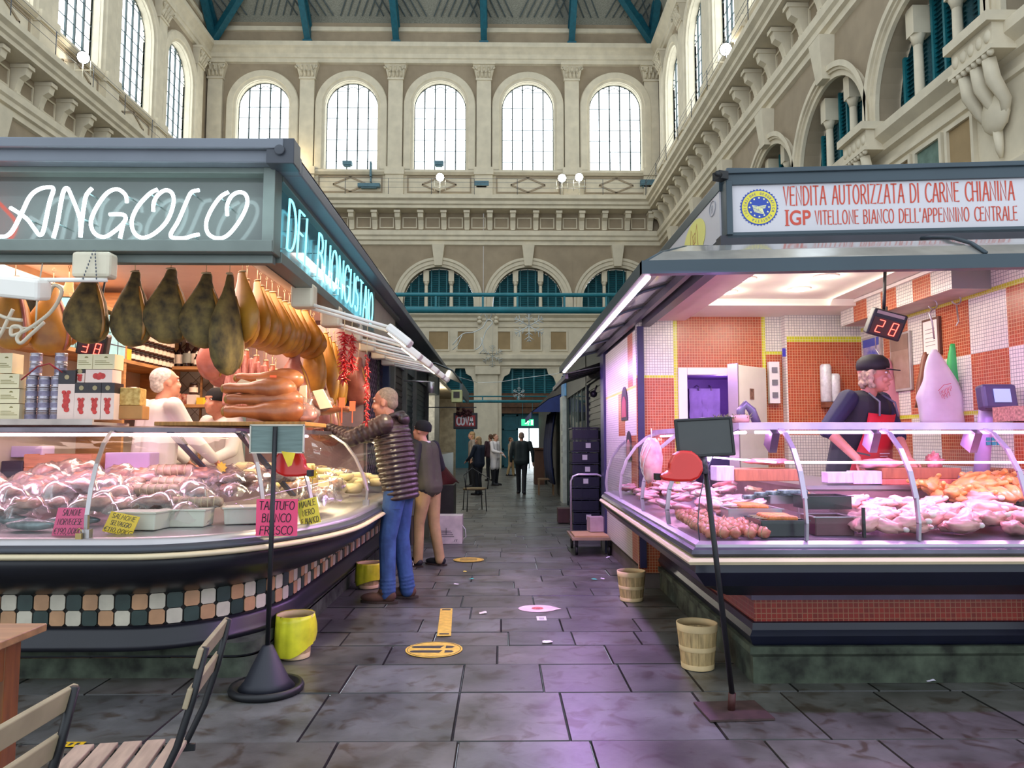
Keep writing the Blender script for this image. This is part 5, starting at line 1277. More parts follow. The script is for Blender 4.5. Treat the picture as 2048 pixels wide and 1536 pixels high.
# ================================================================== RIGHT STALL (butcher)
SLATE = mat('slate_frame', '3a474f', .35, .2, var=.06, scale=2)
LSTEEL = mat('lilac_steel', 'b4adb8', .28, .6, var=.05)
NAVY = mat('navy_panel', '14172a', .3, var=.08)
RED1, RED2, GRT = 'b24c22', '9c4018', 'c8a078'
TRX = tile_mat('mosaic_red_front', RED1, RED2, GRT, .026, axes='XZ'); TRY = tile_mat('mosaic_red_side', RED1, RED2, GRT, .026, axes='YZ')
TWX = tile_mat('mosaic_white_front', 'e6e2d2', 'd9d6c6', '8f8f86', .026, axes='XZ'); TWY = tile_mat('mosaic_white_side', 'e6e2d2', 'dcd8c8', '8f8f86', .026, axes='YZ')
TYX = tile_mat('mosaic_lime_front', 'c9cc1c', 'b9bd18', 'd8d89a', .026, axes='XZ'); TYY = tile_mat('mosaic_lime_side', 'c9cc1c', 'b9bd18', 'd8d89a', .026, axes='YZ')
TDR = tile_mat('mosaic_dark_red', '96281a', '7a1e12', '9c6a50', .03, axes='S'); 
rc = thing('meat_counter', 'square cornered glass meat counter with red mosaic band, right of the aisle', 'counter', (3, 5, 0), world=True)
RP = [(1.10, 8.0), (1.02, 3.93), (6.2, 3.93)]
def sw(prof, mats, name, par=None, path=None, closed=False, m=0):
    b = MB(); b.sweep(path or RP, prof, 0, closed); return b.build(name, mats, par or rc)
sw([(-.14, .862), (-.03, .86), (.0, .845), (.0, .83)], LSTEEL, 'ledge')
sw([(.0, .83), (.02, .82), (.03, .80), (.015, .785), (0, .78)], mat('grey_band_right', '55565f', .25, .5), 'grey_band')
sw([(0, .782), (.04, .778), (.05, .762), (.04, .746), (0, .742)], CREAMB, 'bumper_strip')
sw([(0, .742), (.005, .70), (-.06, .62), (-.22, .54), (-.36, .51), (-.42, .50)], NAVY, 'lower_panel')
sw([(-.42, .50), (-.42, .47)], mat('lilac_trim', '5c4c68', .4), 'upper_trim')
sw([(-.44, .47), (-.44, .345)], TDR, 'mosaic_band')
sw([(-.44, .345), (-.425, .34), (-.42, .30), (-.40, .27), (-.42, .22), (-.43, .21)], NAVY, 'kick_trim')
sw([(-.55, .21), (-.40, .21), (-.40, .17), (-.42, .15), (-.42, .0)], PLINTH, 'stone_plinth')
sw([(-.06, .862), (-1.0, .90)], LSTEEL, 'display_deck')
# glass
GP = [(-.03, .862), (-.02, .95), (-.035, 1.08), (-.085, 1.22), (-.17, 1.34), (-.28, 1.43), (-.38, 1.465)]
b = MB(); b.sweep(RP, GP, 0); [b.sm.__setitem__(i, False) for i in range(len(b.sm))]; b.build('curved_glass', GLASS, rc)
sw([(-.35, 1.455), (-.35, 1.495), (-.62, 1.505), (-.62, 1.475), (-.35, 1.455)], mat('rail_lilac', 'cbb8cc', .3, .3), 'top_rail')
MAG = mat('case_tube_magenta', 'ffd0ff', .5, var=0, emit=(1.0, .50, .95), es=6)
offp = lambda o: [(RP[0][0]-o, RP[0][1]), (RP[1][0]-o, RP[1][1]-o), (RP[2][0], RP[2][1]-o)]
for nm_, o_, z_, r_ in (('case_light', -.44, 1.44, .009), ('shelf_edge_glow', -.72, 1.255, .007)):  # second tube is added for the bright lit edge of a glass shelf
    b = MB(); q = offp(o_); b.cyl((q[1][0]+.04, q[1][1], z_), (3.4 if z_ < 1.3 else 6, q[1][1], z_), r_, n=8); b.build(nm_, MAG, rc)
    b = MB(); b.cyl((q[1][0], q[1][1]+.05, z_), (q[0][0], 7.6, z_), r_, n=8); b.build(nm_, MAG, rc)
def rrib(pos, side, nm_='rib'):
    b = MB(); pts = []
    for o, z in GP: pts.append(Vector((pos, RP[1][1]-o, z)) if side == 'f' else Vector((1.02+(pos-3.93)*.0197-o, pos, z)))
    for i in range(len(pts)-1): b.bar(pts[i], pts[i+1]+(pts[i+1]-pts[i]).normalized()*.004, .026 if side == 'f' else .014, .014 if side == 'f' else .026)
    b.build(nm_, LSTEEL, rc)
for x in (1.62, 2.22, 2.82, 3.4): rrib(x, 'f')
for y in (4.75, 5.7, 6.9, 7.95): rrib(y, 's')
for x in (1.56, 2.16, 2.76):
    b = MB(); b.box((x+.05, 4.40, 1.40), (.045, .10, .13), R=Euler((.5, 0, 0)).to_matrix()); b.build('rail_bracket', mat('bracket_lilac', '8d80a0', .3, .5), rc)
b = MB(); b.bar(Vector((1.02+.02, 3.95, .862)), Vector((1.40, 4.31, 1.46)), .006) if 0 else None
b.tube([Vector((1.02-o, 3.93-o, z)) for o, z in GP], .0035, 5); b.build('corner_seam', GREYM, rc)
sw([(-.60, .86), (-.60, .862), (-1.0, .90), (-1.0, 1.07)], mat('case_back_pink', 'a08088', .35, .4), 'case_back')
b = MB()
for i in range(40):
    for j in range(3): b.box((2.0+i*.05+(.025 if j % 2 else 0), 4.925, .965+j*.016), (.034, .006, .008))
b.build('perforated_strip', mat('slot_dark', '3a2228', .5), rc)
sw([(-.98, 1.07), (-.98, 1.095), (-1.6, 1.095), (-1.6, 1.07), (-1.6, .2)], LSTEEL, 'work_shelf')
b = MB(); b.bb(1.945, 1.955, 4.0, 4.9, .87, 1.02); b.build('glass_divider', GLASS, rc); b = MB(); b.bb(1.943, 1.957, 3.995, 4.01, .87, 1.03); b.build('divider_edge', BLACK, rc)

# ---- shell
rs_ = thing('butcher_stall', 'slate framed butcher stall with tiled walls and white sign boards, right of the aisle', 'market stall', (3, 6, 0), world=True)
XB = 1.35
# back wall with tiles: (px0, px1, y0, y1, kind)
def zy(y, Y): return 1.38+(885-y)/F*Y
def xx(px, Y): return (px-1003)/F*Y
YB = 7.1
b = MB()
def wp(px0, px1, z0, z1, m, Y=YB, t=.03): b.bb(xx(px0, Y), xx(px1, Y), Y, Y+t, z0, z1, m)
wp(1274, 1350, 2.03, 2.62, 1); wp(1274, 1350, 2.0, 2.03, 2); wp(1274, 1350, .15, 2.0, 0); wp(1350, 1358, .15, 2.62, 2)
wp(1358, 1530, 2.1, 2.62, 0); wp(1530, 1537, .15, 2.62, 2)
wp(1537, 1580, 2.26, 2.62, 1); wp(1537, 1580, 2.23, 2.26, 2); wp(1537, 1580, .15, 2.23, 0)
b.build('back_wall_tiles', [TRX, TWX, TYX], rs_)
b = MB(); Yp = 7.0; xa, xb_ = xx(1578, Yp), 3.46
b.bb(xa, xb_, Yp, YB, zy(670, Yp), 2.62, 1); b.bb(xa, xb_, Yp, YB, zy(682, Yp), zy(670, Yp), 2); b.bb(xa, xb_, Yp, YB, 1.45, zy(682, Yp), 0); b.bb(xa, xb_, Yp, YB, .15, 1.45, 1)
b.bb(xa-.002, xa+.012, Yp-.002, YB, .15, 2.62, 3)
b.build('pillar_tiles', [TRX, TWX, TYX, TWY], rs_)
# right wall: block checker
b = MB(); XR = 3.45; bs = .41
for i in range(0, 8):
    for j in range(0, 6):
        y0 = 7.0-(i+1)*bs; z1 = 2.435-j*bs; zz0 = z1-bs
        b.bb(XR, XR+.03, y0, y0+bs, max(.15, zz0), z1, 0 if (i+j) % 2 else 1)
b.bb(XR, XR+.03, 3.72, 7.0, 2.47, 2.66, 1); b.bb(XR, XR+.03, 3.72, 7.0, 2.435, 2.47, 2)
b.bb(XR-.002, XR, 3.72, 7.0, 1.58, 1.61, 2)
b.build('side_wall_tiles', [TRY, TWY, TYY], rs_)
# outer side wall towards the aisle behind the counter
b = MB()
for i, (y0, y1, m) in enumerate(((7.12, 7.45, 1), (7.45, 7.75, 0), (7.75, 9.4, 1))): b.bb(1.33, 1.36, y0, y1, 1.95, 2.5, m)
for i, (y0, y1, m) in enumerate(((7.12, 7.95, 1), (7.95, 8.4, 0), (8.4, 9.4, 1))): b.bb(1.33, 1.36, y0, y1, 1.45, 1.92, m)
b.bb(1.33, 1.36, 7.12, 9.4, 1.92, 1.95, 2); b.bb(1.33, 1.36, 7.12, 7.6, .2, 1.45, 0); b.bb(1.33, 1.36, 7.6, 9.4, .2, 1.45, 1)
b.build('outer_side_tiles', [TRY, TWY, TYY], rs_)
b = MB(); b.bb(1.30, 1.40, 9.4, 9.7, 0, 2.6); b.bb(1.31, 1.37, 7.07, 7.12, .2, 2.5); b.build('corner_post', mat('post_navy_purple', '2c2850', .4), rs_)
b = MB(); b.bb(1.36, 3.1, YB+.03, 9.7, 0, .15); b.bb(1.6, 3.6, 4.95+.6, YB, 0, .15); b.build('raised_floor', MATS['stall_floor'], rs_)
b = MB(); WCEIL = mat('white_ceiling', 'eee6d8', .6, var=.02)
b.bb(1.44, 3.5, 4.76, 6.5, 2.66, 2.70); b.bb(1.30, 3.5, 6.5, 7.2, 2.60, 2.70); b.build('inner_ceiling', WCEIL, rs_)
b = MB(); b.bb(1.42, 1.78, 4.75, 7.1, 2.56, 2.58); b.build('side_soffit', mat('pinkish_soffit', 'd8b8b0', .6, var=.03), rs_)
GLOWL = mat('downlight_glow', 'fff8e0', .5, var=0, emit=(1, .95, .8), es=14)
for x, y in ((1.9, 5.68), (1.91, 6.18), (2.5, 5.58), (2.48, 6.05)):
    b = MB(); b.lathe([(.085, 2.648), (.095, 2.655), (.095, 2.66)], (x, y, 0), 18); b.build('downlight', WCEIL, rs_)
    b = MB(); b.lathe([(.001, 2.645), (.072, 2.646), (.072, 2.65)], (x, y, 0), 18); b.build('downlight_glow', GLOWL, rs_)
    point_light('butcher_downlight', (x, y, 2.58), 2.6, (1, .93, .78), .07)
# bulkhead
b = MB()
for i in range(7):
    y1 = 6.79-i*.24; b.bb(3.17, 3.19, y1-.24, y1, 2.46, 2.64, 0 if i % 2 else 1)
b.bb(3.17, 3.45, 6.79, 6.80, 2.46, 2.64, 1); b.bb(3.19, 3.45, 5.11, 6.79, 2.46, 2.48, 2); b.bb(3.17, 3.45, 5.095, 5.11, 2.46, 2.64, 1); b.build('tiled_bulkhead', [TRY, TWY, mat('bulkhead_under', 'c4b4a8', .6)], rs_)
b = MB(); b.bb(3.15, 3.175, 5.10, 6.80, 2.63, 2.655); b.build('bulkhead_edge', WCEIL, rs_)
area_light('bulkhead_glow', (2.95, 5.9, 2.64), (0, PI*.62, 0), 0.08, 1.6, .8, (1, .95, .75))
# cold room doorway
dr = thing('cold_room_door', 'white framed cold room opening with its thick door ajar', 'door', (xx(1440, YB), YB, 0.15), world=True)
b = MB(); x0, x1 = xx(1358, YB), xx(1530, YB); z1 = 2.1
b.bb(x0, x0+.085, YB-.03, YB+.05, .15, z1); b.bb(x1-.03, x1, YB-.03, YB+.05, .15, z1); b.bb(x0+.086, x1-.031, YB-.029, YB+.05, z1-.07, z1); b.build('frame', WHITEP, dr, bevel=.005)
b = MB(); b.bb(x0+.05, x1, 8.2, 8.25, .15, 2.1); b.bb(x0, x0+.03, YB+.05, 8.2, .15, 2.1); b.bb(x1, x1+.03, YB+.05, 8.2, .15, 2.1); b.bb(x0, x1, YB+.05, 8.2, 2.08, 2.1); b.build('inner_wall', mat('coldroom_violet', '7a5a98', .5, var=.1), dr)
a_, c_ = Vector((x1-.02, YB-.04)), Vector((xx(1470, 6.72), 6.72)); d_ = (c_-a_); ang = math.atan2(d_.y, d_.x); mid = (a_+c_)/2
b = MB(); b.box((mid.x, mid.y, 1.13), (d_.length, .09, 1.92), ang); b.build('door_leaf', mat('door_cream', 'dcd8cc', .45, var=.03), dr, bevel=.01)
b = MB(); R = Matrix.Rotation(ang, 3, 'Z'); e_ = Vector((c_.x, c_.y, 1.13)); b.box(e_, (.02, .10, 1.94), ang); b.build('edge_strip', LSTEEL, dr)
nn = R @ Vector((0, 1, 0)); nn = -nn if nn.y > 0 else nn
q = Vector((mid.x, mid.y, 1.83))+nn*.048+R @ Vector((.02, 0, 0)); b = MB(); b.box(q, (.07, .004, .10), ang); b.build('sticker', mat('brown_sticker', '8e6a58', .6, var=.3, scale=40), dr)
point_light('cold_room_lamp', (xx(1440, 7.7), 7.6, 1.95), 6, (.6, .35, 1), .05)
for i, px in enumerate((1400, 1425)):
    o = thing('apron', 'white apron hanging inside the cold room, %s' % ('left' if i == 0 else 'right'), 'apron', (xx(px, 8.1), 8.12, 1.75)); b = MB(); sheet(b, .2, .45, i, .03); M = Matrix.Rotation(PI/2, 3, 'X')
    b.v = [M @ v for v in b.v]; b.build('cloth', mat('violet_white', 'c8b8d8', .8), o, w=False); b = MB(); b.tube([(0, .06, .26), (0, -.02, .24), (0, -.03, .2)], .006, 5); b.build('hook', STEEL, o, w=False)

# ---- canopy, slightly skewed to the counter
SK = math.tan(math.radians(5.3))
def fy(x, y0, x0): return y0-(x-x0)*SK
b = MB()
AX, AY = .775, 4.02
def fband(x0, x1, ya, xa0, z0, z1, t, m=0):
    b.add([(x0, fy(x0, ya, xa0), z0), (x1, fy(x1, ya, xa0), z0), (x1, fy(x1, ya, xa0)+t, z0), (x0, fy(x0, ya, xa0)+t, z0), (x0, fy(x0, ya, xa0), z1), (x1, fy(x1, ya, xa0), z1), (x1, fy(x1, ya, xa0)+t, z1), (x0, fy(x0, ya, xa0)+t, z1)],
          [(0, 1, 2, 3), (4, 7, 6, 5), (0, 4, 5, 1), (1, 5, 6, 2), (2, 6, 7, 3), (3, 7, 4, 0)], m)
fband(AX, 6.2, AY, AX, 2.31, 2.385, .06); b.bb(AX, AX+.03, AY, 9.9, 2.31, 2.385); b.build('awning_edge', SLATE, rs_)
AWN = mat('awning_sheet', '8d8a86', .12, var=.1, coat=.6)
b = MB(); prof = [(AX+.02, 2.385), (AX+.14, 2.47), (AX+.32, 2.55), (AX+.5, 2.60), (1.42, 2.63)]
for i in range(4):
    (xa1, za), (xb1, zb) = prof[i], prof[i+1]; da = xa1-AX; db = xb1-AX
    b.add([(xa1, AY+da, za), (xb1, AY+db*.95, zb), (xb1, 9.9, zb), (xa1, 9.9, za)], [(0, 1, 2, 3)], 0, False)
    b.add([(xa1, AY+da, za), (6.2, fy(6.2, AY, AX)+da, za), (6.2, fy(6.2, AY, AX)+db*.95, zb), (xb1, AY+db*.95, zb)], [(0, 1, 2, 3)], 0, False)
b.build('awning_cover', AWN, rs_)
for pts in [[(x, Y, z-.012) for x, z in prof] for Y in (4.75, 5.6, 6.5, 7.5, 8.6, 9.8)]+[[(x, AY+(x-AX)*.95, z-.008) for x, z in prof], [(2.6, fy(2.6, AY, AX)+(x-AX)*.95, z+.01) for x, z in prof]]:
    b = MB(); b.tube(pts, .012, 5); b.build('awning_rib', SLATE, rs_)
b = MB(); b.bb(1.36, 1.44, 4.5, 9.8, 2.5, 2.60); b.bb(1.26, 1.30, 4.5, 9.8, 2.52, 2.58); fband(1.4, 6.2, 4.62, 1.45, 2.60, 2.70, .1); b.build('header_beam', mat('header_dark', '2c2a34', .4), rs_)
b = MB(); b.cyl((AX+.05, 4.12, 2.315), (AX+.05, 9.7, 2.315), .019, n=10); b.build('awning_tube', mat('awning_tube_glow', 'fff0ff', .5, var=0, emit=(1, .78, .98), es=16), rs_)
for Y in (4.3, 5.5, 6.7, 7.9, 9.1): b = MB(); b.box((AX+.05, Y, 2.335), (.03, .05, .03)); b.build('tube_clip', SLATE, rs_)
# sign box
b = MB(); fband(1.44, 6.2, 4.62, 1.45, 3.03, 3.115, .12); fband(1.44, 6.2, 4.60, 1.45, 3.10, 3.13, .12); fband(1.44, 6.2, 4.62, 1.45, 2.68, 2.72, .1); b.bb(1.435, 1.475, 4.60, 4.72, 2.70, 3.05)
b.bb(1.42, 1.46, 4.7, 9.8, 3.02, 3.10); b.bb(1.43, 1.46, 4.7, 9.8, 2.66, 2.71)
fband(3.43, 3.46, 4.62, 1.45, 2.7, 3.05, .1); b.bb(1.46, 1.8, 4.66, 4.9, 3.13, 3.16)
b.build('sign_frame', SLATE, rs_, bevel=.004)
b = MB(); b.box((1.40, 4.6, 3.08), (.07, .07, .05), .4); b.cyl((1.38, 4.55, 3.07), (1.35, 4.5, 3.06), .018); b.build('corner_bracket', BLACK, rs_)
b = MB(); b.bb(1.46, 6, 4.75, 9.7, 3.04, 3.06); b.build('roof_sheet', MIDG, rs_)
ss = thing('shop_sign', 'white sign board reading VENDITA AUTORIZZATA DI CARNE CHIANINA with a round emblem', 'sign', (2.4, 4.6, 2.72), world=True)
SGN = mat('sign_white', 'c9c4c8', .35, var=.03, scale=2); SRED = mat('sign_red', 'c2452f', .5, var=0)
sy = lambda x: fy(x, 4.64, 1.45)
b = MB(); fband2 = [(1.475, 3.43)]
b.add([(1.475, sy(1.475), 2.72), (3.43, sy(3.43), 2.72), (3.43, sy(3.43)+.04, 2.72), (1.475, sy(1.475)+.04, 2.72), (1.475, sy(1.475), 3.03), (3.43, sy(3.43), 3.03), (3.43, sy(3.43)+.04, 3.03), (1.475, sy(1.475)+.04, 3.03)],
      [(0, 1, 2, 3), (4, 7, 6, 5), (0, 4, 5, 1), (1, 5, 6, 2), (2, 6, 7, 3), (3, 7, 4, 0)]); b.build('board', SGN, ss)
ux = Vector((1, -SK, 0)).normalized()
def onsign(px, py):
    """point of the sign plane under a pixel"""
    d = P(px, py, 5)-Vector((0, 0, CZ)); n = Vector((-ux.y, ux.x, 0)); o0 = Vector((1.45, sy(1.45), 0)); t = (o0-Vector((0, 0, CZ))).dot(n)/d.dot(n); return Vector((0, 0, CZ))+d*t
def signline(s, px0, px1, y0, y1, wd, mm=SRED, nm_='lettering'):
    A = onsign(px0, y1); B = onsign(px1, y1); C_ = onsign(px0, y0); A.y -= .001; M = frame(A, ux, (0, 0, 1)); b = MB(); L = (B-A).length; h = C_.z-A.z
    st, W = text_strokes(s, h, 1, .16); k = L/W
    for ln in st: ribbon(b, [(x*k, y) for x, y in ln], wd, .0015, 0, M)
    b.build(nm_, mm, ss)
signline('VENDITA AUTORIZZATA DI CARNE CHIANINA', 1568, 2030, 374, 411, .0085)
signline("VITELLONE BIANCO DELL'APPENNINO CENTRALE", 1631, 2036, 422, 449, .0065)
cu = bpy.data.curves.new('igp', 'FONT'); cu.body = 'IGP'; cu.size = 1; cu.extrude = .004; cu.offset = .018; to = bpy.data.objects.new('igp', cu); COL.objects.link(to)
dg = bpy.context.evaluated_depsgraph_get(); me = bpy.data.meshes.new_from_object(to.evaluated_get(dg)); bpy.data.objects.remove(to)
A = onsign(1572, 451); B = onsign(1622, 451); C_ = onsign(1572, 421); xs_ = [v.co.x for v in me.vertices]; ys_ = [v.co.y for v in me.vertices]
M = frame(A+Vector((0, -.0015, 0)), ux, (0, 0, 1)); kx = (B-A).length/(max(xs_)-min(xs_)); ky = (C_.z-A.z)/(max(ys_)-min(ys_)); mb_ = MB()
mb_.add([M @ Vector(((v.co.x-min(xs_))*kx, (v.co.y-min(ys_))*ky, v.co.z*.2)) for v in me.vertices], [tuple(p.vertices) for p in me.polygons]); 
# serifs on IGP
for ch_x in (.0, .13): 
    for zz in (0, 1): ribbon(mb_, [((ch_x-.02)*(B-A).length, zz*(C_.z-A.z)), ((ch_x+.02+.1)*(B-A).length, zz*(C_.z-A.z))], .006, .0015, 0, M) if ch_x == 0 else None
mb_.build('bold_lettering', SRED, ss)
# round emblem
cen = onsign(1518, 415); cen.y -= .001; Me = frame(cen, ux, (0, 0, 1)); r = .122
EB = mat('emblem_blue', '1f3f9c', .4, var=0); EY = mat('emblem_yellow', 'd8c93a', .4, var=0)
em = MB(); nt_ = 36; em.prism([((r*(1.0 if k % 2 else .92))*math.cos(PI*k/nt_), (r*(1.0 if k % 2 else .92))*math.sin(PI*k/nt_)) for k in range(2*nt_)], .002, Me)
eo = em.build('emblem', EB, ss)
circ = lambda rr, n=40, cx=0, cy=0: [(cx+rr*math.cos(2*PI*k/n), cy+rr*math.sin(2*PI*k/n)) for k in range(n)]
em = MB(); em.prism(circ(r*.89), .003, Me); em.build('yellow_ring', EY, eo); em = MB(); em.prism(circ(r*.60), .004, Me); em.build('blue_disc', EB, eo)
em = MB()
for k in range(12):
    a = PI/2+2*PI*k/12; cx, cy = r*.5*math.cos(a), r*.5*math.sin(a)
    if cy < -r*.1 and abs(cx) < r*.2: pass
    em.prism([(cx+(.008 if j % 2 == 0 else .0034)*math.cos(PI/2+PI*j/5), cy+(.008 if j % 2 == 0 else .0034)*math.sin(PI/2+PI*j/5)) for j in range(10)], .005, Me)
for j in range(6):
    t = j/5; ribbon(em, [(-.043+.012*t, .012-.008*j), (-.01+.004*j, .006-.009*j), (.02+.002*j, -.014-.006*j)], .004, .005, 0, Me)
for j in range(4): ribbon(em, [(.043-.002*j, .012-.006*j), (.01, .008-.006*j), (-.012, .0-.004*j)], .003, .005, 0, Me)
em.build('stars_and_fields', mat('emblem_cream', 'f2eda8', .4, var=0), eo)
em = MB(); s_ = 'INDICAZIONE GEOGRAFICA PROTETTA '
for i, ch in enumerate(s_):
    a = math.radians(215)-2*PI*i/len(s_)*.98; R2 = Me @ Matrix.Rotation(a-PI/2, 4, 'Z') @ Matrix.Translation((-.004, r*.68, .0032))
    for ln in LET.get(ch, LET[' '])[1]: ribbon(em, [(x*.013, y*.014) for x, y in ln], .002, .001, 0, R2)
em.build('ring_lettering', EB, eo)
# side sign
so = thing('shop_sign', 'white side board with a yellow oval monogram facing the aisle', 'sign', (1.43, 6, 2.72), world=True)
b = MB(); b.bb(1.425, 1.445, 4.72, 9.7, 2.71, 3.02); b.build('board', SGN, so)
b = MB(); Ms = frame((1.424, 6.6, 2.74), (0, -1, 0), (0, 0, 1)) ; Ms = frame((1.4235, 5.35, 2.865), (0, -1, 0), (0, 0, 1))
b.prism([(.30*math.cos(a), .145*math.sin(a)) for a in [2*PI*k/30 for k in range(30)]], .002, Ms); ov = b.build('yellow_oval', mat('oval_yellow', 'e0d878', .5, var=0), so)
b = MB(); ribbon(b, [(-.11, -.08), (-.08, .10), (0, -.02), (.08, .10), (.11, -.08)], .012, .001, 0, Ms @ Matrix.Translation((0, 0, .002))); ribbon(b, [(-.03, -.12), (-.03, .04), (.03, .05), (.04, -.02), (-.02, -.03)], .010, .001, 0, Ms @ Matrix.Translation((0, 0, .002))); b.build('monogram', mat('monogram_brown', 'a86a3a', .5, var=0), so)
b = MB(); lettering(b, 'RI', frame((1.4235, 6.25, 2.78), (0, -1, 0), (0, 0, 1)), .18, .02, fit=.36); b.build('lettering', SRED, so)
b = MB(); b.tube([Ms @ Vector((.48+.07*math.cos(a), .09+.05*math.sin(a), .002)) for a in [2*PI*k/16 for k in range(17)]], .003, 4); lettering(b, 'R', Ms @ Matrix.Translation((.455, .065, .001)), .05, .006); b.build('registered_mark', mat('mark_grey', 'a8a8b0', .5), so)
# lights
area_light('butcher_room_light', (2.2, 5.8, 2.62), (0, 0, 0), 1.2, 1.2, 17, (1, .90, .76))
for x in (1.9, 2.6, 3.4): area_light('meat_case_tube', (x, 4.36, 1.43), (.1, 0, 0), .65, .04, 7, (1, .42, .85))
area_light('meat_case_tube_side', (1.52, 6.0, 1.42), (0, .1, 0), .04, 3.0, 9, (1, .42, .85))
area_light('awning_violet_light', (.80, 6.9, 2.28), (0, -.25, 0), .06, 5.4, 75, (.62, .28, 1))
area_light('awning_violet_front', (2.2, 3.85, 2.28), (.3, 0, 0), 2.6, .06, 30, (.62, .28, 1))

# ---- things inside the stall
def hook_chain(b, top, bottom, n=2):
    b.cyl(top, bottom, .003, n=5); 
    z = bottom
    for i in range(n):
        c = Vector(z); b.tube([c+Vector((.022*math.cos(a), 0, -.022+.022*math.sin(a))) for a in [PI/2+k*1.5*PI/10 for k in range(11)]], .004, 6); z = c+Vector((0, 0, -.07)); b.cyl(c+Vector((0, 0, -.03)), z, .004, n=5)
    return z
for i, (px, py, z1, lab) in enumerate(((1865, 600, 2.0, 'steel meat hook holding the bags by the wall'), (1912, 590, 2.2, 'empty steel meat hook nearest the front'))):
    Y = 5.52-.13*i; p = P(px, py, Y); b = MB(); b.cyl((p.x, Y, 2.46), (p.x, Y, p.z+.02), .004); c = Vector((p.x, Y, p.z-.0))
    b.tube([c+Vector((.035*math.cos(a), 0, -.035+.035*math.sin(a))) for a in [PI/2-k*1.4*PI/12 for k in range(13)]], .005, 6)
    if i == 0: b.tube([c+Vector((0, 0, -.07)), c+Vector((-.03, 0, -.10)), c+Vector((-.01, 0, -.17)), c+Vector((.0, 0, -.30))], .006, 6)
    else: b.tube([c+Vector((0, 0, -.08)), c+Vector((.01, 0, -.2)), c+Vector((-.01, 0, -.23))], .005, 6)
    props(b.build('meat_hook', STEEL), lab, 'hook')
p = P(1752, 712, 6.4); b = MB(); b.cyl((p.x, 6.4, 2.46), (p.x, 6.4, 2.2), .004); b.tube([(p.x, 6.4, 2.2), (p.x+.03, 6.4, 2.15), (p.x-.02, 6.4, 2.1), (p.x+.0, 6.4, 2.03)], .005, 6); props(b.build('meat_hook', STEEL), 'steel hook holding the pink bags behind the butcher', 'hook')
def hung_bag(px, y0, y1, Y, w0, w1, col_, lab, seed=1, m=None, sh_=0, th=.04, twist=0):
    p = P(px, y0, Y); q = P(px, y1, Y); H_ = p.z-q.z; o = thing('hanging_bag', lab, 'bag', (p.x, Y, q.z)); b = MB(); n = 14; vs = []
    for i in range(n+1):
        t = i/n; w_ = w0+(w1-w0)*min(1, t*1.6)**.8
        for j in range(16):
            a = 2*PI*j/16; k = 1+.25*NZ.noise(Vector((math.cos(a)*1.5, math.sin(a)*1.5+seed*3, t*3)))
            vs.append(Vector((sh_*t+w_*math.cos(a+twist*t)*k, (th*(.4+t))*math.sin(a)*k*(1+w_), H_*(1-t)+.01*NZ.noise(Vector((a, t*5, seed))))))
    b.add(vs, [(i*16+j, i*16+(j+1) % 16, (i+1)*16+(j+1) % 16, (i+1)*16+j) for i in range(n) for j in range(16)]+[tuple(range(16)), tuple(n*16+j for j in range(16))], 0, True)
    b.build('bag_body', mat('bag_'+col_, col_, .45, var=.06), o, w=False)
    return o
hung_bag(1772, 718, 835, 6.4, .03, .11, 'e49aa8', 'pink paper bags hanging behind the butcher', 1)
hb = hung_bag(1868, 700, 850, 5.5, .017, .17, 'e6dce0', 'large white bag with red print hanging on the wall hook', 2, sh_=.06)
b = MB(); Mq = frame((.03, -.093, .25), (1, 0, .5), (-.5, 0, 1)); 
[ribbon(b, [(-.06+.012*i, -.012*(i % 2)-.03*r), (-.054+.012*i, .02-.03*r)], .0035, .001, 0, Mq) for r in (0, 1) for i in range(9-3*r)]; ribbon(b, [(-.06, .03), (0, .05), (.05, .035)], .004, .001, 0, Mq); b.build('red_print', mat('print_red_soft', 'd8606a', .5), hb, w=False)
hung_bag(1906, 688, 800, 5.56, .02, .095, '3cb85a', 'bright green plastic bag beside the white hanging bag', 3, sh_=.05); hung_bag(1850, 705, 815, 5.6, .01, .055, '7a4a30', 'brown paper bag end left of the white hanging bag', 4, sh_=-.04)
for (y0, y1, z0, z1, c1, lab, c2) in ((6.60, 6.93, 2.05, 2.36, 'c8c0b0', 'framed picture of cattle under a blue sky on the tiled wall', '4a5ab0'), (6.12, 6.44, 1.82, 2.32, 'a08a78', 'tall brown framed photograph behind the number display', '8a7260'), (5.70, 5.93, 2.07, 2.37, 'f0ead8', 'small white certificate in a thin brown frame', 'ece6d8')):
    o = thing('framed_picture', lab, 'picture', (3.44, (y0+y1)/2, z0), world=True); b = MB(); b.bb(3.425, 3.448, y0, y1, z0, z1); b.build('frame', mat('frame_'+c1, '6a4a38' if c1[0] == 'f' else 'b0aaa0', .5), o, bevel=.003)
    b = MB(); b.bb(3.422, 3.426, y0+.02, y1-.02, z0+.02, z1-.02); b.build('print', mat('print_'+c1, c1, .3, var=.3, scale=9, col2=c2), o)
    b = MB()
    if c1[0] == 'f': [b.bb(3.420, 3.423, y0+.05, y1-.05, z, z+.004) for z in (z0+.08, z0+.11, z0+.14, z0+.18, z0+.21)]
    else: b.bb(3.42, 3.423, y0+.02, y1-.02, z1-(z1-z0)*.3, z1-.02)
    b.build('detail', mat('det_'+c2, c2 if c1[0] != 'f' else '8a8070', .5), o)
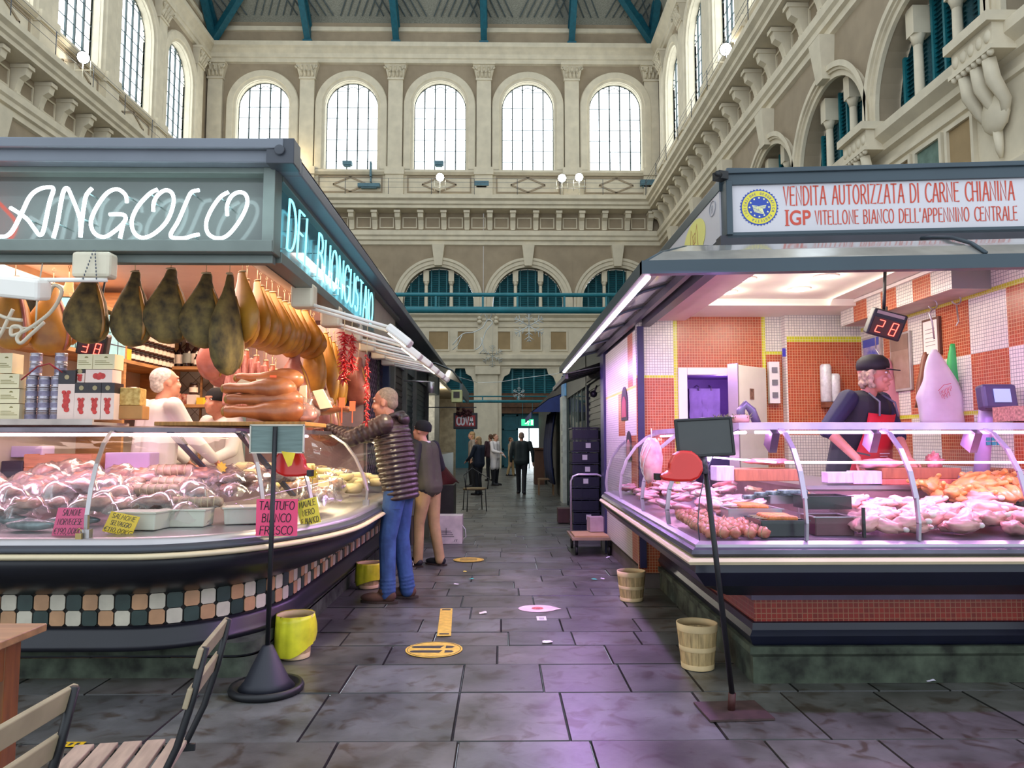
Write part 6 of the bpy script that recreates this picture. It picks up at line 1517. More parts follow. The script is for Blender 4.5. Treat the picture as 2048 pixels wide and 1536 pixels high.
for i, px in enumerate((1655, 1672)):
    p = P(px, 800, 6.92); o = thing('cup_stack', 'clear stack of cups in a wall dispenser, %s' % ('left' if i == 0 else 'right'), 'dispenser', (p.x, 6.94, p.z-.02)); h = .36 if i == 0 else .27
    b = MB(); b.lathe([(.04, 0), (.052, .01), (.052, h-.02), (.04, h)], n=14); b.build('tube', mat('frosted', 'd8dcd4', .25, var=.1, scale=30), o, w=False); b = MB(); b.box((0, 0, -.025), (.068, .1, .05)); b.build('base', mat('bracket_brown', '7a4a30', .6), o, w=False)
p = P(1549, 790, 7.05); b = MB(); b.box((p.x, 7.06, p.z+.12), (.10, .05, .4), m=0); 
for k in range(3): b.box((p.x, 7.03, p.z+.0+.12*k), (.05, .02, .05), m=1)
props(b.build('switch_box', [WHITEP, mat('socket_grey', '7a7a80', .5)]), 'white electric switch box between the door and tiled pillar', 'switch box')
b = MB(); p = P(1568, 705, 6.99); b.box(p, (.03, .01, .08)); props(b.build('sticker', mat('sticker_violet', '3a38b0', .5)), 'blue sticker on the tiled pillar edge', 'sticker')
# number display
c = P(1774, 650, 5.3); o = queue_display(c, (.30, .30), '28', 'red number display showing 28 hanging over the butcher', .24, .195, yaw=-.15)
b = MB(); b.bar((-.02, .06, .09), (-.02, .10, .12), .01); b.build('bracket', BLACK, o, w=False); 
b = MB(); b.cyl((c.x+.02, c.y+.08, c.z+.08), (c.x+.05, c.y+.09, 2.66), .012); props(b.build('display_arm', BLACK), 'black arm carrying the number display from the bulkhead', 'bracket')
# scale
o = thing('weighing_scale', 'grey shop scale with a lit screen on a lilac post at the right', 'scale', (3.26, 5.02, 1.095), world=True)
p = P(1993, 795, 4.86); b = MB(); b.box(p, (.23, .09, .17), R=Euler((-.15, 0, 0)).to_matrix()); b.build('display_head', mat('scale_grey', '4c4862', .4), o, bevel=.02)
b = MB(); b.box(p+Vector((.005, -.052, .01)), (.11, .006, .09), R=Euler((-.15, 0, 0)).to_matrix()); b.build('screen', mat('lcd', '9ab0e0', .3, var=0, emit=(.45, .6, 1), es=.3), o)
b = MB(); b.cyl((p.x-.03, 5.02, 1.11), (p.x-.03, 4.92, p.z-.05), .05, .045); b.build('post', mat('scale_post', 'b8a0d0', .3), o)
b = MB(); b.box((p.x-.04, 5.10, 1.13), (.34, .28, .07)); b.build('base', LSTEEL, o, bevel=.015)
b = MB(); p2 = P(1985, 893, 4.95); [b.box((p2.x-.05+.035*(i % 3), 4.915, p2.z+.05-.03*(i//3)), (.025, .01, .022)) for i in range(6)]; b.build('keys', mat('teal_key', '2c9c9c', .4), o)
b = MB(); q_ = P(2040, 832, 4.45); b.box((q_.x, q_.y, 1.552), (.2, .2, .09)); props(b.build('wicker_tray', mat('wicker_pink', 'b8826a', .8, var=.3, scale=60)), 'pinkish wicker tray top right beside the scale', 'tray')
# blocks and boxes on the work shelf
def shelf_box(px0, px1, y0, y1, Y, d, col_, nm_, lab, cat, z0=1.096, bev=.006):
    x0_, x1_ = xx(px0, Y), xx(px1, Y); b = MB(); b.bb(x0_, x1_, Y, Y+d, max(z0, zy(y1, Y)), zy(y0, Y)); return props(b.build(nm_, mat('sb_'+col_+nm_, col_, .5, var=.12, scale=9, stretch=(6, 1, 1)), bevel=bev), lab, cat)
shelf_box(1765, 1926, 936, 958, 4.98, .35, 'a0623c', 'chopping_block', 'long end-grain chopping block under the meat', 'chopping block', z0=1.135); shelf_box(1762, 1928, 958, 972, 4.96, .36, 'c87058', 'cutting_board', 'red board under the chopping block', 'board')
shelf_box(1706, 1765, 942, 968, 4.95, .1, 'e0d0e8', 'paper_holder', 'white paper holder box beside the chopping block', 'box'); shelf_box(1655, 1706, 944, 966, 4.95, .1, 'dccce4', 'paper_holder', 'left half of the white paper holder pair', 'box')
shelf_box(1470, 1600, 938, 962, 5.0, .3, 'b07850', 'chopping_block', 'shorter chopping block at the left end of the work shelf', 'chopping block'); shelf_box(1432, 1468, 932, 962, 5.02, .15, 'e6d8e6', 'paper_holder', 'small white box left of the short chopping block', 'box')
PINK = mat('pink_meat', 'e48f9c', .35, var=.25, scale=16, col2='f2c4c0', coat=.4); REDM = mat('red_meat', 'b23a40', .35, var=.35, scale=20, col2='e0a0a0', coat=.4); CHK = mat('chicken_pink', 'f0b0a8', .35, var=.18, scale=10, coat=.4); CHY = mat('chicken_yellow', 'e8a850', .35, var=.25, scale=10, coat=.3, col2='e08a5a')
def meat(label, c, r, m, seed, nm_='meat_piece', amp=.25, rz=0, group=None, cat='meat'):
    b = MB(); lump(b, (0, 0, 0), r, seed, amp, 12, Euler((0, 0, rz)).to_matrix()); b.v = [v+Vector(c) for v in b.v]; return props(b.build(nm_, m), label, cat, group)
meat('large pink slab of pork being cut on the long block', (2.60, 5.1, 1.235), (.16, .09, .035), PINK, 1, rz=.05); meat('stack of pink sliced meat on the shorter chopping block', (1.84, 5.12, 1.25), (.17, .09, .022), PINK, 3)
meat('small heap of red minced meat by the scale', (3.02, 5.15, 1.25), (.05, .05, .05), REDM, 5, amp=.6)
# hanging netted roast
p = P(1302, 925, 5.1); o = thing('netted_roast', 'big pink netted roast hanging at the case corner', 'meat', (xx(1303, 5.0), 5.0, 1.10)); 
b = MB(); lump(b, (0, 0, .16), (.075, .065, .15), 4, .15, 10); b.build('meat', PINK, o, w=False); b = MB()
for k in range(6): b.tube([(.079*math.sin(PI*t/10)*math.cos(k*PI/6*1+t*.25), .069*math.sin(PI*t/10)*math.sin(k*PI/6+t*.25), .16-.154*math.cos(PI*t/10)) for t in range(1, 10)], .003, 4)
b.cyl((0, 0, .3), (0, 0, .375), .003); b.build('netting', WHITEP, o, w=False)
# chicken and trays in the case
cp = thing('chicken_piece', 'pale pink chicken piece in the heap at the right of the case', 'chicken', (0, 0, 0), group='pink chicken pieces heaped in the case')
b = MB(); lump(b, (0, 0, .025), (.085, .048, .03), 2, .35, 12); b.build('meat', CHK, cp, w=False); b = MB(); b.ell((.09, 0, .03), (.018, .014, .014), n=6); b.build('bone_end', mat('bone', 'f2e4d8', .5), cp, w=False)
rr_ = random.Random(5); k = 0
for i in range(64):
    x = rr_.uniform(2.0, 3.35); y = rr_.uniform(4.03, 4.55); z = .87+(y-4.0)*.20+rr_.uniform(0, .035); L = dict(rz=None, rot=(rr_.uniform(-.3, .3), rr_.uniform(-.3, .3), rr_.uniform(-.8, .8)), scale=rr_.uniform(.85, 1.3))
    if k == 0: cp.location = (x, y, z); k = 1
    else: dup(cp, (x, y, z), **L)
cy = thing('chicken_leg_piece', 'yellow-orange chicken piece heaped at the back right of the case', 'chicken', (3.0, 4.7, 1.0), group='yellow chicken pieces at the back of the case')
b = MB(); lump(b, (0, 0, .03), (.085, .042, .035), 6, .3, 12); b.build('meat', CHY, cy, w=False); b = MB(); b.cap((.07, 0, .03), (.12, .0, .035), .014, .018, 8); b.build('bone_end', CHY, cy, w=False)
for i in range(34):
    x = rr_.uniform(2.72, 3.5); y = rr_.uniform(4.55, 4.85); z = .98+(y-4.5)*.25+(x-2.7)*.06+rr_.uniform(0, .04); dup(cy, (x, y, z), rot=(rr_.uniform(-.5, .5), rr_.uniform(-.6, .2), rr_.uniform(0, 6)), scale=rr_.uniform(.8, 1.15))
o = MB(); lump(o, (0, 0, 0), (.14, .07, .045), 9, .2); o.v = [v+Vector((2.22, 4.62, 1.0)) for v in o.v]; props(o.build('plastic_bag', mat('violet_bag', '6a50c0', .3, coat=.4)), 'violet plastic bag lying behind the pink chicken', 'bag')
BTR = mat('black_tray', '17151c', .3, coat=.3)
def tray(px0, px1, py, Y, d, h, lab, z=None, mt=None, rz=0):
    x0_, x1_ = xx(px0, Y), xx(px1, Y); z = z if z is not None else zy(py, Y)-h; o = thing('food_tray', lab, 'tray', ((x0_+x1_)/2, Y+d/2, z), rz); w_ = x1_-x0_; b = MB(); t = .008
    for (cx, cy, sx, sy_) in ((0, -d/2, w_, t), (0, d/2, w_, t), (-w_/2, 0, t, d), (w_/2, 0, t, d)): b.box((cx, cy, h/2), (sx, sy_, h))
    b.box((0, 0, .004), (w_, d, .008)); b.build('pan', mt or BTR, o, w=False); b = MB()
    for (cx, cy, sx, sy_) in ((0, -d/2, w_+.03, .015), (0, d/2, w_+.03, .015), (-w_/2, 0, .015, d), (w_/2, 0, .015, d)): b.box((cx, cy, h), (sx, sy_, .005))
    b.build('rim', mat('tray_rim', '4a4450', .25, .4) if (mt or BTR) == BTR else LSTEEL, o, w=False); return ((x0_+x1_)/2, Y+d/2, z+h, w_, d)
T1 = tray(1612, 1700, 1020, 4.35, .2, .075, 'black deep tray nearest the chicken heap, upper one', z=.99); T2 = tray(1628, 1703, 1050, 4.10, .2, .10, 'brown sided tray below the upper black tray', z=.87, mt=mat('tray_brown', '6a4048', .4))
T3 = tray(1520, 1612, 1045, 4.06, .25, .085, 'black tray with orange skewers on top, front centre', z=.87); T4 = tray(1455, 1560, 1030, 4.38, .25, .06, 'shallow tray of orange breaded rolls behind', z=.93, mt=LSTEEL); T5 = tray(1540, 1650, 995, 4.62, .22, .05, 'rear tray of yellow chicken skewers', z=1.0, mt=LSTEEL)
ORA = mat('orange_breaded', 'e08030', .5, var=.25, scale=40, bump=.2)
sk0 = None
for (tx, ty, tz, tw, td), n_, cm in ((T3, 6, ORA), (T4, 6, ORA), (T5, 5, CHY)):
    for i in range(n_):
        yy = ty-td*.38+td*.76*i/(n_-1)
        if sk0 is None or cm is CHY and sk0['k2'] is None:
            o = thing('breaded_skewer' if cm is ORA else 'chicken_skewer', 'orange breaded skewer lying in a tray at the left of the case' if cm is ORA else 'yellow chicken skewer in the rear tray', 'skewer', (tx, yy, tz-.01), group='orange breaded skewers in trays' if cm is ORA else 'yellow chicken skewers in the rear tray')
            b = MB(); b.cap((-.07, 0, .018), (.07, 0, .018), .017, .015, 8); b.build('roll', cm, o, w=False); b = MB(); b.cyl((-.13, 0, .018), (.1, 0, .018), .002, n=5); b.build('stick', ROPE, o, w=False)
            if sk0 is None: sk0 = {'k1': o, 'k2': None}
            else: sk0['k2'] = o
        else: dup(sk0['k1'] if cm is ORA else sk0['k2'], (tx+rr_.uniform(-.01, .01), yy, tz-.01), rr_.uniform(-.1, .1))
rl = thing('stuffed_roll', 'small tied stuffed meat roll in rows at the counter corner', 'meat', (0, 0, 0), group='stuffed meat rolls at the counter corner')
b = MB(); lump(b, (0, 0, .03), (.035, .032, .03), 1, .2, 12, n=7); b.build('meat', mat('roll_peach', 'e0a078', .4, var=.35, scale=18, col2='c86858', coat=.3), rl, w=False); b = MB(); b.tube([(0, .034*math.cos(a), .03+.031*math.sin(a)) for a in [2*PI*k/10 for k in range(11)]], .002, 4); b.build('string', ROPE, rl, w=False)
k = 0
for i in range(9):
    for j in range(9):
        x = 1.12+i*.072; y = 4.02+j*.085
        if x > 1.42 and y < 4.35 or (x > 1.30 and y > 4.5): continue
        loc = (x+rr_.uniform(-.01, .01), y, .866+(y-4)*.05)
        if k == 0: rl.location = loc
        else: dup(rl, loc, rr_.uniform(0, 3))
        k += 1
pp_ = thing('pork_slice', 'pink pork slice laid out along the side of the case', 'meat', (1.25, 5, .88), group='pork slices along the side case')
b = MB(); lump(b, (0, 0, .02), (.075, .055, .022), 7, .4, 10); b.build('lean', PINK, pp_, w=False); b = MB(); b.tube([(.068*math.cos(a), .052*math.sin(a), .022) for a in [k*PI/8 for k in range(9)]], .009, 5); b.build('fat_rim', mat('fat', 'f6e4e0', .4), pp_, w=False)
for i in range(56):
    y = rr_.uniform(4.85, 7.6); x = rr_.uniform(1.2, 1.85); dup(pp_, (x, y, .885+(x-1.2)*.18+rr_.uniform(0, .03)), rot=(rr_.uniform(-.3, .3), rr_.uniform(-.3, .3), rr_.uniform(0, 6)), scale=rr_.uniform(.85, 1.3))
for i in range(26):
    x = rr_.uniform(1.42, 1.75); y = rr_.uniform(4.4, 4.85)
    dup(pp_, (x-.1, y+.15, .95+rr_.uniform(0, .04)), rot=(.1, .2, rr_.uniform(0, 6)), scale=1.0)
fs = thing('silver_fish_pack', 'teal-striped wrapped pack in the middle of the case', 'packet', (1.62, 4.72, 1.02), group='teal striped packs')
b = MB(); b.box((0, 0, .015), (.18, .05, .03)); b.build('pack', mat('striped_teal', '7a9aa0', .25, .3, var=.5, scale=30, stretch=(1, 12, 1)), fs, w=False, bevel=.008)
for i in range(1, 4): dup(fs, (1.62+.06*i, 4.70-.035*i, 1.03+.01*i), -.3)
# twig garland on top of the rail, small items
b = MB(); p = P(1448, 832, 4.45)
for i in range(90):
    a = rr_.uniform(0, 6.3); u = rr_.uniform(-.11, .11); c0 = Vector((1.37+u, 4.40+rr_.uniform(-.02, .02), 1.515+rr_.uniform(0, .012))); b.tube([c0, c0+Vector((math.cos(a)*.03, math.sin(a)*.02, .012+rr_.random()*.02))], [.003, .001], 4)
gl_ = props(b.build('twig_garland', mat('dry_twig', '7a8248', .8, var=.3)), 'dry green twig garland lying on the counter rail behind the black sign', 'garland')
b = MB(); b.lathe([(.05, 1.498), (.055, 1.51), (.055, 1.54), (.03, 1.545)], (1.43, 4.42, 0), 14); props(b.build('meat_tin', mat('tin_pink', 'd09a8a', .4)), 'small pink tin beside the twig garland', 'tin')
b = MB(); b.box((1.47, 5.35, 1.53), (.12, .3, .05)); props(b.build('folded_papers', WHITEP), 'folded white papers on the side rail', 'papers')
b = MB(); b.tube([(1.5, 4.62, 1.5), (1.5, 4.62, 1.58), (1.53, 4.62, 1.62), (1.57, 4.62, 1.58), (1.6, 4.62, 1.5)], .028, 8); props(b.build('small_slicer', mat('grey_device', '6f6a78', .35, .3)), 'grey rounded slicer housing behind the sign stand', 'slicer')
# posters on the outer side
for (y0, y1, z0, z1, c1, lab) in ((7.75, 8.15, 1.62, 1.98, 'b04a58', 'arched picture of a dark-haired woman in red on the side wall'), (7.55, 7.85, 1.2, 1.5, 'c08a78', 'small picture lower on the purple-lit side wall')):
    o = thing('wall_picture', lab, 'picture', (1.325, (y0+y1)/2, z0), world=True); b = MB(); n = 10; w_ = (y1-y0)/2
    b.prism([(-w_, 0), (w_, 0)]+[(w_*math.cos(PI*k/n), (z1-z0-w_)+w_*math.sin(PI*k/n)) for k in range(n+1)], .008, frame((1.328, (y0+y1)/2, z0), (0, -1, 0), (0, 0, 1))); b.build('backing', mat('pic_dark', '2a1c2c', .5), o)
    b = MB(); b.prism([(-w_*.7, .03), (w_*.7, .03), (w_*.6, (z1-z0)*.55), (w_*.2, (z1-z0)*.7), (-w_*.2, (z1-z0)*.7), (-w_*.6, (z1-z0)*.55)], .004, frame((1.319, (y0+y1)/2, z0), (0, -1, 0), (0, 0, 1))); b.build('figure_shape', mat('pic_'+c1, c1, .5), o)
# ================================================================== people
SKIN = mat('skin', 'd09a80', .5, var=.08, scale=12, sss=.15); SKINW = mat('skin_warm', 'cf9078', .5, var=.1, scale=12, sss=.15); LIPM = mat('lips', 'a05a50', .5, var=0); EYEM = mat('eye_dark', '241c1a', .2, var=0); EYEW = mat('eye_white', 'e8e2da', .3, var=0)
def ik(a, b, l1, l2, hint):
    a = Vector(a); b = Vector(b); d = b-a; L = min(d.length, (l1+l2)*.999); d.normalize(); x = (l1*l1-l2*l2+L*L)/(2*L); h = math.sqrt(max(0, l1*l1-x*x))
    n = Vector(hint)-d*Vector(hint).dot(d); n.normalize(); return a+d*x+n*h
def hand(b, wrist, fwd, palm, s=1.0, curl=.5, side=1, m=0):
    """wrist point, pointing direction, palm normal, side=+1 when the thumb is on fwd x palm"""
    f = Vector(fwd).normalized(); p = Vector(palm); p = (p-f*p.dot(f)).normalized(); t = f.cross(p)*side
    W = Vector(wrist)
    for u in (-.030, -.010, .010, .030): b.cap(W+t*u*.5*s+f*.012*s, W+t*u*s+f*.085*s, .014*s, .012*s, 7, m)
    for i, (u, L) in enumerate(((.032, .070), (.011, .080), (-.011, .074), (-.032, .058))):
        q = W+t*u*s+f*.088*s; a = 0
        for j, k in enumerate((.45, .32, .23)):
            a += curl*(.55+.25*j); d = f*math.cos(a)+p*math.sin(a); q2 = q+d*L*k*s; b.cap(q, q2, (.0092-.0012*j)*s, (.0085-.0012*j)*s, 6, m); q = q2
    q = W+t*.028*s+f*.028*s; d = (f*.7+t*.75+p*.35).normalized(); q2 = q+d*.042*s; b.cap(q, q2, .013*s, .0105*s, 6, m); d = (f*.9+t*.2+p*.4).normalized(); b.cap(q2, q2+d*.032*s, .0100*s, .0085*s, 6, m)
def figure(label, loc, rz, H=1.75, lean=0, side_lean=0, feet=None, hands=None, head=(0, 0), top='jacket', topm=None, legm=None, shoem=None, hair='short', hairm=None, hat=None, apron=None,
           voxel=.012, fine=False, skin=None, long=False, puffer=False, curl=(.5, .5), palm=((0, 0, -1), (0, 0, -1)), build=1.0, vest=None, cuff=.9, legs=True, hint=(None, None), group=None, sleeve=1.0, hoodm=None):
    o = thing('person', label, 'person', loc, rz); k = H/1.75; sk = skin or SKIN
    V = lambda x, y, z: Vector((x, y, z))*k
    hipz = .93; L = Matrix.Rotation(-lean, 3, 'X') @ Matrix.Rotation(side_lean, 3, 'Y')
    def T(x, y, z): q = L @ Vector((x, y, z-hipz)); return Vector((q.x, q.y, q.z+hipz))*k
    feet = feet or [(-.10, .0), (.10, .02)]
    sh = [T(-.185*build, -.01, 1.42), T(.185*build, -.01, 1.42)]; hp = [V(-.09, 0, .92), V(.09, 0, .92)]
    hands = hands or [(-.26, .06, .82), (.26, .06, .82)]
    wr = [Vector(h)*k for h in hands]
    el = []
    for i in (0, 1):
        d = wr[i]-sh[i]; mx = (.29+.26)*k
        if d.length > mx*.985: wr[i] = sh[i]+d.normalized()*mx*.985
        el.append(ik(sh[i], wr[i], .29*k, .26*k, hint[i] or ((-1 if i == 0 else 1)*.6, -.5, -.8)))
    an = [V(feet[i][0], feet[i][1]-.02, .085) for i in (0, 1)]
    kn = [ik(hp[i], an[i], (hp[i]-an[i]).length*.507, (hp[i]-an[i]).length*.497, (0, 1, 0)) for i in (0, 1)]
    # skin: one continuous body
    b = MB(); nk = T(0, .0, 1.45); HR = Euler((head[0], 0, head[1])).to_matrix(); hc = T(0, .025, 1.60)
    def Hd(x, y, z): return hc+(L @ HR @ Vector((x, y, z)))*k
    b.cap(T(0, -.01, 1.38), Hd(0, -.02, -.06), .056*k, .052*k, 12)
    RH = L @ HR
    b.ell(Hd(0, -.012, .035), (.076*k, .095*k, .088*k), RH, 12); b.ell(Hd(0, .022, -.04), (.058*k, .068*k, .078*k), RH, 10); b.ell(Hd(0, .062, -.092), (.026*k, .022*k, .020*k), RH, 8)
    b.cap(Hd(0, .084, .018), Hd(0, .100, -.026), .009*k, .0135*k, 8); b.ell(Hd(0, .085, -.060), (.026*k, .012*k, .011*k), RH, 7); b.ell(Hd(0, .078, .040), (.055*k, .018*k, .012*k), RH, 8)
    for s in (-1, 1): b.ell(Hd(s*.078, -.01, -.005), (.010*k, .020*k, .032*k), RH, 8); b.ell(Hd(s*.040, .068, -.03), (.020*k, .02*k, .022*k), RH, 7)
    b.ell(T(0, 0, 1.22), (.12*k*build, .075*k, .18*k), L, 10); b.ell(T(0, 0, 1.02), (.10*k, .065*k, .14*k), L, 10)
    for i in (0, 1):
        b.limb([T((-.1 if i == 0 else .1), 0, 1.36), sh[i], el[i], wr[i]], [.055*k, .052*k, .038*k, .026*k], 10)
        fw = (wr[i]-el[i]).normalized(); fw = (fw+Vector((0, 0, -.15))).normalized() if fine else fw
        if not (voxel > .015): hand(b, wr[i], fw, palm[i], k, curl[i], 1 if i == 0 else -1)
        else: b.cap(wr[i], wr[i]+fw*.12*k, .03*k, .018*k, 8)
        if legs: b.limb([hp[i], kn[i], an[i]], [.075*k, .052*k, .036*k], 10)
    b.blob('body', sk, o, False, voxel*.62 if fine else voxel, 2, .4)
    for s in (-1, 1):
        e = MB(); e.ell(Hd(s*.031, .076, .018), (.012*k, .009*k, .008*k), RH, 6, 0); e.ell(Hd(s*.031, .084, .018), (.0055*k, .003*k, .006*k), RH, 5, 1); e.build('eye', [EYEW, EYEM], o, False)
    # hair
    if hairm:
        h = MB()
        if hair == 'short': h.ell(Hd(0, -.028, .052), (.080*k, .092*k, .082*k), RH, 10); h.ell(Hd(0, -.07, .0), (.066*k, .05*k, .06*k), RH, 9)
        elif hair == 'curly':
            r9 = random.Random(4)
            for q in range(46):
                a = r9.uniform(PI*.95, PI*2.05); c = Hd(.082*math.cos(a)*r9.uniform(.9, 1.1), .09*math.sin(a)*.95-.0, r9.uniform(-.075, .03)); h.ell(c, (r9.uniform(.016, .024)*k,)*3, None, 5)
        elif hair == 'long': h.ell(Hd(0, -.02, .05), (.088*k, .10*k, .085*k), RH, 10); h.ell(Hd(0, -.06, -.05), (.085*k, .06*k, .12*k), RH, 9)
        elif hair == 'cropped': h.ell(Hd(0, -.022, .045), (.0785*k, .0925*k, .0865*k), RH, 10); h.ell(Hd(0, -.06, .0), (.066*k, .052*k, .06*k), RH, 9)
        if hair != 'curly':  # keep the face free
            h.blob('hair', hairm, o, False, .009 if fine else .014, 2)
        else: h.blob('hair', hairm, o, False, .007, 1)
    if hat == 'cap':
        h = MB(); h.lathe([(.091, 0), (.095, .03), (.088, .065), (.06, .095), (.01, .108)], (0, 0, 0), 20, sx=1, sy=1.12); vs = h.v; h.v = [Hd(v.x, v.y-.008, v.z+.038) for v in vs]
        n = 12; A = [(.075*math.cos(PI*q/n), .075+.085*math.sin(PI*q/n)) for q in range(n+1)]
        top_ = [Hd(x, y, .046-.18*max(0, y-.06)) for x, y in A]; bot = [Hd(x, y, .040-.18*max(0, y-.06)) for x, y in A]; cN = len(A)
        h.add(top_+bot, [tuple(range(cN)), tuple(range(2*cN-1, cN-1, -1))]+[(j, j+1, cN+j+1, cN+j) for j in range(cN-1)]); h.build('cap', mat('cap_black', '101114', .7), o, False)
    if hat == 'beanie':
        h = MB(); h.lathe([(.088, -.01), (.096, 0), (.096, .03), (.090, .07), (.06, .105), (.01, .12)], (0, 0, 0), 20, sy=1.1); h.v = [Hd(v.x, v.y-.018, v.z+.022) for v in h.v]; h.build('beanie', mat('knit_dark', '1b1d22', .9), o, False)
    # jacket / coat
    b = MB(); bw = build
    crease = lambda u: 1-.10*abs(math.cos(PI*u))**5
    if puffer:
        rows = []; N = 74
        for q in range(N+1):
            z = .80+.64*q/N; t = q/N; rx = (.172+.022*math.sin(t*PI))*(1 if t < .86 else 1-.9*((t-.86)/.14)**2*.55)*bw; ry = (.128+.018*math.sin(t*PI*.9))*(1 if t < .86 else 1-.35*((t-.86)/.14)**2)*bw; c_ = crease(q/4.7)
            rows += [T(rx*c_*math.cos(2*PI*j/28), ry*c_*math.sin(2*PI*j/28), z) for j in range(28)]
        b.add(rows, [(i*28+j, i*28+(j+1) % 28, (i+1)*28+(j+1) % 28, (i+1)*28+j) for i in range(N) for j in range(28)]+[tuple(range(28)), tuple(N*28+j for j in range(28))], 0, True)
        b.cap(T(-.12, -.01, 1.41), T(.12, -.01, 1.41), .062*k, .062*k, 10); b.tube([T(.072*math.cos(a), -.01+.068*math.sin(a), 1.47) for a in [2*PI*q/12 for q in range(13)]], .024*k, 7)
    else:
        z0 = .62 if long else .86
        b.limb([T(-.07, 0, 1.36), T(-.07, 0, 1.1), T(-.075, 0, .92)], [.115*k*bw, .115*k*bw, .118*k*bw], 12); b.limb([T(.07, 0, 1.36), T(.07, 0, 1.1), T(.075, 0, .92)], [.115*k*bw, .115*k*bw, .118*k*bw], 12)
        b.cap(T(-.06*bw, 0, .93), T(.06*bw, 0, .93), .122*k*bw, .122*k*bw, 12); b.cap(T(-.13*bw, -.01, 1.405), T(.13*bw, -.01, 1.405), .062*k, .062*k, 10); b.ell(T(0, -.01, 1.42), (.09*k, .075*k, .06*k), L, 9)
        if long: b.limb([V(-.08, 0, .9), V(-.10, 0, z0)], [.125*k, .12*k], 12); b.limb([V(.08, 0, .9), V(.10, 0, z0)], [.125*k, .12*k], 12); b.cap(V(0, 0, .9), V(0, 0, z0), .12*k, .13*k, 10)
    for i in (0, 1):
        e = el[i]+(wr[i]-el[i])*cuff*sleeve if sleeve >= .99 else el[i]+(wr[i]-el[i])*.12
        if puffer:
            for (a, c, r0, r1) in ((sh[i], el[i], .080, .068), (el[i], e, .068, .052)):
                N = 30; b.tube([a+(c-a)*q/N for q in range(N+1)], [(r0+(r1-r0)*q/N)*k*crease(q/5) for q in range(N+1)], 16); b.ell(a, (r0*k*.97,)*3, None, 8); b.ell(c, (r1*k*.95,)*3, None, 8)
        else: b.limb([sh[i], el[i], e], [.070*k, .056*k, .043*k], 12)
    b.blob('jacket' if not long else 'coat', topm, o, False, voxel*.75 if fine else voxel, 1 if puffer else 3)
    if hoodm: h = MB(); h.tube([T(.08*math.cos(a), -.035+.075*math.sin(a), 1.478-.015*math.sin(a)) for a in [2*PI*q/14 for q in range(15)]], .024*k, 8); h.ell(T(0, -.115, 1.44), (.095*k, .045*k, .05*k), L, 8); h.blob('hood', hoodm, o, False, .01, 1)
    if vest:
        b = MB(); b.limb([T(-.07, 0, 1.36), T(-.075, 0, .95)], [.127*k*bw, .127*k*bw], 12); b.limb([T(.07, 0, 1.36), T(.075, 0, .95)], [.127*k*bw, .127*k*bw], 12); b.cap(T(-.06*bw, 0, .93), T(.06*bw, 0, .93), .134*k*bw, .134*k*bw, 12); b.cap(T(-.12*bw, -.01, 1.40), T(.12*bw, -.01, 1.40), .078*k, .078*k, 10); b.blob('vest', vest, o, False, voxel, 3)
    if legs:
        b = MB(); b.ell(V(0, -.01, .92), (.165*k, .115*k, .12*k), None, 10)
        for i in (0, 1):
            kk = kn[i]; b.limb([hp[i], kk, an[i]+V(0, 0, -.02)], [.098*k, .070*k, .060*k], 12)
            if fine:
                for q in range(4): c = an[i]+(kk-an[i])*(.02+.07*q); R = (kk-an[i]).to_track_quat('Z', 'Y').to_matrix(); b.ell(c, (.068*k, .068*k, .016*k), R, 8)
        b.blob('trousers', legm, o, False, voxel, 2)
        for i in (0, 1):
            x, y = feet[i]; sg = -1 if i == 0 else 1; b = MB(); c = V(x+sg*.01, y, 0)
            b.ell(c+V(0, -.03, .055), (.046*k, .062*k, .055*k), None, 9); b.ell(c+V(sg*.01, .09, .040), (.048*k, .11*k, .040*k), None, 9); b.ell(c+V(0, -.0, .09), (.05*k, .055*k, .045*k), None, 8)
            s_ = b.blob('shoe', shoem, o, False, .010 if fine else .014, 2)
            q = MB(); q.prism([(c.x+sg*.006*k+(.050 if yy > 0 else .042)*k*math.cos(a), c.y+.045*k+.155*k*math.sin(a)) for a, yy in [(2*PI*t/20, math.sin(2*PI*t/20)) for t in range(20)]], .018*k, Matrix.Identity(4)); q.build('sole', SOLE if not isinstance(shoem, str) else SOLE, s_, False)
    return o, T, Hd, k
SOLE = mat('shoe_sole', '3a2c24', .7)
# ---- customer at the deli
PUF = mat('puffer_brown', '3b2c2b', .34, var=.12, scale=8); JEAN = mat('denim_blue', '3f5f94', .8, var=.2, scale=10, col2='2c4674', bump=.1); BRSH = mat('suede_brown', '5a3e30', .85, var=.15); BALD = mat('stubble_grey', 'b8a08c', .7, var=.15, scale=60)
o, T, Hd, k = figure('man in a brown quilted jacket and jeans reaching onto the deli counter', (-.90, 6.62, 0), math.radians(80), 1.91, lean=.17, feet=[(-.09, .08), (.11, -.02)], hands=[(-.16, .56, 1.38), (.05, .58, 1.36)], head=(.12, .05),
    topm=PUF, legm=JEAN, shoem=BRSH, hair='cropped', hairm=mat('grey_stubble', 'b39a80', .8, var=.15, scale=60), puffer=True, fine=True, voxel=.010, curl=(.75, .8), palm=((0, 0, -1), (0, 0, -1)), build=1.08, skin=SKINW, hoodm=PUF)
b = MB()
for i, s_ in enumerate((-1, 1)): b.bar(Vector((s_*.08, .13, .92))*k, Vector((s_*.13, .02, .86))*k, .005, .002)
b.bar(Vector((-.165, -.06, .74))*k, Vector((-.165, .06, .74))*k, .01, .003); b.build('pocket_stitching', mat('denim_dark', '26365a', .8), o, False)
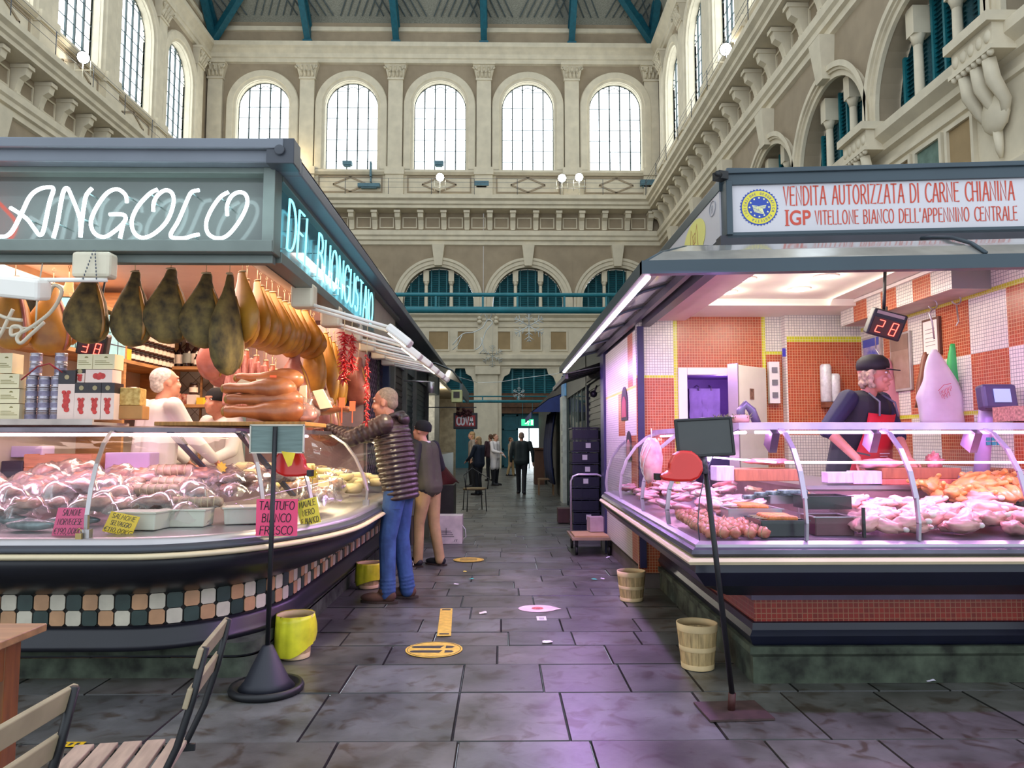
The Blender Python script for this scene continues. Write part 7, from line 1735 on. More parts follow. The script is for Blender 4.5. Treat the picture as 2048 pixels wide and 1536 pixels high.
# ---- second customer in a beanie
OLV = mat('olive_vest', '4a4838', .8, var=.1); BLKJ = mat('black_fleece', '16171c', .8, var=.06); BEI = mat('beige_trousers', 'b39466', .85, var=.12, bump=.1); BSNK = mat('black_trainers', '1c1d22', .6)
o, T, Hd, k = figure('person in a black beanie, dark vest and beige trousers behind the man in jeans', (-.82, 8.45, 0), math.radians(62), 1.66, lean=.14, feet=[(-.10, .10), (.10, -.08)], hands=[(-.22, .20, .98), (.22, .22, 1.0)], head=(.35, .1),
    topm=BLKJ, legm=BEI, shoem=BSNK, hat='beanie', voxel=.012, vest=OLV)
b = MB(); b.tube([T(.062*math.cos(a), -.005+.058*math.sin(a), 1.455) for a in [2*PI*q/14 for q in range(15)]], .016, 6); b.build('white_collar', WHITEP, o, False)
for i in range(3): b = MB(); b.bar((-.155, .03+.02*i+.06, .02+.0), (-.152, .05+.02*i+.06, .07), .006, .004); b.build('shoe_stripe', WHITEP, o, False)
b = MB(); b.box((-1.02, 8.25, .42), (.10, .26, .30), tp=.85); b.tube([(-1.02, 8.15, .56), (-1.02, 8.17, .75), (-1.02, 8.3, .75), (-1.02, 8.33, .56)], .008, 6)
props(b.build('shopping_bag', mat('bag_black', '15161a', .5), bevel=.02), 'black shopping bag beside the beige trousers', 'bag')
# ---- deli vendors
WCOAT = mat('white_coat', 'e6dedb', .8, var=.04, bump=.1, scale=5); GRH = mat('white_hair', 'cfc6c0', .9, var=.2, scale=50)
figure('white-haired vendor in a white coat turning away inside the deli stall', (xx(312, 5.98), 5.98, .16), math.radians(-38), 1.86, lean=.10, hands=[(-.18, .38, 1.0), (.2, .4, 1.0)], head=(.28, -.1), topm=WCOAT, legm=BLKJ, shoem=BSNK, hair='short', hairm=GRH, voxel=.011, long=True, build=1.12, skin=SKINW)
figure('vendor in white with a navy cap, mostly hidden behind the cured legs', (xx(462, 6.75), 6.75, .16), math.radians(150), 1.74, lean=.2, hands=[(-.2, .42, 1.05), (.2, .42, 1.05)], head=(.3, 0), topm=WCOAT, legm=BLKJ, shoem=BSNK, hat='beanie', voxel=.014, long=True, skin=SKINW)
# ---- butcher
BVEST = mat('butcher_vest', '23242a', .8, var=.08); BSH = mat('navy_shirt', '1a1c3c', .7, var=.08); REDA = mat('red_apron', 'c01a28', .7, var=.08); GCURL = mat('grey_blond_curls', 'b7a084', .9, var=.3, scale=40)
bx, by = xx(1706, 5.62), 5.62
o, T, Hd, k = figure('butcher in a black cap and red apron cutting meat behind the counter', (bx, by, .15), math.radians(180+32), 1.92, lean=.24, hands=[(.02, .40, 1.02), (.36, .26, 1.02)], head=(.22, .42), topm=BSH, legm=BLKJ, shoem=BSNK,
    hair='curly', hairm=GCURL, hat='cap', voxel=.009, fine=True, sleeve=.5, vest=BVEST, curl=(.8, .7), palm=((0, 0, -1), (0, 0, -1)), build=1.05, skin=SKINW, hint=((-.9, -.3, -.5), (.9, -.4, -.5)))
b = MB(); vs = []; n = 12
for i in range(n+1):
    t = i/n; z = 1.36-.80*t; w_ = .145 if t < .12 else .145+.085*min(1, (t-.12)*3)
    for j in range(9):
        a = (j/8-.5)*2.3; vs.append(T(w_*math.sin(a)*1.15, (.19+.01*t)*math.cos(a*.7)-.005, z))
b.add(vs, [(i*9+j, i*9+j+1, (i+1)*9+j+1, (i+1)*9+j) for i in range(n) for j in range(8)], 0, True); ap = b.build('apron', REDA, o, False)
sm_ = ap.modifiers.new('thick', 'SOLIDIFY'); sm_.thickness = .006
b = MB()
for s_ in (-1, 1): b.tube([T(s_*.11, .18, 1.35), T(s_*.09, .150, 1.44), T(s_*.065, .05, 1.48)], .008, 5)
b.build('apron_strap', mat('strap_grey', '6a6c78', .8), o, False)
b = MB(); Ml = Matrix.Translation(T(-.08, .20, 1.10)) @ (Matrix.Rotation(-.2, 4, 'X') @ Matrix((( -1, 0, 0, 0), (0, 0, 1, 0), (0, 1, 0, 0), (0, 0, 0, 1))))
for row in range(3): ribbon(b, [(-.15+.01*row, -.02*row), (-.15+.12-.02*row, -.02*row)], .006, .002, 0, Ml)
b.build('apron_print', mat('apron_print_pale', 'e0c8cc', .7), o, False)
wrist = T(0, 0, 0); b = MB(); kp = Matrix.Rotation(math.radians(212), 3, 'Z')
hw = P(1712, 905, 5.25); b.bar(hw, hw+Vector((.09, -.02, -.02)), .02, .012); kb = props(b.build('knife_handle_tmp', BLACK), 'butcher knife with black handle laid into the pork slab', 'knife'); kb.name = 'butcher_knife'
b = MB(); p0 = hw+Vector((.09, -.02, -.02)); b.prism([(0, -.012), (.17, -.004), (.18, .006), (0, .014)], .002, frame(p0, (1, -.1, -.12), (0, .3, 1))); bl = b.build('blade', STEEL, kb)
# ---- people down the aisle
def walker(label, px, yf, H, rz, **kw):
    g = G(px, yf); return figure(label, (g.x, g.y, 0), math.radians(rz), H, **kw)
NAVJ = mat('navy_coat', '1c2434', .8, var=.08); DKT = mat('dark_trousers', '15161c', .8); GHR = mat('brown_hair', '6a4c36', .9, var=.2); BLH = mat('blond_hair', 'b89468', .9, var=.2)
walker('man in a dark coat walking away down the middle of the aisle', 1043, 988, 1.68, 0, topm=mat('dark_green_coat', '1e2828', .8), legm=DKT, shoem=BSNK, hair='short', hairm=mat('thin_grey_hair', '8a7060', .9), voxel=.016, feet=[(-.07, .22), (.06, -.16)], hands=[(-.30, .06, .82), (.33, -.02, .84)], build=1.25)
walker('woman in a dark navy coat at the left, facing the stalls', 957, 990, 1.56, 60, topm=NAVJ, legm=DKT, shoem=BSNK, hair='long', hairm=BLH, voxel=.016, hands=[(-.2, .3, 1.0), (.2, .3, 1.0)], long=False, build=1.25)
walker('man in a long white coat with a blue scarf talking in the aisle', 990, 971, 1.68, -120, topm=WCOAT, legm=DKT, shoem=BSNK, hair='short', hairm=GHR, voxel=.016, long=True, hands=[(-.28, .18, 1.0), (.2, .32, 1.1)], build=1.15)
walker('person in beige stepping behind the white-coated man', 1021, 952, 1.62, -90, topm=mat('beige_top', 'b09a80', .8), legm=BEI, shoem=BSNK, hair='short', hairm=GHR, voxel=.018, feet=[(-.07, .15), (.06, -.12)])
walker('blonde person in a grey top behind the navy-coated woman', 944, 975, 1.74, 100, topm=mat('grey_top', '9a8f84', .8), legm=DKT, shoem=BSNK, hair='long', hairm=BLH, voxel=.018)
walker('person in dark red-brown seen behind the white coat', 981, 962, 1.70, 30, topm=mat('maroon_top', '3c2028', .8), legm=DKT, shoem=BSNK, hair='short', hairm=GHR, voxel=.018)
# ================================================================== floor things, stands, chairs, table, baskets
# sign stand with cone base
bs_ = (xx(549, 4.27), 4.27, 0)
o = thing('sign_stand', 'slate board on a thin black pole with a heavy cone base, seen from behind', 'sign stand', bs_)
b = MB(); b.lathe([(.20, 0), (.205, .02), (.195, .04), (.175, .035), (.16, .02)], n=32); b.build('base_ring', BLACK, o, w=False)
b = MB(); b.lathe([(.158, .015), (.12, .06), (.03, .245), (.02, .25)], n=28); b.build('cone', mat('cone_black', '20222c', .5, var=.05), o, w=False)
b = MB(); b.cyl((0, 0, .24), (.012, 0, 1.47), .0135, n=10); b.build('pole', BLACK, o, w=False)
b = MB(); b.box((.02, .018, 1.40), (.295, .012, .15), R=Euler((0, .0, 0)).to_matrix(), m=0); b.build('board', mat('slate_green', '6c7f7a', .6, var=.12, scale=6, stretch=(1, 1, 12)), o, w=False)
b = MB()
for (cx, cz, w_, h_) in ((.02, 1.48, .31, .008), (.02, 1.322, .31, .008), (-.132, 1.40, .008, .16), (.172, 1.40, .008, .16)): b.box((cx, .016, cz), (w_, .018, h_))
b.build('board_frame', mat('frame_pale', 'cfc8b8', .5), o, w=False)
def snail(o, c, s, lab, flip=1):
    b = MB(); A = [(.13*math.cos(a), .095*math.sin(a)) for a in [math.radians(t) for t in range(10, 250, 16)]]; pts = [(x*flip, z) for x, z in A]+[(-.16*flip, -.075), (-.175*flip, -.045)] if 0 else None
    poly = [(.075, .055), (.04, .08), (-.02, .085), (-.06, .06), (-.085, .01), (-.09, -.035), (-.135, -.055), (-.13, -.085), (-.05, -.095), (.03, -.095), (.08, -.075), (.105, -.03), (.1, .02)]
    M = frame(Vector(c)+Vector((0, -.035, 0)), (flip, 0, 0), (0, 0, 1)) if flip > 0 else frame(Vector(c)+Vector((0, .035, 0)), (-1, 0, 0), (0, 0, 1))
    b.prism([(x*s, y*s) for x, y in poly], .07 if flip > 0 else .07, M); q = b.build('ticket_dispenser', mat('glossy_red', 'd01a14', .3, coat=.5, var=.03), o, w=False, bevel=.014); q['label'] = lab
    b = MB(); b.box(Vector(c)+Vector((-.137*s*flip, 0, -.07*s)), (.028*s, .06, .038*s)); b.build('ticket_slot', BLACK, q, w=False)
    return q
q = snail(o, (.075, .05, 1.27), .95, 'red ticket dispenser', -1)
b = MB(); b.prism([(.03, .06), (.11, .05), (.09, -.02), (.07, -.03)], .004, frame((.02, .005, 1.27), (1, 0, 0), (0, 0, 1))); b.build('yellow_label', mat('label_yellow', 'e8c82c', .5), q, w=False)
# black framed sign stand by the meat counter
ft = (xx(1445, 3.95), 3.90, 0); o = thing('sign_stand', 'black framed dark board on a leaning black pole with a flat base plate', 'sign stand', ft)
tp = Vector((xx(1408, 3.68)-ft[0], 3.68-ft[1], zy(915, 3.68)))
b = MB(); b.box((0.01, .0, .008), (.33, .26, .010), .06); b.build('base_plate', mat('plate_purple_brown', '4a3634', .6, var=.2, scale=14), o, w=False)
b = MB(); b.cyl((0, 0, .01), (.004, -.01, .10), .019, n=10); b.build('pole_foot', mat('rusty_foot', '4a2420', .6), o, w=False)
b = MB(); b.cyl((.004, -.01, .09), tp, .014, n=10); b.build('pole', BLACK, o, w=False)
b = MB(); b.cyl(tp+Vector((0, 0, -.08)), tp+Vector((-.01, 0, .03)), .02, n=10); b.build('clamp', mat('worn_clamp', '6f6a78', .5, .4, var=.4, scale=50), o, w=False)
Rb = Euler((-.10, math.radians(-3), 0)).to_matrix(); bc = tp+Vector((-.002, -.02, .10)); b = MB(); b.box(bc, (.262, .010, .172), R=Rb); b.build('board', mat('board_dark', '3c3e3e', .5, var=.05), o, w=False)
b = MB()
for (dx, dz, w_, h_) in ((0, .09, .285, .014), (0, -.09, .285, .014), (-.137, 0, .014, .19), (.137, 0, .014, .19)): b.box(bc+Rb @ Vector((dx, -.002, dz)), (w_, .018, h_), R=Rb)
b.build('frame', BLACK, o, w=False, bevel=.004)
snail(o, (tp.x-.115, tp.y+.02, tp.z-.035), .85, 'red ticket dispenser', 1)
# baskets
BSK = mat('basket_wood', 'c9ac78', .7, var=.18, scale=8, stretch=(6, 6, 1)); BSK2 = mat('basket_hoop', 'd6bc8c', .7, var=.1)
def basket(label, x, y, r, h, film=None):
    o = thing('wood_basket', label, 'basket', (x, y, 0)); n = 16
    for i in range(n):
        a = 2*PI*i/n; b = MB(); R = Matrix.Rotation(a, 3, 'Z'); wb, wt = 2*PI*r*.78/n*.96, 2*PI*r/n*.98
        vs = [(r*.78, -wb/2, .005), (r*.78, wb/2, .005), (r, wt/2, h), (r, -wt/2, h)]; vs += [(vx-.005, vy, vz) for vx, vy, vz in vs]
        b.add([R @ Vector(v) for v in vs], [(0, 1, 2, 3), (7, 6, 5, 4), (0, 4, 5, 1), (1, 5, 6, 2), (2, 6, 7, 3), (3, 7, 4, 0)]); b.build('stave', BSK, o, w=False)
    b = MB(); b.lathe([(r*.75, .004), (r*.75, .012)], n=n); b.build('bottom', BSK, o, w=False)
    for z0, z1 in ((0.004, .035), (h*.42, h*.42+.028), (h-.04, h+.003)):
        b = MB(); ra = lambda z: r*(.78+.22*z/h)+.003; b.lathe([(ra(z0), z0), (ra(z1), z1), (ra(z1)-.009, z1), (ra(z0)-.009, z0), (ra(z0), z0)], n=32, cap=False); b.build('hoop', BSK2, o, w=False)
    if film:
        b = MB(); m = 40; rows = 12; vs = []
        prof = [(.80, .35), (.93, .75), (1.0, 1.0), (1.06, 1.02), (1.08, .9), (1.09, .65), (1.06, .4), (1.0, .16)]
        for i, (rr, zz) in enumerate(prof):
            for j in range(m):
                a = 2*PI*j/m; wob = 1+.03*math.sin(13*a+i*.6)*(i > 2)+.09*NZ.noise(Vector((math.cos(a)*2, math.sin(a)*2, i*.4))); z = h*zz
                if i > 3: z += h*(.22*math.sin(a*1.0+film)-.02)*(i-3)/4
                vs.append(Vector((rr*r*wob*math.cos(a), rr*r*wob*math.sin(a), max(.02, z))))
        b.add(vs, [(i*m+j, i*m+(j+1) % m, (i+1)*m+(j+1) % m, (i+1)*m+j) for i in range(len(prof)-1) for j in range(m)], 0, True)
        ym = mat('yellow_bag', 'ece838', .35, var=.12, scale=10); ym.node_tree.nodes['Principled BSDF'].inputs['Transmission Weight'].default_value = .0
        q = b.build('bin_liner', ym, o, w=False); q['label'] = 'crumpled yellow plastic liner'
basket('wooden stave basket without a liner, nearer of the two by the meat counter', xx(1387, 4.66), 4.66, .123, .27); basket('wooden stave basket further back along the meat counter', xx(1259, 6.6), 6.6, .123, .255)
basket('wooden basket lined with a yellow bag by the cone sign stand', xx(602, 4.92), 4.92, .118, .27, 1.2); basket('wooden basket lined with a yellow bag at the feet of the man in jeans', xx(741, 7.15), 7.2, .115, .235, 2.4)
# table
o = thing('wooden_table', 'brown wooden table cut by the left edge of the foreground', 'table', (-2.05, 2.1, 0), world=True)
WT = mat('table_top_wood', 'a87c54', .35, var=.18, scale=3, stretch=(1, 8, 8), coat=.2); WL = mat('table_leg_wood', '8c5222', .4, var=.2, scale=4, stretch=(6, 6, 1), coat=.2)
tc_ = G(95, 1246, .752); b = MB(); b.bb(-2.9, tc_.x, 1.55, tc_.y, .725, .752); b.build('tabletop', WT, o, bevel=.004)
b = MB(); b.bb(-2.85, tc_.x-.05, tc_.y-.09, tc_.y-.065, .60, .725); b.bb(tc_.x-.075, tc_.x-.05, 1.6, tc_.y-.09, .60, .725); b.build('apron', WL, o)
for x, y in ((tc_.x-.087, tc_.y-.103), (tc_.x-.087, 1.64), (-2.8, 2.45), (-2.8, 1.64)): b = MB(); b.box((x, y, .36), (.08, .08, .72), tp=1.0); b.build('leg', WL, o, bevel=.003)
# folding chairs (local: faces -x, back rest at +x)
SLT = mat('chair_slat', 'b39a88', .5, var=.15, scale=6, stretch=(6, 1, 6)); SLB = mat('chair_back_slat', 'a8977a', .5, var=.15, scale=6)
def folding_chair(label, loc, rz):
    o = thing('folding_chair', label, 'chair', loc, rz)
    for i in range(5): b = MB(); b.box((-.145+.068*i, 0, .452), (.054, .36, .016)); b.build('seat_slat', SLT, o, w=False, bevel=.003)
    for s in (-1, 1):
        y = s*.165; b = MB(); b.tube([(-.20, y, .01), (-.12, y, .14), (.02, y, .32), (.15, y, .45), (.20, y, .56), (.235, y, .68), (.265, y, .82)], .011, 6); b.build('back_leg_bar', BLACK, o, w=False)
        b = MB(); y2 = s*.150; b.tube([(.20, y2, .01), (.12, y2, .16), (0, y2, .32), (-.16, y2, .435)], .010, 6); b.build('front_leg_bar', BLACK, o, w=False)
        b = MB(); b.bar((-.19, y2, .44), (.18, y2, .44), .012, .02); b.build('seat_rail', BLACK, o, w=False)
    for z, x in ((.795, .262), (.69, .238)): b = MB(); b.box((x-.012, 0, z), (.014, .37, .055), R=Euler((0, .25, 0)).to_matrix()); b.build('back_slat', SLB, o, w=False, bevel=.003)
    b = MB(); b.cyl((.16, -.16, .2), (.16, .16, .2), .006); b.cyl((-.16, -.15, .06), (-.16, .15, .06), .006); b.build('cross_bar', BLACK, o, w=False)
    return o
folding_chair('folding slatted chair with its seat in view, beside the sign stand', (-1.10, 2.21, 0), .17)
folding_chair('folding slatted chair nearest the camera, only its back in view', (-1.245, 1.60, 0), -.0)
# floor stickers and scraps
YST = mat('sticker_yellow', 'e2bf4a', .6, var=.12, scale=20); INK = mat('sticker_ink', '3a3a34', .6)
def round_sticker(px, py, lab, r=.19, feet=True):
    g = G(px, py); o = thing('floor_sticker', lab, 'floor sticker', (g.x, g.y, .004)); b = MB(); b.prism(circ(r, 36), .0015); b.build('disc', YST, o, w=False)
    b = MB(); b.tube([(r*.93*math.cos(a), r*.93*math.sin(a), .0018) for a in [2*PI*k/36 for k in range(37)]], .002, 4); 
    if feet:
        for s in (-.055, .055):
            b.prism([(-.12+.035*math.cos(a), s+.026*math.sin(a)) for a in [PI/2+PI*k/8 for k in range(9)]]+[(.04, s-.03), (.06, s+.03)][::1], .0022); b.prism([(.075, s-.03), (.12, s-.022), (.135, s), (.12, s+.022), (.075, s+.03)], .0022)
    else: [b.box((0, y, .002), (.2, .02, .001)) for y in (-.05, 0, .05)]
    b.build('print', INK, o, w=False)
round_sticker(868, 1300, 'round yellow footprints sticker on the floor in the foreground'); round_sticker(937, 1120, 'round yellow sticker further down the aisle floor', .18, False)
a, c = G(888, 1273), G(893, 1218); b = MB(); d = c-a; b.box(((a+c)/2+Vector((0, 0, .004))), (.10, d.length, .0015), -math.atan2(d.x, d.y)); o = b.build('floor_sticker', YST); props(o, 'long yellow distance strip stuck on the floor', 'floor sticker')
b = MB(); [b.box((a+(c-a)*t+Vector((0, 0, .006))), (.07, .03, .001)) for t in (.06, .94)]; b.build('print', INK, o)
g = G(1075, 1218); b = MB(); b.prism([(.16*math.cos(t), .13*math.sin(t)) for t in [PI/8*k for k in range(1, 16)]]+[(.2, -.02)], .0015, Matrix.Translation((g.x, g.y, .004))); o = b.build('floor_sticker', mat('sticker_pinkwhite', 'e8c8cc', .6)); props(o, 'pinkish teardrop sticker with a red print on the floor', 'floor sticker')
b = MB(); b.prism(circ(.05, 12, g.x, g.y), .001, Matrix.Translation((0, 0, .0057))); b.build('print', mat('sticker_redprint', 'd0605a', .6, var=.4, scale=60), o)
g = G(1083, 1238); b = MB(); b.box((g.x, g.y, .005), (.075, .14, .0012)); o = b.build('floor_sticker', WHITEP); props(o, 'small white rectangular label on the floor below the pink sticker', 'floor sticker'); b = MB(); [b.box((g.x, g.y-.04+.02*i, .0058), (.04, .008, .0005)) for i in range(4)]; b.build('print', INK, o)
for i, (x0, x1) in enumerate(((0, 22), (115, 166))):
    p, q = G(x0, 1491), G(x1, 1491); b = MB(); b.box(((p.x+q.x)/2, p.y, .005), (q.x-p.x, .055, .0012)); o = b.build('floor_tape', mat('tape_yellow', 'e0b81c', .5)); props(o, 'piece of yellow printed floor tape, %s' % ('at the left edge' if i == 0 else 'between the chair and the table leg'), 'floor tape')
    b = MB(); [b.box((p.x+.03+.03*k, p.y, .0058), (.015, .03, .0005)) for k in range(3)]; b.build('print', INK, o)
for i, (px, py, s, c_, lab) in enumerate(((966, 1228, .06, 'e8dcd8', 'white paper scrap in the middle of the aisle'), (1095, 1287, .07, 'efe4ea', 'white folded paper scrap right of the footprints sticker'), (913, 1171, .05, 'e8e4e0', 'tiny white paper scrap by the man in jeans'),
    (1188, 1160, .06, '3fc0a0', 'teal plastic scrap on the purple-lit floor'), (1205, 1160, .04, 'e8dce8', 'tiny white scrap beside the teal one'), (1216, 1116, .05, 'e8e0f0', 'small white scrap by the trolley wheels'), (1860, 1365, .05, 'e0d8e8', 'white scrap near the meat counter plinth'), (943, 1160, .05, '4cc0a4', 'faint teal scrap near the man in jeans'), (930, 1145, .04, 'd8c85a', 'tiny yellow scrap on the aisle floor'))):
    g = G(px, py); b = MB(); sheet(b, s, s*.7, i, .012, 5, 0, .006); b.v = [v+Vector((g.x, g.y, .012)) for v in b.v]; props(b.build('paper_scrap', mat('scrap_'+c_, c_, .7)), lab, 'litter')
# ================================================================== things down the aisle
DKSH = mat('shutter_dark', '2c3c40', .45, .3, var=.08); CRB = mat('crate_blue_black', '14162c', .45, var=.1); BRWN = mat('brown_dark', '3c3430', .6, var=.1)
# crates
for i in range(9):
    z = .012+i*.178; Y = 11.45; cx = 1.27; o = thing('plastic_crate', 'dark blue plastic crate, %s of the tall stack' % (['bottom one']+['%s from the bottom' % ORD[k] for k in range(1, 8)]+['topmost'])[i], 'crate', (cx+.008*math.sin(i*2), Y, z), group='stack of dark blue crates')
    b = MB(); w_, d_, h = .38, .5, .172
    for (ax, ay, sx, sy) in ((0, -d_/2, w_, .012), (0, d_/2, w_, .012), (-w_/2, 0, .012, d_), (w_/2, 0, .012, d_)): b.box((ax, ay, h*.40), (sx, sy, h*.8)); b.box((ax, ay, h*.95), (sx+.02, sy+.01, .018))
    b.box((0, 0, .006), (w_, d_, .012)); [b.box((x, -d_/2-.008, h*.45), (.012, .01, h*.85)) for x in (-.17, -.06, .06, .17)]; b.build('shell', CRB, o, w=False)
    if i in (1, 4, 5, 6, 7): b = MB(); b.box((.03 if i % 2 else -.01, -d_/2-.014, h*.45), (.075, .004, .075)); b.build('paper_label', WHITEP, o, w=False)
# platform trolley
o = thing('platform_trolley', 'flat steel platform trolley with a tall hoop handle', 'trolley', (xx(1178, 9.5), 9.5, 0)); b = MB(); b.box((0, 0, .205), (.52, .75, .03)); b.build('platform', mat('trolley_tan', '9a8268', .5), o, w=False)
b = MB(); b.tube([(-.22, .2, .22), (-.22, .2, .88), (-.19, .2, .94), (-.12, .2, .965), (.12, .2, .965), (.19, .2, .94), (.22, .2, .88), (.22, .2, .22)], .014, 8); b.build('handle', LSTEEL, o, w=False)
for x in (-.2, .2):
    for y in (-.3, .3): b = MB(); b.bar((x, y, .19), (x, y+.02, .1), .04, .02); b.cyl((x-.015, y+.03, .06), (x+.015, y+.03, .06), .06, n=14); b.build('wheel', BLACK, o, w=False)
b = MB(); b.box((xx(1178, 9.5)-.02, 9.40, .232), (.42, .5, .02)); props(b.build('cardboard_sheet', CARDM), 'flat cardboard sheet lying on the trolley', 'cardboard')
b = MB(); b.box((xx(1194, 9.5), 9.60, .34), (.22, .2, .18), .1); props(b.build('cardboard_box', mat('cardboard_pale', 'b8a0a0', .8)), 'pale cardboard box standing on the trolley', 'box')
b = MB(); b.box((xx(1218, 11), 11.2, .55), (.05, .4, 1.1), R=Euler((0, .14, 0)).to_matrix()); b.v = [v+Vector((0, 0, .01)) for v in b.v]; props(b.build('wooden_plank', mat('plank', '8a6a50', .7)), 'brown board leaning beside the crate stack', 'board')
b = MB(); p = G(1241, 1090); b.box((p.x+.04, p.y-.3, .06), (.30, .14, .10), .5); props(b.build('blue_bin', mat('bright_blue', '1c3cc0', .4), bevel=.02), 'bright blue plastic container on the floor by the counter', 'container')
b = MB(); g = G(1130, 1045); b.box((g.x, g.y, .13), (.26, .3, .24)); props(b.build('brown_box', mat('box_brown', '5a3a38', .7)), 'brown box on the floor left of the crate stack', 'box')
# white carton by the second customer
g = G(892, 1088); o = thing('white_carton', 'white printed carton on the floor behind the beige trousers', 'box', (g.x+.02, g.y+.15, 0)); b = MB(); b.box((0, 0, .19), (.40, .3, .38)); b.build('box', mat('carton_white', 'd8cdbf', .7), o, w=False, bevel=.004)
b = MB(); [b.box((-.02, -.1515, .10+.025*i), (.22-.03*i, .002, .006)) for i in range(4)]; b.box((-.02, -.1515, .17), (.008, .002, .09)); lettering(b, 'WWW.     .IT', frame((-.16, -.151, .03), (1, 0, 0), (0, 0, 1)), .025, .005, fit=.3); b.build('print', mat('print_dark', '4a4648', .6), o, w=False)
b = MB(); b.tube([(.19, -.12, .26), (.24, -.14, .2), (.25, -.14, .1), (.2, -.12, .05)], .005, 5); b.build('strap', WHITEP, o, w=False)
b = MB(); b.bar((g.x-.18, g.y+.45, .02), (g.x-.26, g.y+.5, .62), .12, .03); props(b.build('white_plank', WHITEP), 'white board leaning against the stall behind the carton', 'board')
# side stalls: left
LX, RX = -1.42, 1.45
lf = thing('shuttered_stall', 'dark shuttered stall on the left beyond the deli', 'market stall', (-2.2, 12, 0), world=True)
b = MB(); b.bb(-3.2, LX, 9.75, 17, 0, .18); b.bb(-3.2, LX, 9.75, 17, 2.95, 3.05); b.build('base_and_roof', BODY, lf)
b = MB(); b.bb(-3.2, LX-.03, 9.76, 16.9, 2.45, 2.95); b.build('fascia', mat('fascia_dull', '5c6466', .5), lf)
for y in (9.85, 11.1, 12.4, 14.4, 16.9): b = MB(); b.bb(LX-.1, LX, y-.06, y+.06, .18, 2.95); b.build('post', mat('post_grey', '5a5a52', .5), lf)
for (y0, y1, m) in ((9.9, 11.05, BRWN), (11.15, 12.35, DKSH), (12.45, 14.35, DKSH)):
    b = MB(); b.bb(LX-.12, LX-.07, y0, y1, .18, 2.45); z = .25
    while z < 2.4: b.bb(LX-.075, LX-.06, y0, y1, z, z+.05); z += .09
    b.build('shutter', m, lf)
b = MB(); b.bb(-3.2, -3.1, 14.4, 17, 0, 2.9); b.bb(-3.1, LX-.1, 16.85, 16.9, 0, 2.9); b.build('shop_inner', mat('lit_interior', 'd8d4c4', .6, var=.2, scale=9), lf); point_light('far_shop_lamp', (-1.9, 15.6, 2.3), 30, (1, .93, .8), .1)
c = P(862, 775, 10.7); b = MB(); b.cyl(c+Vector((0, 0, .08)), c+Vector((0, 0, -.08)), .05, .05); b.cyl(c+Vector((0, 0, .08)), (LX, 10.7, c.z+.1), .012); props(b.build('spot_lamp', STEEL), 'small steel spot lamp on the shuttered stall post', 'lamp')
lf2 = thing('open_stall', 'open lit stall further left before the far wall', 'market stall', (-2.4, 21, 0), world=True)
b = MB(); b.bb(-3.4, -1.6, 17.2, 26, 0, .15); b.bb(-3.4, -1.55, 17.2, 26, 2.9, 3.0); b.bb(-3.4, -3.3, 17.2, 26, 0, 2.9); b.bb(-3.3, -1.6, 25.9, 26, 0, 2.9); b.build('shell', mat('stall_beige', 'b0a284', .6, var=.15), lf2)
b = MB(); b.bb(-2.5, -1.65, 17.4, 25.5, .15, 1.05); b.build('counter', mat('counter_dim', '8a8880', .4, .2), lf2); point_light('open_stall_lamp', (-1.9, 20.5, 2.5), 60, (1, .92, .78), .1)
b = MB(); r5 = random.Random(2)
for i in range(26): b.bb(-3.28, -3.1, 18+i*.28, 18.2+i*.28, 1.2, 1.4+r5.random()*.4, i % 3)
b.build('shelf_goods', [mat('goods_a', 'b05a3a', .6), mat('goods_b', 'd8c8a0', .6), mat('goods_c', '5a7a50', .6)], lf2)
# dark small awning, yellow case, hanging sign
b = MB(); vs = []; A = [(-1.45, 2.72), (-1.1, 2.70), (-.82, 2.58), (-.66, 2.36)]
for x, z in A: vs += [(x, 12.3, z), (x, 14.8, z)]
b.add(vs, [(2*i, 2*i+1, 2*i+3, 2*i+2) for i in range(3)]); b.add([(v[0], v[1], v[2]-.02) for v in vs], [(2*i, 2*i+1, 2*i+3, 2*i+2) for i in range(3)])
for Y in (12.3, 13.5, 14.8): b.tube([(x, Y, z) for x, z in A], .015, 5)
b.bb(-.69, -.65, 12.3, 14.8, 2.16, 2.37); aw = props(b.build('small_awning', mat('awning_dark', '343c3e', .3, coat=.3)), 'small dark curved awning above the hanging sign on the left', 'awning')
c = P(914, 793, 12.0); b = MB(); b.box(c, (.17, .25, .2)); o = b.build('wall_case', mat('case_yellow', 'c8cc8a', .5), bevel=.01); props(o, 'pale yellow box fixed under the left eave', 'box'); b = MB(); b.box(c+Vector((0, -.13, .02)), (.1, .01, .1)); b.build('dark_panel', BRWN, o)
c = P(931, 842, 13.6); o = thing('hanging_sign', 'dark hanging sign with white COVA lettering on red', 'sign', (c.x, c.y, c.z-.2), world=True); b = MB(); b.box(c, (.44, .06, .30)); b.build('board', BLACK, o, bevel=.008)
b = MB(); b.box(c+Vector((0, -.033, 0)), (.36, .006, .20)); b.build('red_panel', mat('sign_red_panel', 'a8241c', .5), o); b = MB(); lettering(b, 'COVA', frame(c+Vector((-.155, -.037, -.07)), (1, 0, 0), (0, 0, 1)), .14, .03, fit=.30); b.build('lettering', WHITEP, o)
b = MB(); b.cyl(c+Vector((-.15, 0, .15)), c+Vector((-.15, 0, .25)), .006); b.cyl(c+Vector((.15, 0, .15)), c+Vector((.15, 0, .25)), .006); b.bar(c+Vector((.2, 0, .25)), (LX-.02, c.y, c.z+.25), .02); b.build('hanger', BLACK, o)
b = MB(); r5 = random.Random(8)
for i in range(16): lump(b, c+Vector((r5.uniform(-.16, .1), -.05+r5.uniform(-.03, .0), .12+r5.uniform(-.03, .1))), (.035, .03, .03), i, .3, n=5)
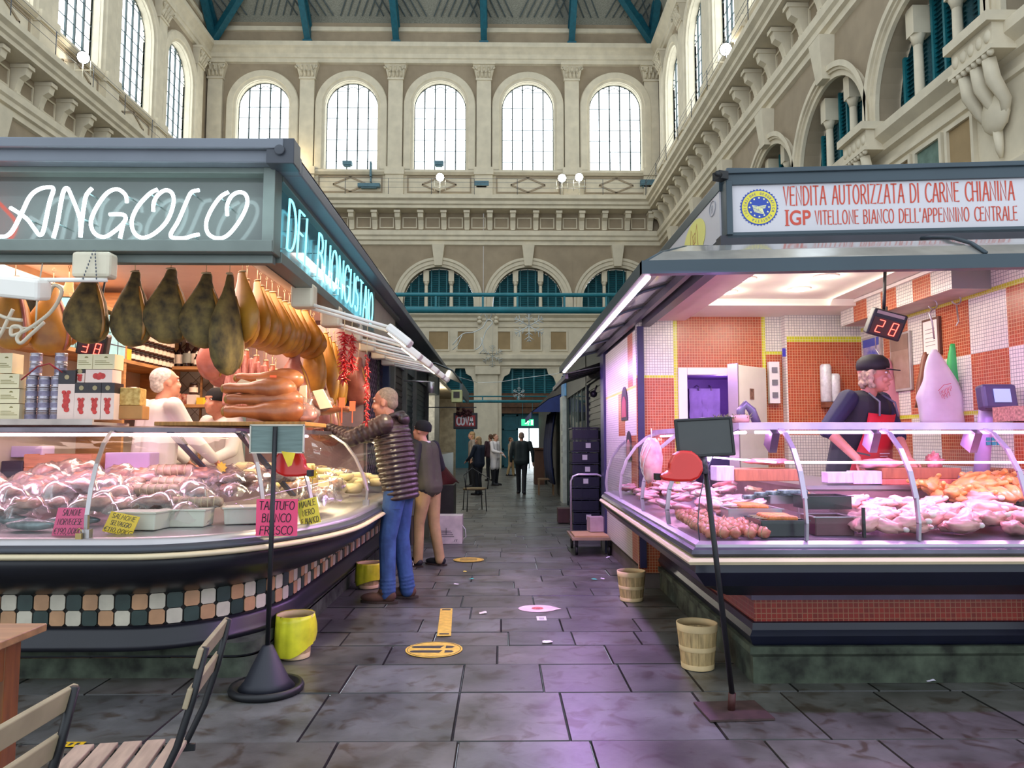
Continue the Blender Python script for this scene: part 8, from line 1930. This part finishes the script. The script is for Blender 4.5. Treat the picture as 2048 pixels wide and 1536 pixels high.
props(b.build('dried_decoration', mat('dried_dark_red', '4a1c1c', .8, var=.3)), 'dried dark red decoration hung over the sign top', 'decoration')
b = MB(); vs = []; n = 8
for i in range(n+1):
    t = i/n
    for j in range(7): u = j/6; vs.append((-1.40+.62*t*(.5+.5*u)+.03*math.sin(j*2), 13.2+.9*u, 1.35-.75*t-.06*math.sin(u*6)*t))
b.add(vs, [(i*7+j, i*7+j+1, (i+1)*7+j+1, (i+1)*7+j) for i in range(n) for j in range(6)], 0, True); q = b.build('red_cloth', mat('maroon_cloth', '6e1c28', .8, var=.15)); props(q, 'dark red cloth draped over a stand on the left', 'cloth'); md = q.modifiers.new('t', 'SOLIDIFY'); md.thickness = .012
b = MB(); b.bb(-1.35, -.85, 13.3, 14.0, .0, .62); props(b.build('cloth_stand', BRWN), 'dark stand under the red cloth', 'stand')
b = MB(); b.bb(-1.38, -1.05, 10.9, 12.4, .0, .95); b.bb(-1.40, -1.0, 10.8, 12.5, .95, 1.08); props(b.build('side_counter', mat('counter_grey_beige', '8a8470', .5)), 'grey-beige side counter before the red cloth', 'counter')
# metal armchair
o = thing('metal_armchair', 'thin black metal chair with a woven seat standing in the aisle', 'chair', (xx(950, 15.2), 15.2, 0), .25); b = MB(); b.lathe([(.2, .42), (.22, .44), (.2, .46)], n=16, sx=1.15); b.build('seat', mat('woven_seat', '8a7450', .8, var=.2), o, w=False)
for x, y in ((-.2, -.2), (.2, -.2), (-.2, .2), (.2, .2)): b = MB(); b.cyl((x, y, 0), (x*.9, y*.9, .44), .010); b.build('leg', BLACK, o, w=False)
b = MB(); b.tube([(.22, -.2, .44), (.25, -.2, .66), (.22, .1, .70), (0, .26, .85), (-.22, .1, .70), (-.25, -.2, .66), (-.22, -.2, .44)], .011, 6); b.tube([(-.15, .2, .45), (-.12, .23, .8)], .007, 5); b.tube([(.15, .2, .45), (.12, .23, .8)], .007, 5); b.build('arm_and_back', BLACK, o, w=False)
# wooden stool far right of the aisle
g = G(1092, 990); o = thing('wooden_stool', 'small wooden chair frame by the blue awning', 'chair', (g.x, g.y, 0)); b = MB(); b.box((0, 0, .42), (.42, .36, .04)); b.build('seat', mat('stool_wood', '8a6c4c', .6), o, w=False)
for x in (-.19, .19):
    for y in (-.15, .15): b = MB(); b.box((x, y, .21 if x < 0 else .35), (.035, .035, .42 if x < 0 else .70)); b.build('leg', MATS['stool_wood'], o, w=False)
# right side beyond
rt = thing('shuttered_stall', 'stall with dark roller shutters on the right beyond the butcher', 'market stall', (2.2, 12, 0), world=True)
b = MB(); b.bb(RX+.03, 3.2, 9.85, 16.5, 0, .1); b.bb(RX+.03, 3.2, 9.85, 16.5, 2.9, 3.0); b.build('base_and_roof', BODY, rt)
b = MB(); b.bb(RX+.05, RX+.09, 9.9, 12.6, .1, 2.35); z = .15
while z < 2.3: b.bb(RX+.035, RX+.05, 9.9, 12.6, z, z+.055); z += .1
b.build('shutter', DKSH, rt)
b = MB(); b.bb(RX, RX+.1, 9.86, 9.98, 0, 2.9); b.bb(RX, RX+.1, 12.6, 12.72, 0, 2.9); b.bb(RX, RX+.1, 16.4, 16.5, 0, 2.9); b.bb(RX+.0, RX+.1, 9.86, 16.5, 2.35, 2.9); b.build('frame', mat('frame_dark_teal', '2a3438', .4), rt)
b = MB(); b.bb(RX+.03, RX+.05, 12.75, 16.4, .1, 2.35); b.build('glazing', GLASS, rt)
b = MB()
for k in range(6): b.bar((RX+.02, 12.8+k*.7, .1), (RX+.02, 12.8+k*.7, 2.35), .04, .02)
b.build('mullion', mat('mullion_green', '4a5a50', .4), rt); b = MB(); b.bb(2.3, 2.34, 12.8, 16.4, .1, 2.35); b.build('rear_wall', mat('dim_ochre', '7a6a48', .7, var=.3), rt)
# roof awning piece seen under the LED end
b = MB()
for k in range(4): b.cyl((AX+.05+.02*k, 9.95+k*.35, 2.30), (1.42, 9.95+k*.35, 2.42), .009)
b.bb(.86, .90, 9.95, 12.4, 2.24, 2.30); b.bb(1.42, 1.46, 9.9, 12.4, 2.38, 2.44)
b.add([(.88, 9.95, 2.31), (.88, 12.4, 2.31), (1.45, 12.4, 2.5), (1.45, 9.95, 2.5)], [(0, 1, 2, 3)]); props(b.build('folded_awning', mat('awning_worn_grey', '6c6a70', .5)), 'grey folded awning of the shuttered stall on the right', 'awning')
b = MB(); c = P(1187, 788, 10.4); b.ell(c, (.05, .06, .05)); b.cyl(c, c+Vector((.05, 0, .12)), .012); props(b.build('ceiling_speaker', BLACK), 'small black speaker under the right awning end', 'speaker')
b = MB(); b.bb(1.40, 1.75, 17.0, 17.7, 0, 2.45); o = b.build('panel_board', mat('panel_offwhite', 'cfd2c8', .5)); props(o, 'tall off-white panel beside the blue awning', 'panel'); b = MB(); [b.bb(1.395, 1.40, 17.1, 17.2, .9+.25*k, 1.05+.25*k) for k in range(4)]; b.build('print', GREYM, o)
b = MB(); b.bb(1.44, 1.8, 16.9, 17.8, 2.45, 2.95); props(b.build('blue_sign', mat('sign_sky_blue', '2c6fb8', .5, var=.3, scale=4, col2='7ab0d8')), 'bright blue sign board above the off-white panel', 'sign')
BLA = mat('navy_awning', '1c2c66', .6, var=.1); b = MB(); A = [(1.6, 2.62), (1.15, 2.45), (.72, 2.12)]; vs = []
for x, z in A: vs += [(x, 18.0, z), (x, 22.5, z)]
b.add(vs, [(0, 1, 3, 2), (2, 3, 5, 4)]); b.add([(.72, 18, 2.12), (.72, 22.5, 2.12), (.72, 22.5, 1.98), (.72, 18, 1.98)], [(0, 1, 2, 3)]); b.add([(1.6, 18.0, 2.62), (1.15, 18, 2.45), (.72, 18, 2.12), (1.6, 18, 2.12)], [(0, 1, 2, 3)]); q = b.build('blue_awning', BLA); props(q, 'navy blue sloping awning on the right near the exit', 'awning')
md = q.modifiers.new('t', 'SOLIDIFY'); md.thickness = .015
b = MB(); vs = []; n = 10
for i in range(n+1):
    for j in range(6): vs.append((1.30+.05*math.sin(i*1.7)-.08*math.sin(j*.7), 18.3+i*.22, .35+j*.36))
b.add(vs, [(i*6+j, (i+1)*6+j, (i+1)*6+j+1, i*6+j+1) for i in range(n) for j in range(5)], 0, True); q = b.build('blue_curtain', mat('navy_cloth', '141f48', .8)); props(q, 'dark blue cloth hanging below the navy awning', 'cloth'); md = q.modifiers.new('t', 'SOLIDIFY'); md.thickness = .02
b = MB(); b.bb(1.5, 3.3, 18, 30, 0, 2.9); props(b.build('far_stall', mat('stall_dim', '4c4a48', .7, var=.2)), 'dim far stall block behind the navy awning', 'market stall')
b = MB(); b.bb(1.1, 1.42, 24.5, 25.5, 0, 1.15); b.bb(1.05, 1.42, 24.4, 25.6, 1.15, 1.2); props(b.build('far_counter', mat('far_wood', '5a3a28', .6)), 'brown wooden counter just before the exit', 'counter')
c = P(1097, 905, 26); b = MB(); b.ell(c, (.08, .08, .08)); props(b.build('globe_lamp', mat('globe_warm', 'fff0d0', .5, var=0, emit=(1, .8, .5), es=5)), 'small warm lamp glowing right of the exit', 'lamp') if 0 else None
# exit sign
c = P(1055, 845, 29.95); o = thing('exit_sign', 'green lit running-man exit sign above the exit opening', 'sign', (c.x, c.y, c.z-.15), world=True); b = MB(); b.box(c, (.50, .06, .26)); b.build('case', mat('exit_green', '18a860', .4, var=0, emit=(.05, .8, .35), es=.9), o)
b = MB(); M = frame(c+Vector((0, -.032, 0)), (1, 0, 0), (0, 0, 1)); b.prism(circ(.025, 10, .02, .09), .004, M)
for pts in ([(.02, .06), (-.01, 0)], [(-.01, 0), (.04, -.05), (.02, -.11)], [(-.01, 0), (-.05, -.04), (-.1, -.05)], [(.02, .05), (-.04, .04), (-.07, 0)], [(.02, .05), (.06, .01), (.09, .03)]): ribbon(b, pts, .025, .004, 0, M)
b.prism([(.14, -.1), (.22, -.1), (.22, .1), (.14, .1)], .004, M); b.build('running_figure', mat('exit_white', 'e8fff0', .4, var=0, emit=(.8, 1, .85), es=1.2), o)
b = MB(); b.cyl(c+Vector((-.2, 0, .14)), Vector((c.x-.2, c.y+.05, zy(803, 30))), .01, n=6); b.cyl(c+Vector((.2, 0, .14)), Vector((c.x+.2, c.y+.05, zy(803, 30))), .01, n=6); b.build('hanger', TEAL, o)
# teal beams across the aisle
b = MB(); Y = 18; z0 = zy(618, Y); z1 = zy(587, Y); b.cyl((-10, Y, z0), (7, Y, z0), .085, n=12); b.cyl((-10, Y, z1), (7, Y, z1), .05, n=10)
for px in (640, 772, 870, 965, 1035, 1130, 1215): b.bar((xx(px, Y), Y, z0), (xx(px, Y), Y, z1), .06, .05)
b.bar((-10, Y, 0), (-10, Y, z1), .2); b.bar((7, Y, 0), (7, Y, z1), .2); props(b.build('teal_truss', TEAL), 'large teal pipe truss spanning high across the aisle', 'beam')
b = MB(); Y = 30; z0 = zy(803, Y); z1 = zy(793, Y); b.cyl((-6, Y, z0), (4, Y, z0), .06, n=10); b.cyl((-6, Y, z1), (4, Y, z1), .03, n=8)
for px in (900, 965, 1035, 1110): b.bar((xx(px, Y), Y, z0), (xx(px, Y), Y, z1), .05)
b.bar((-6, Y, 0), (-6, Y, z1), .14); b.bar((4, Y, 0), (4, Y, z1), .14); props(b.build('teal_truss', TEAL), 'lower thin teal pipe rail nearer the exit', 'beam')
# snowflakes and reindeer of wire
WRE = mat('white_wire', 'c8ccc8', .4, .2)
def snow(px, py, Y, r, lab, top):
    c = P(px, py, Y); b = MB()
    for k in range(6):
        a = PI/2+k*PI/3; d = Vector((math.cos(a), 0, math.sin(a))); n = Vector((-d.z, 0, d.x)); b.tube([c, c+d*r], r*.03, 5)
        for t, l in ((.4, .22), (.65, .28), (.85, .14)):
            for s in (-1, 1): b.tube([c+d*r*t, c+d*r*(t+l*.8)+n*s*r*l], r*.025, 4)
    b.cyl(c+Vector((0, 0, r)), (c.x, c.y, top), .004, n=4); props(b.build('wire_snowflake', WRE), lab, 'decoration')
snow(1058, 652, 18.0, .40, 'large wire snowflake hanging from the teal truss', zy(618, 18)); snow(1038, 787, 16, .14, 'small white snowflake hanging over the aisle', zy(755, 16)); snow(985, 712, 39.7, .6, 'faint wire snowflake in front of the cream pilaster', 7.9)
b = MB(); pr = [P(x, y, 18.0) for x, y in ((905, 690), (925, 668), (945, 665), (965, 655), (975, 640), (985, 645), (972, 662), (962, 690), (950, 700))]; b.tube(smooth(pr, 4), .012, 5)
for q in ([(925, 668), (915, 690), (905, 700)], [(962, 675), (968, 698), (958, 708)], [(975, 640), (968, 625), (960, 632)], [(980, 640), (985, 622), (992, 630)]): b.tube([P(x, y, 18.0) for x, y in q], .010, 5)
b.cyl(P(975, 640, 18.0), P(975, 620, 18.0), .004, n=4); props(b.build('wire_reindeer', WRE), 'wire reindeer figure hanging left of the large snowflake', 'decoration')
b = MB(); b.tube([P(955, 765, 16), P(1000, 764, 16), P(1040, 757, 16), P(1110, 748, 16), (1.45, 16, 2.95)], .006, 5); b.tube([(-1.45, 16, 2.95), P(955, 765, 16)], .004, 5); props(b.build('overhead_cable', WRE), 'thin cable slung over the aisle with the small snowflake', 'cable')
# thin wire above the right stall
area_light('aisle_soft_daylight', (0, 22, 14), (0, 0, 0), 14, 20, 900, (.88, .95, 1)) if 0 else None
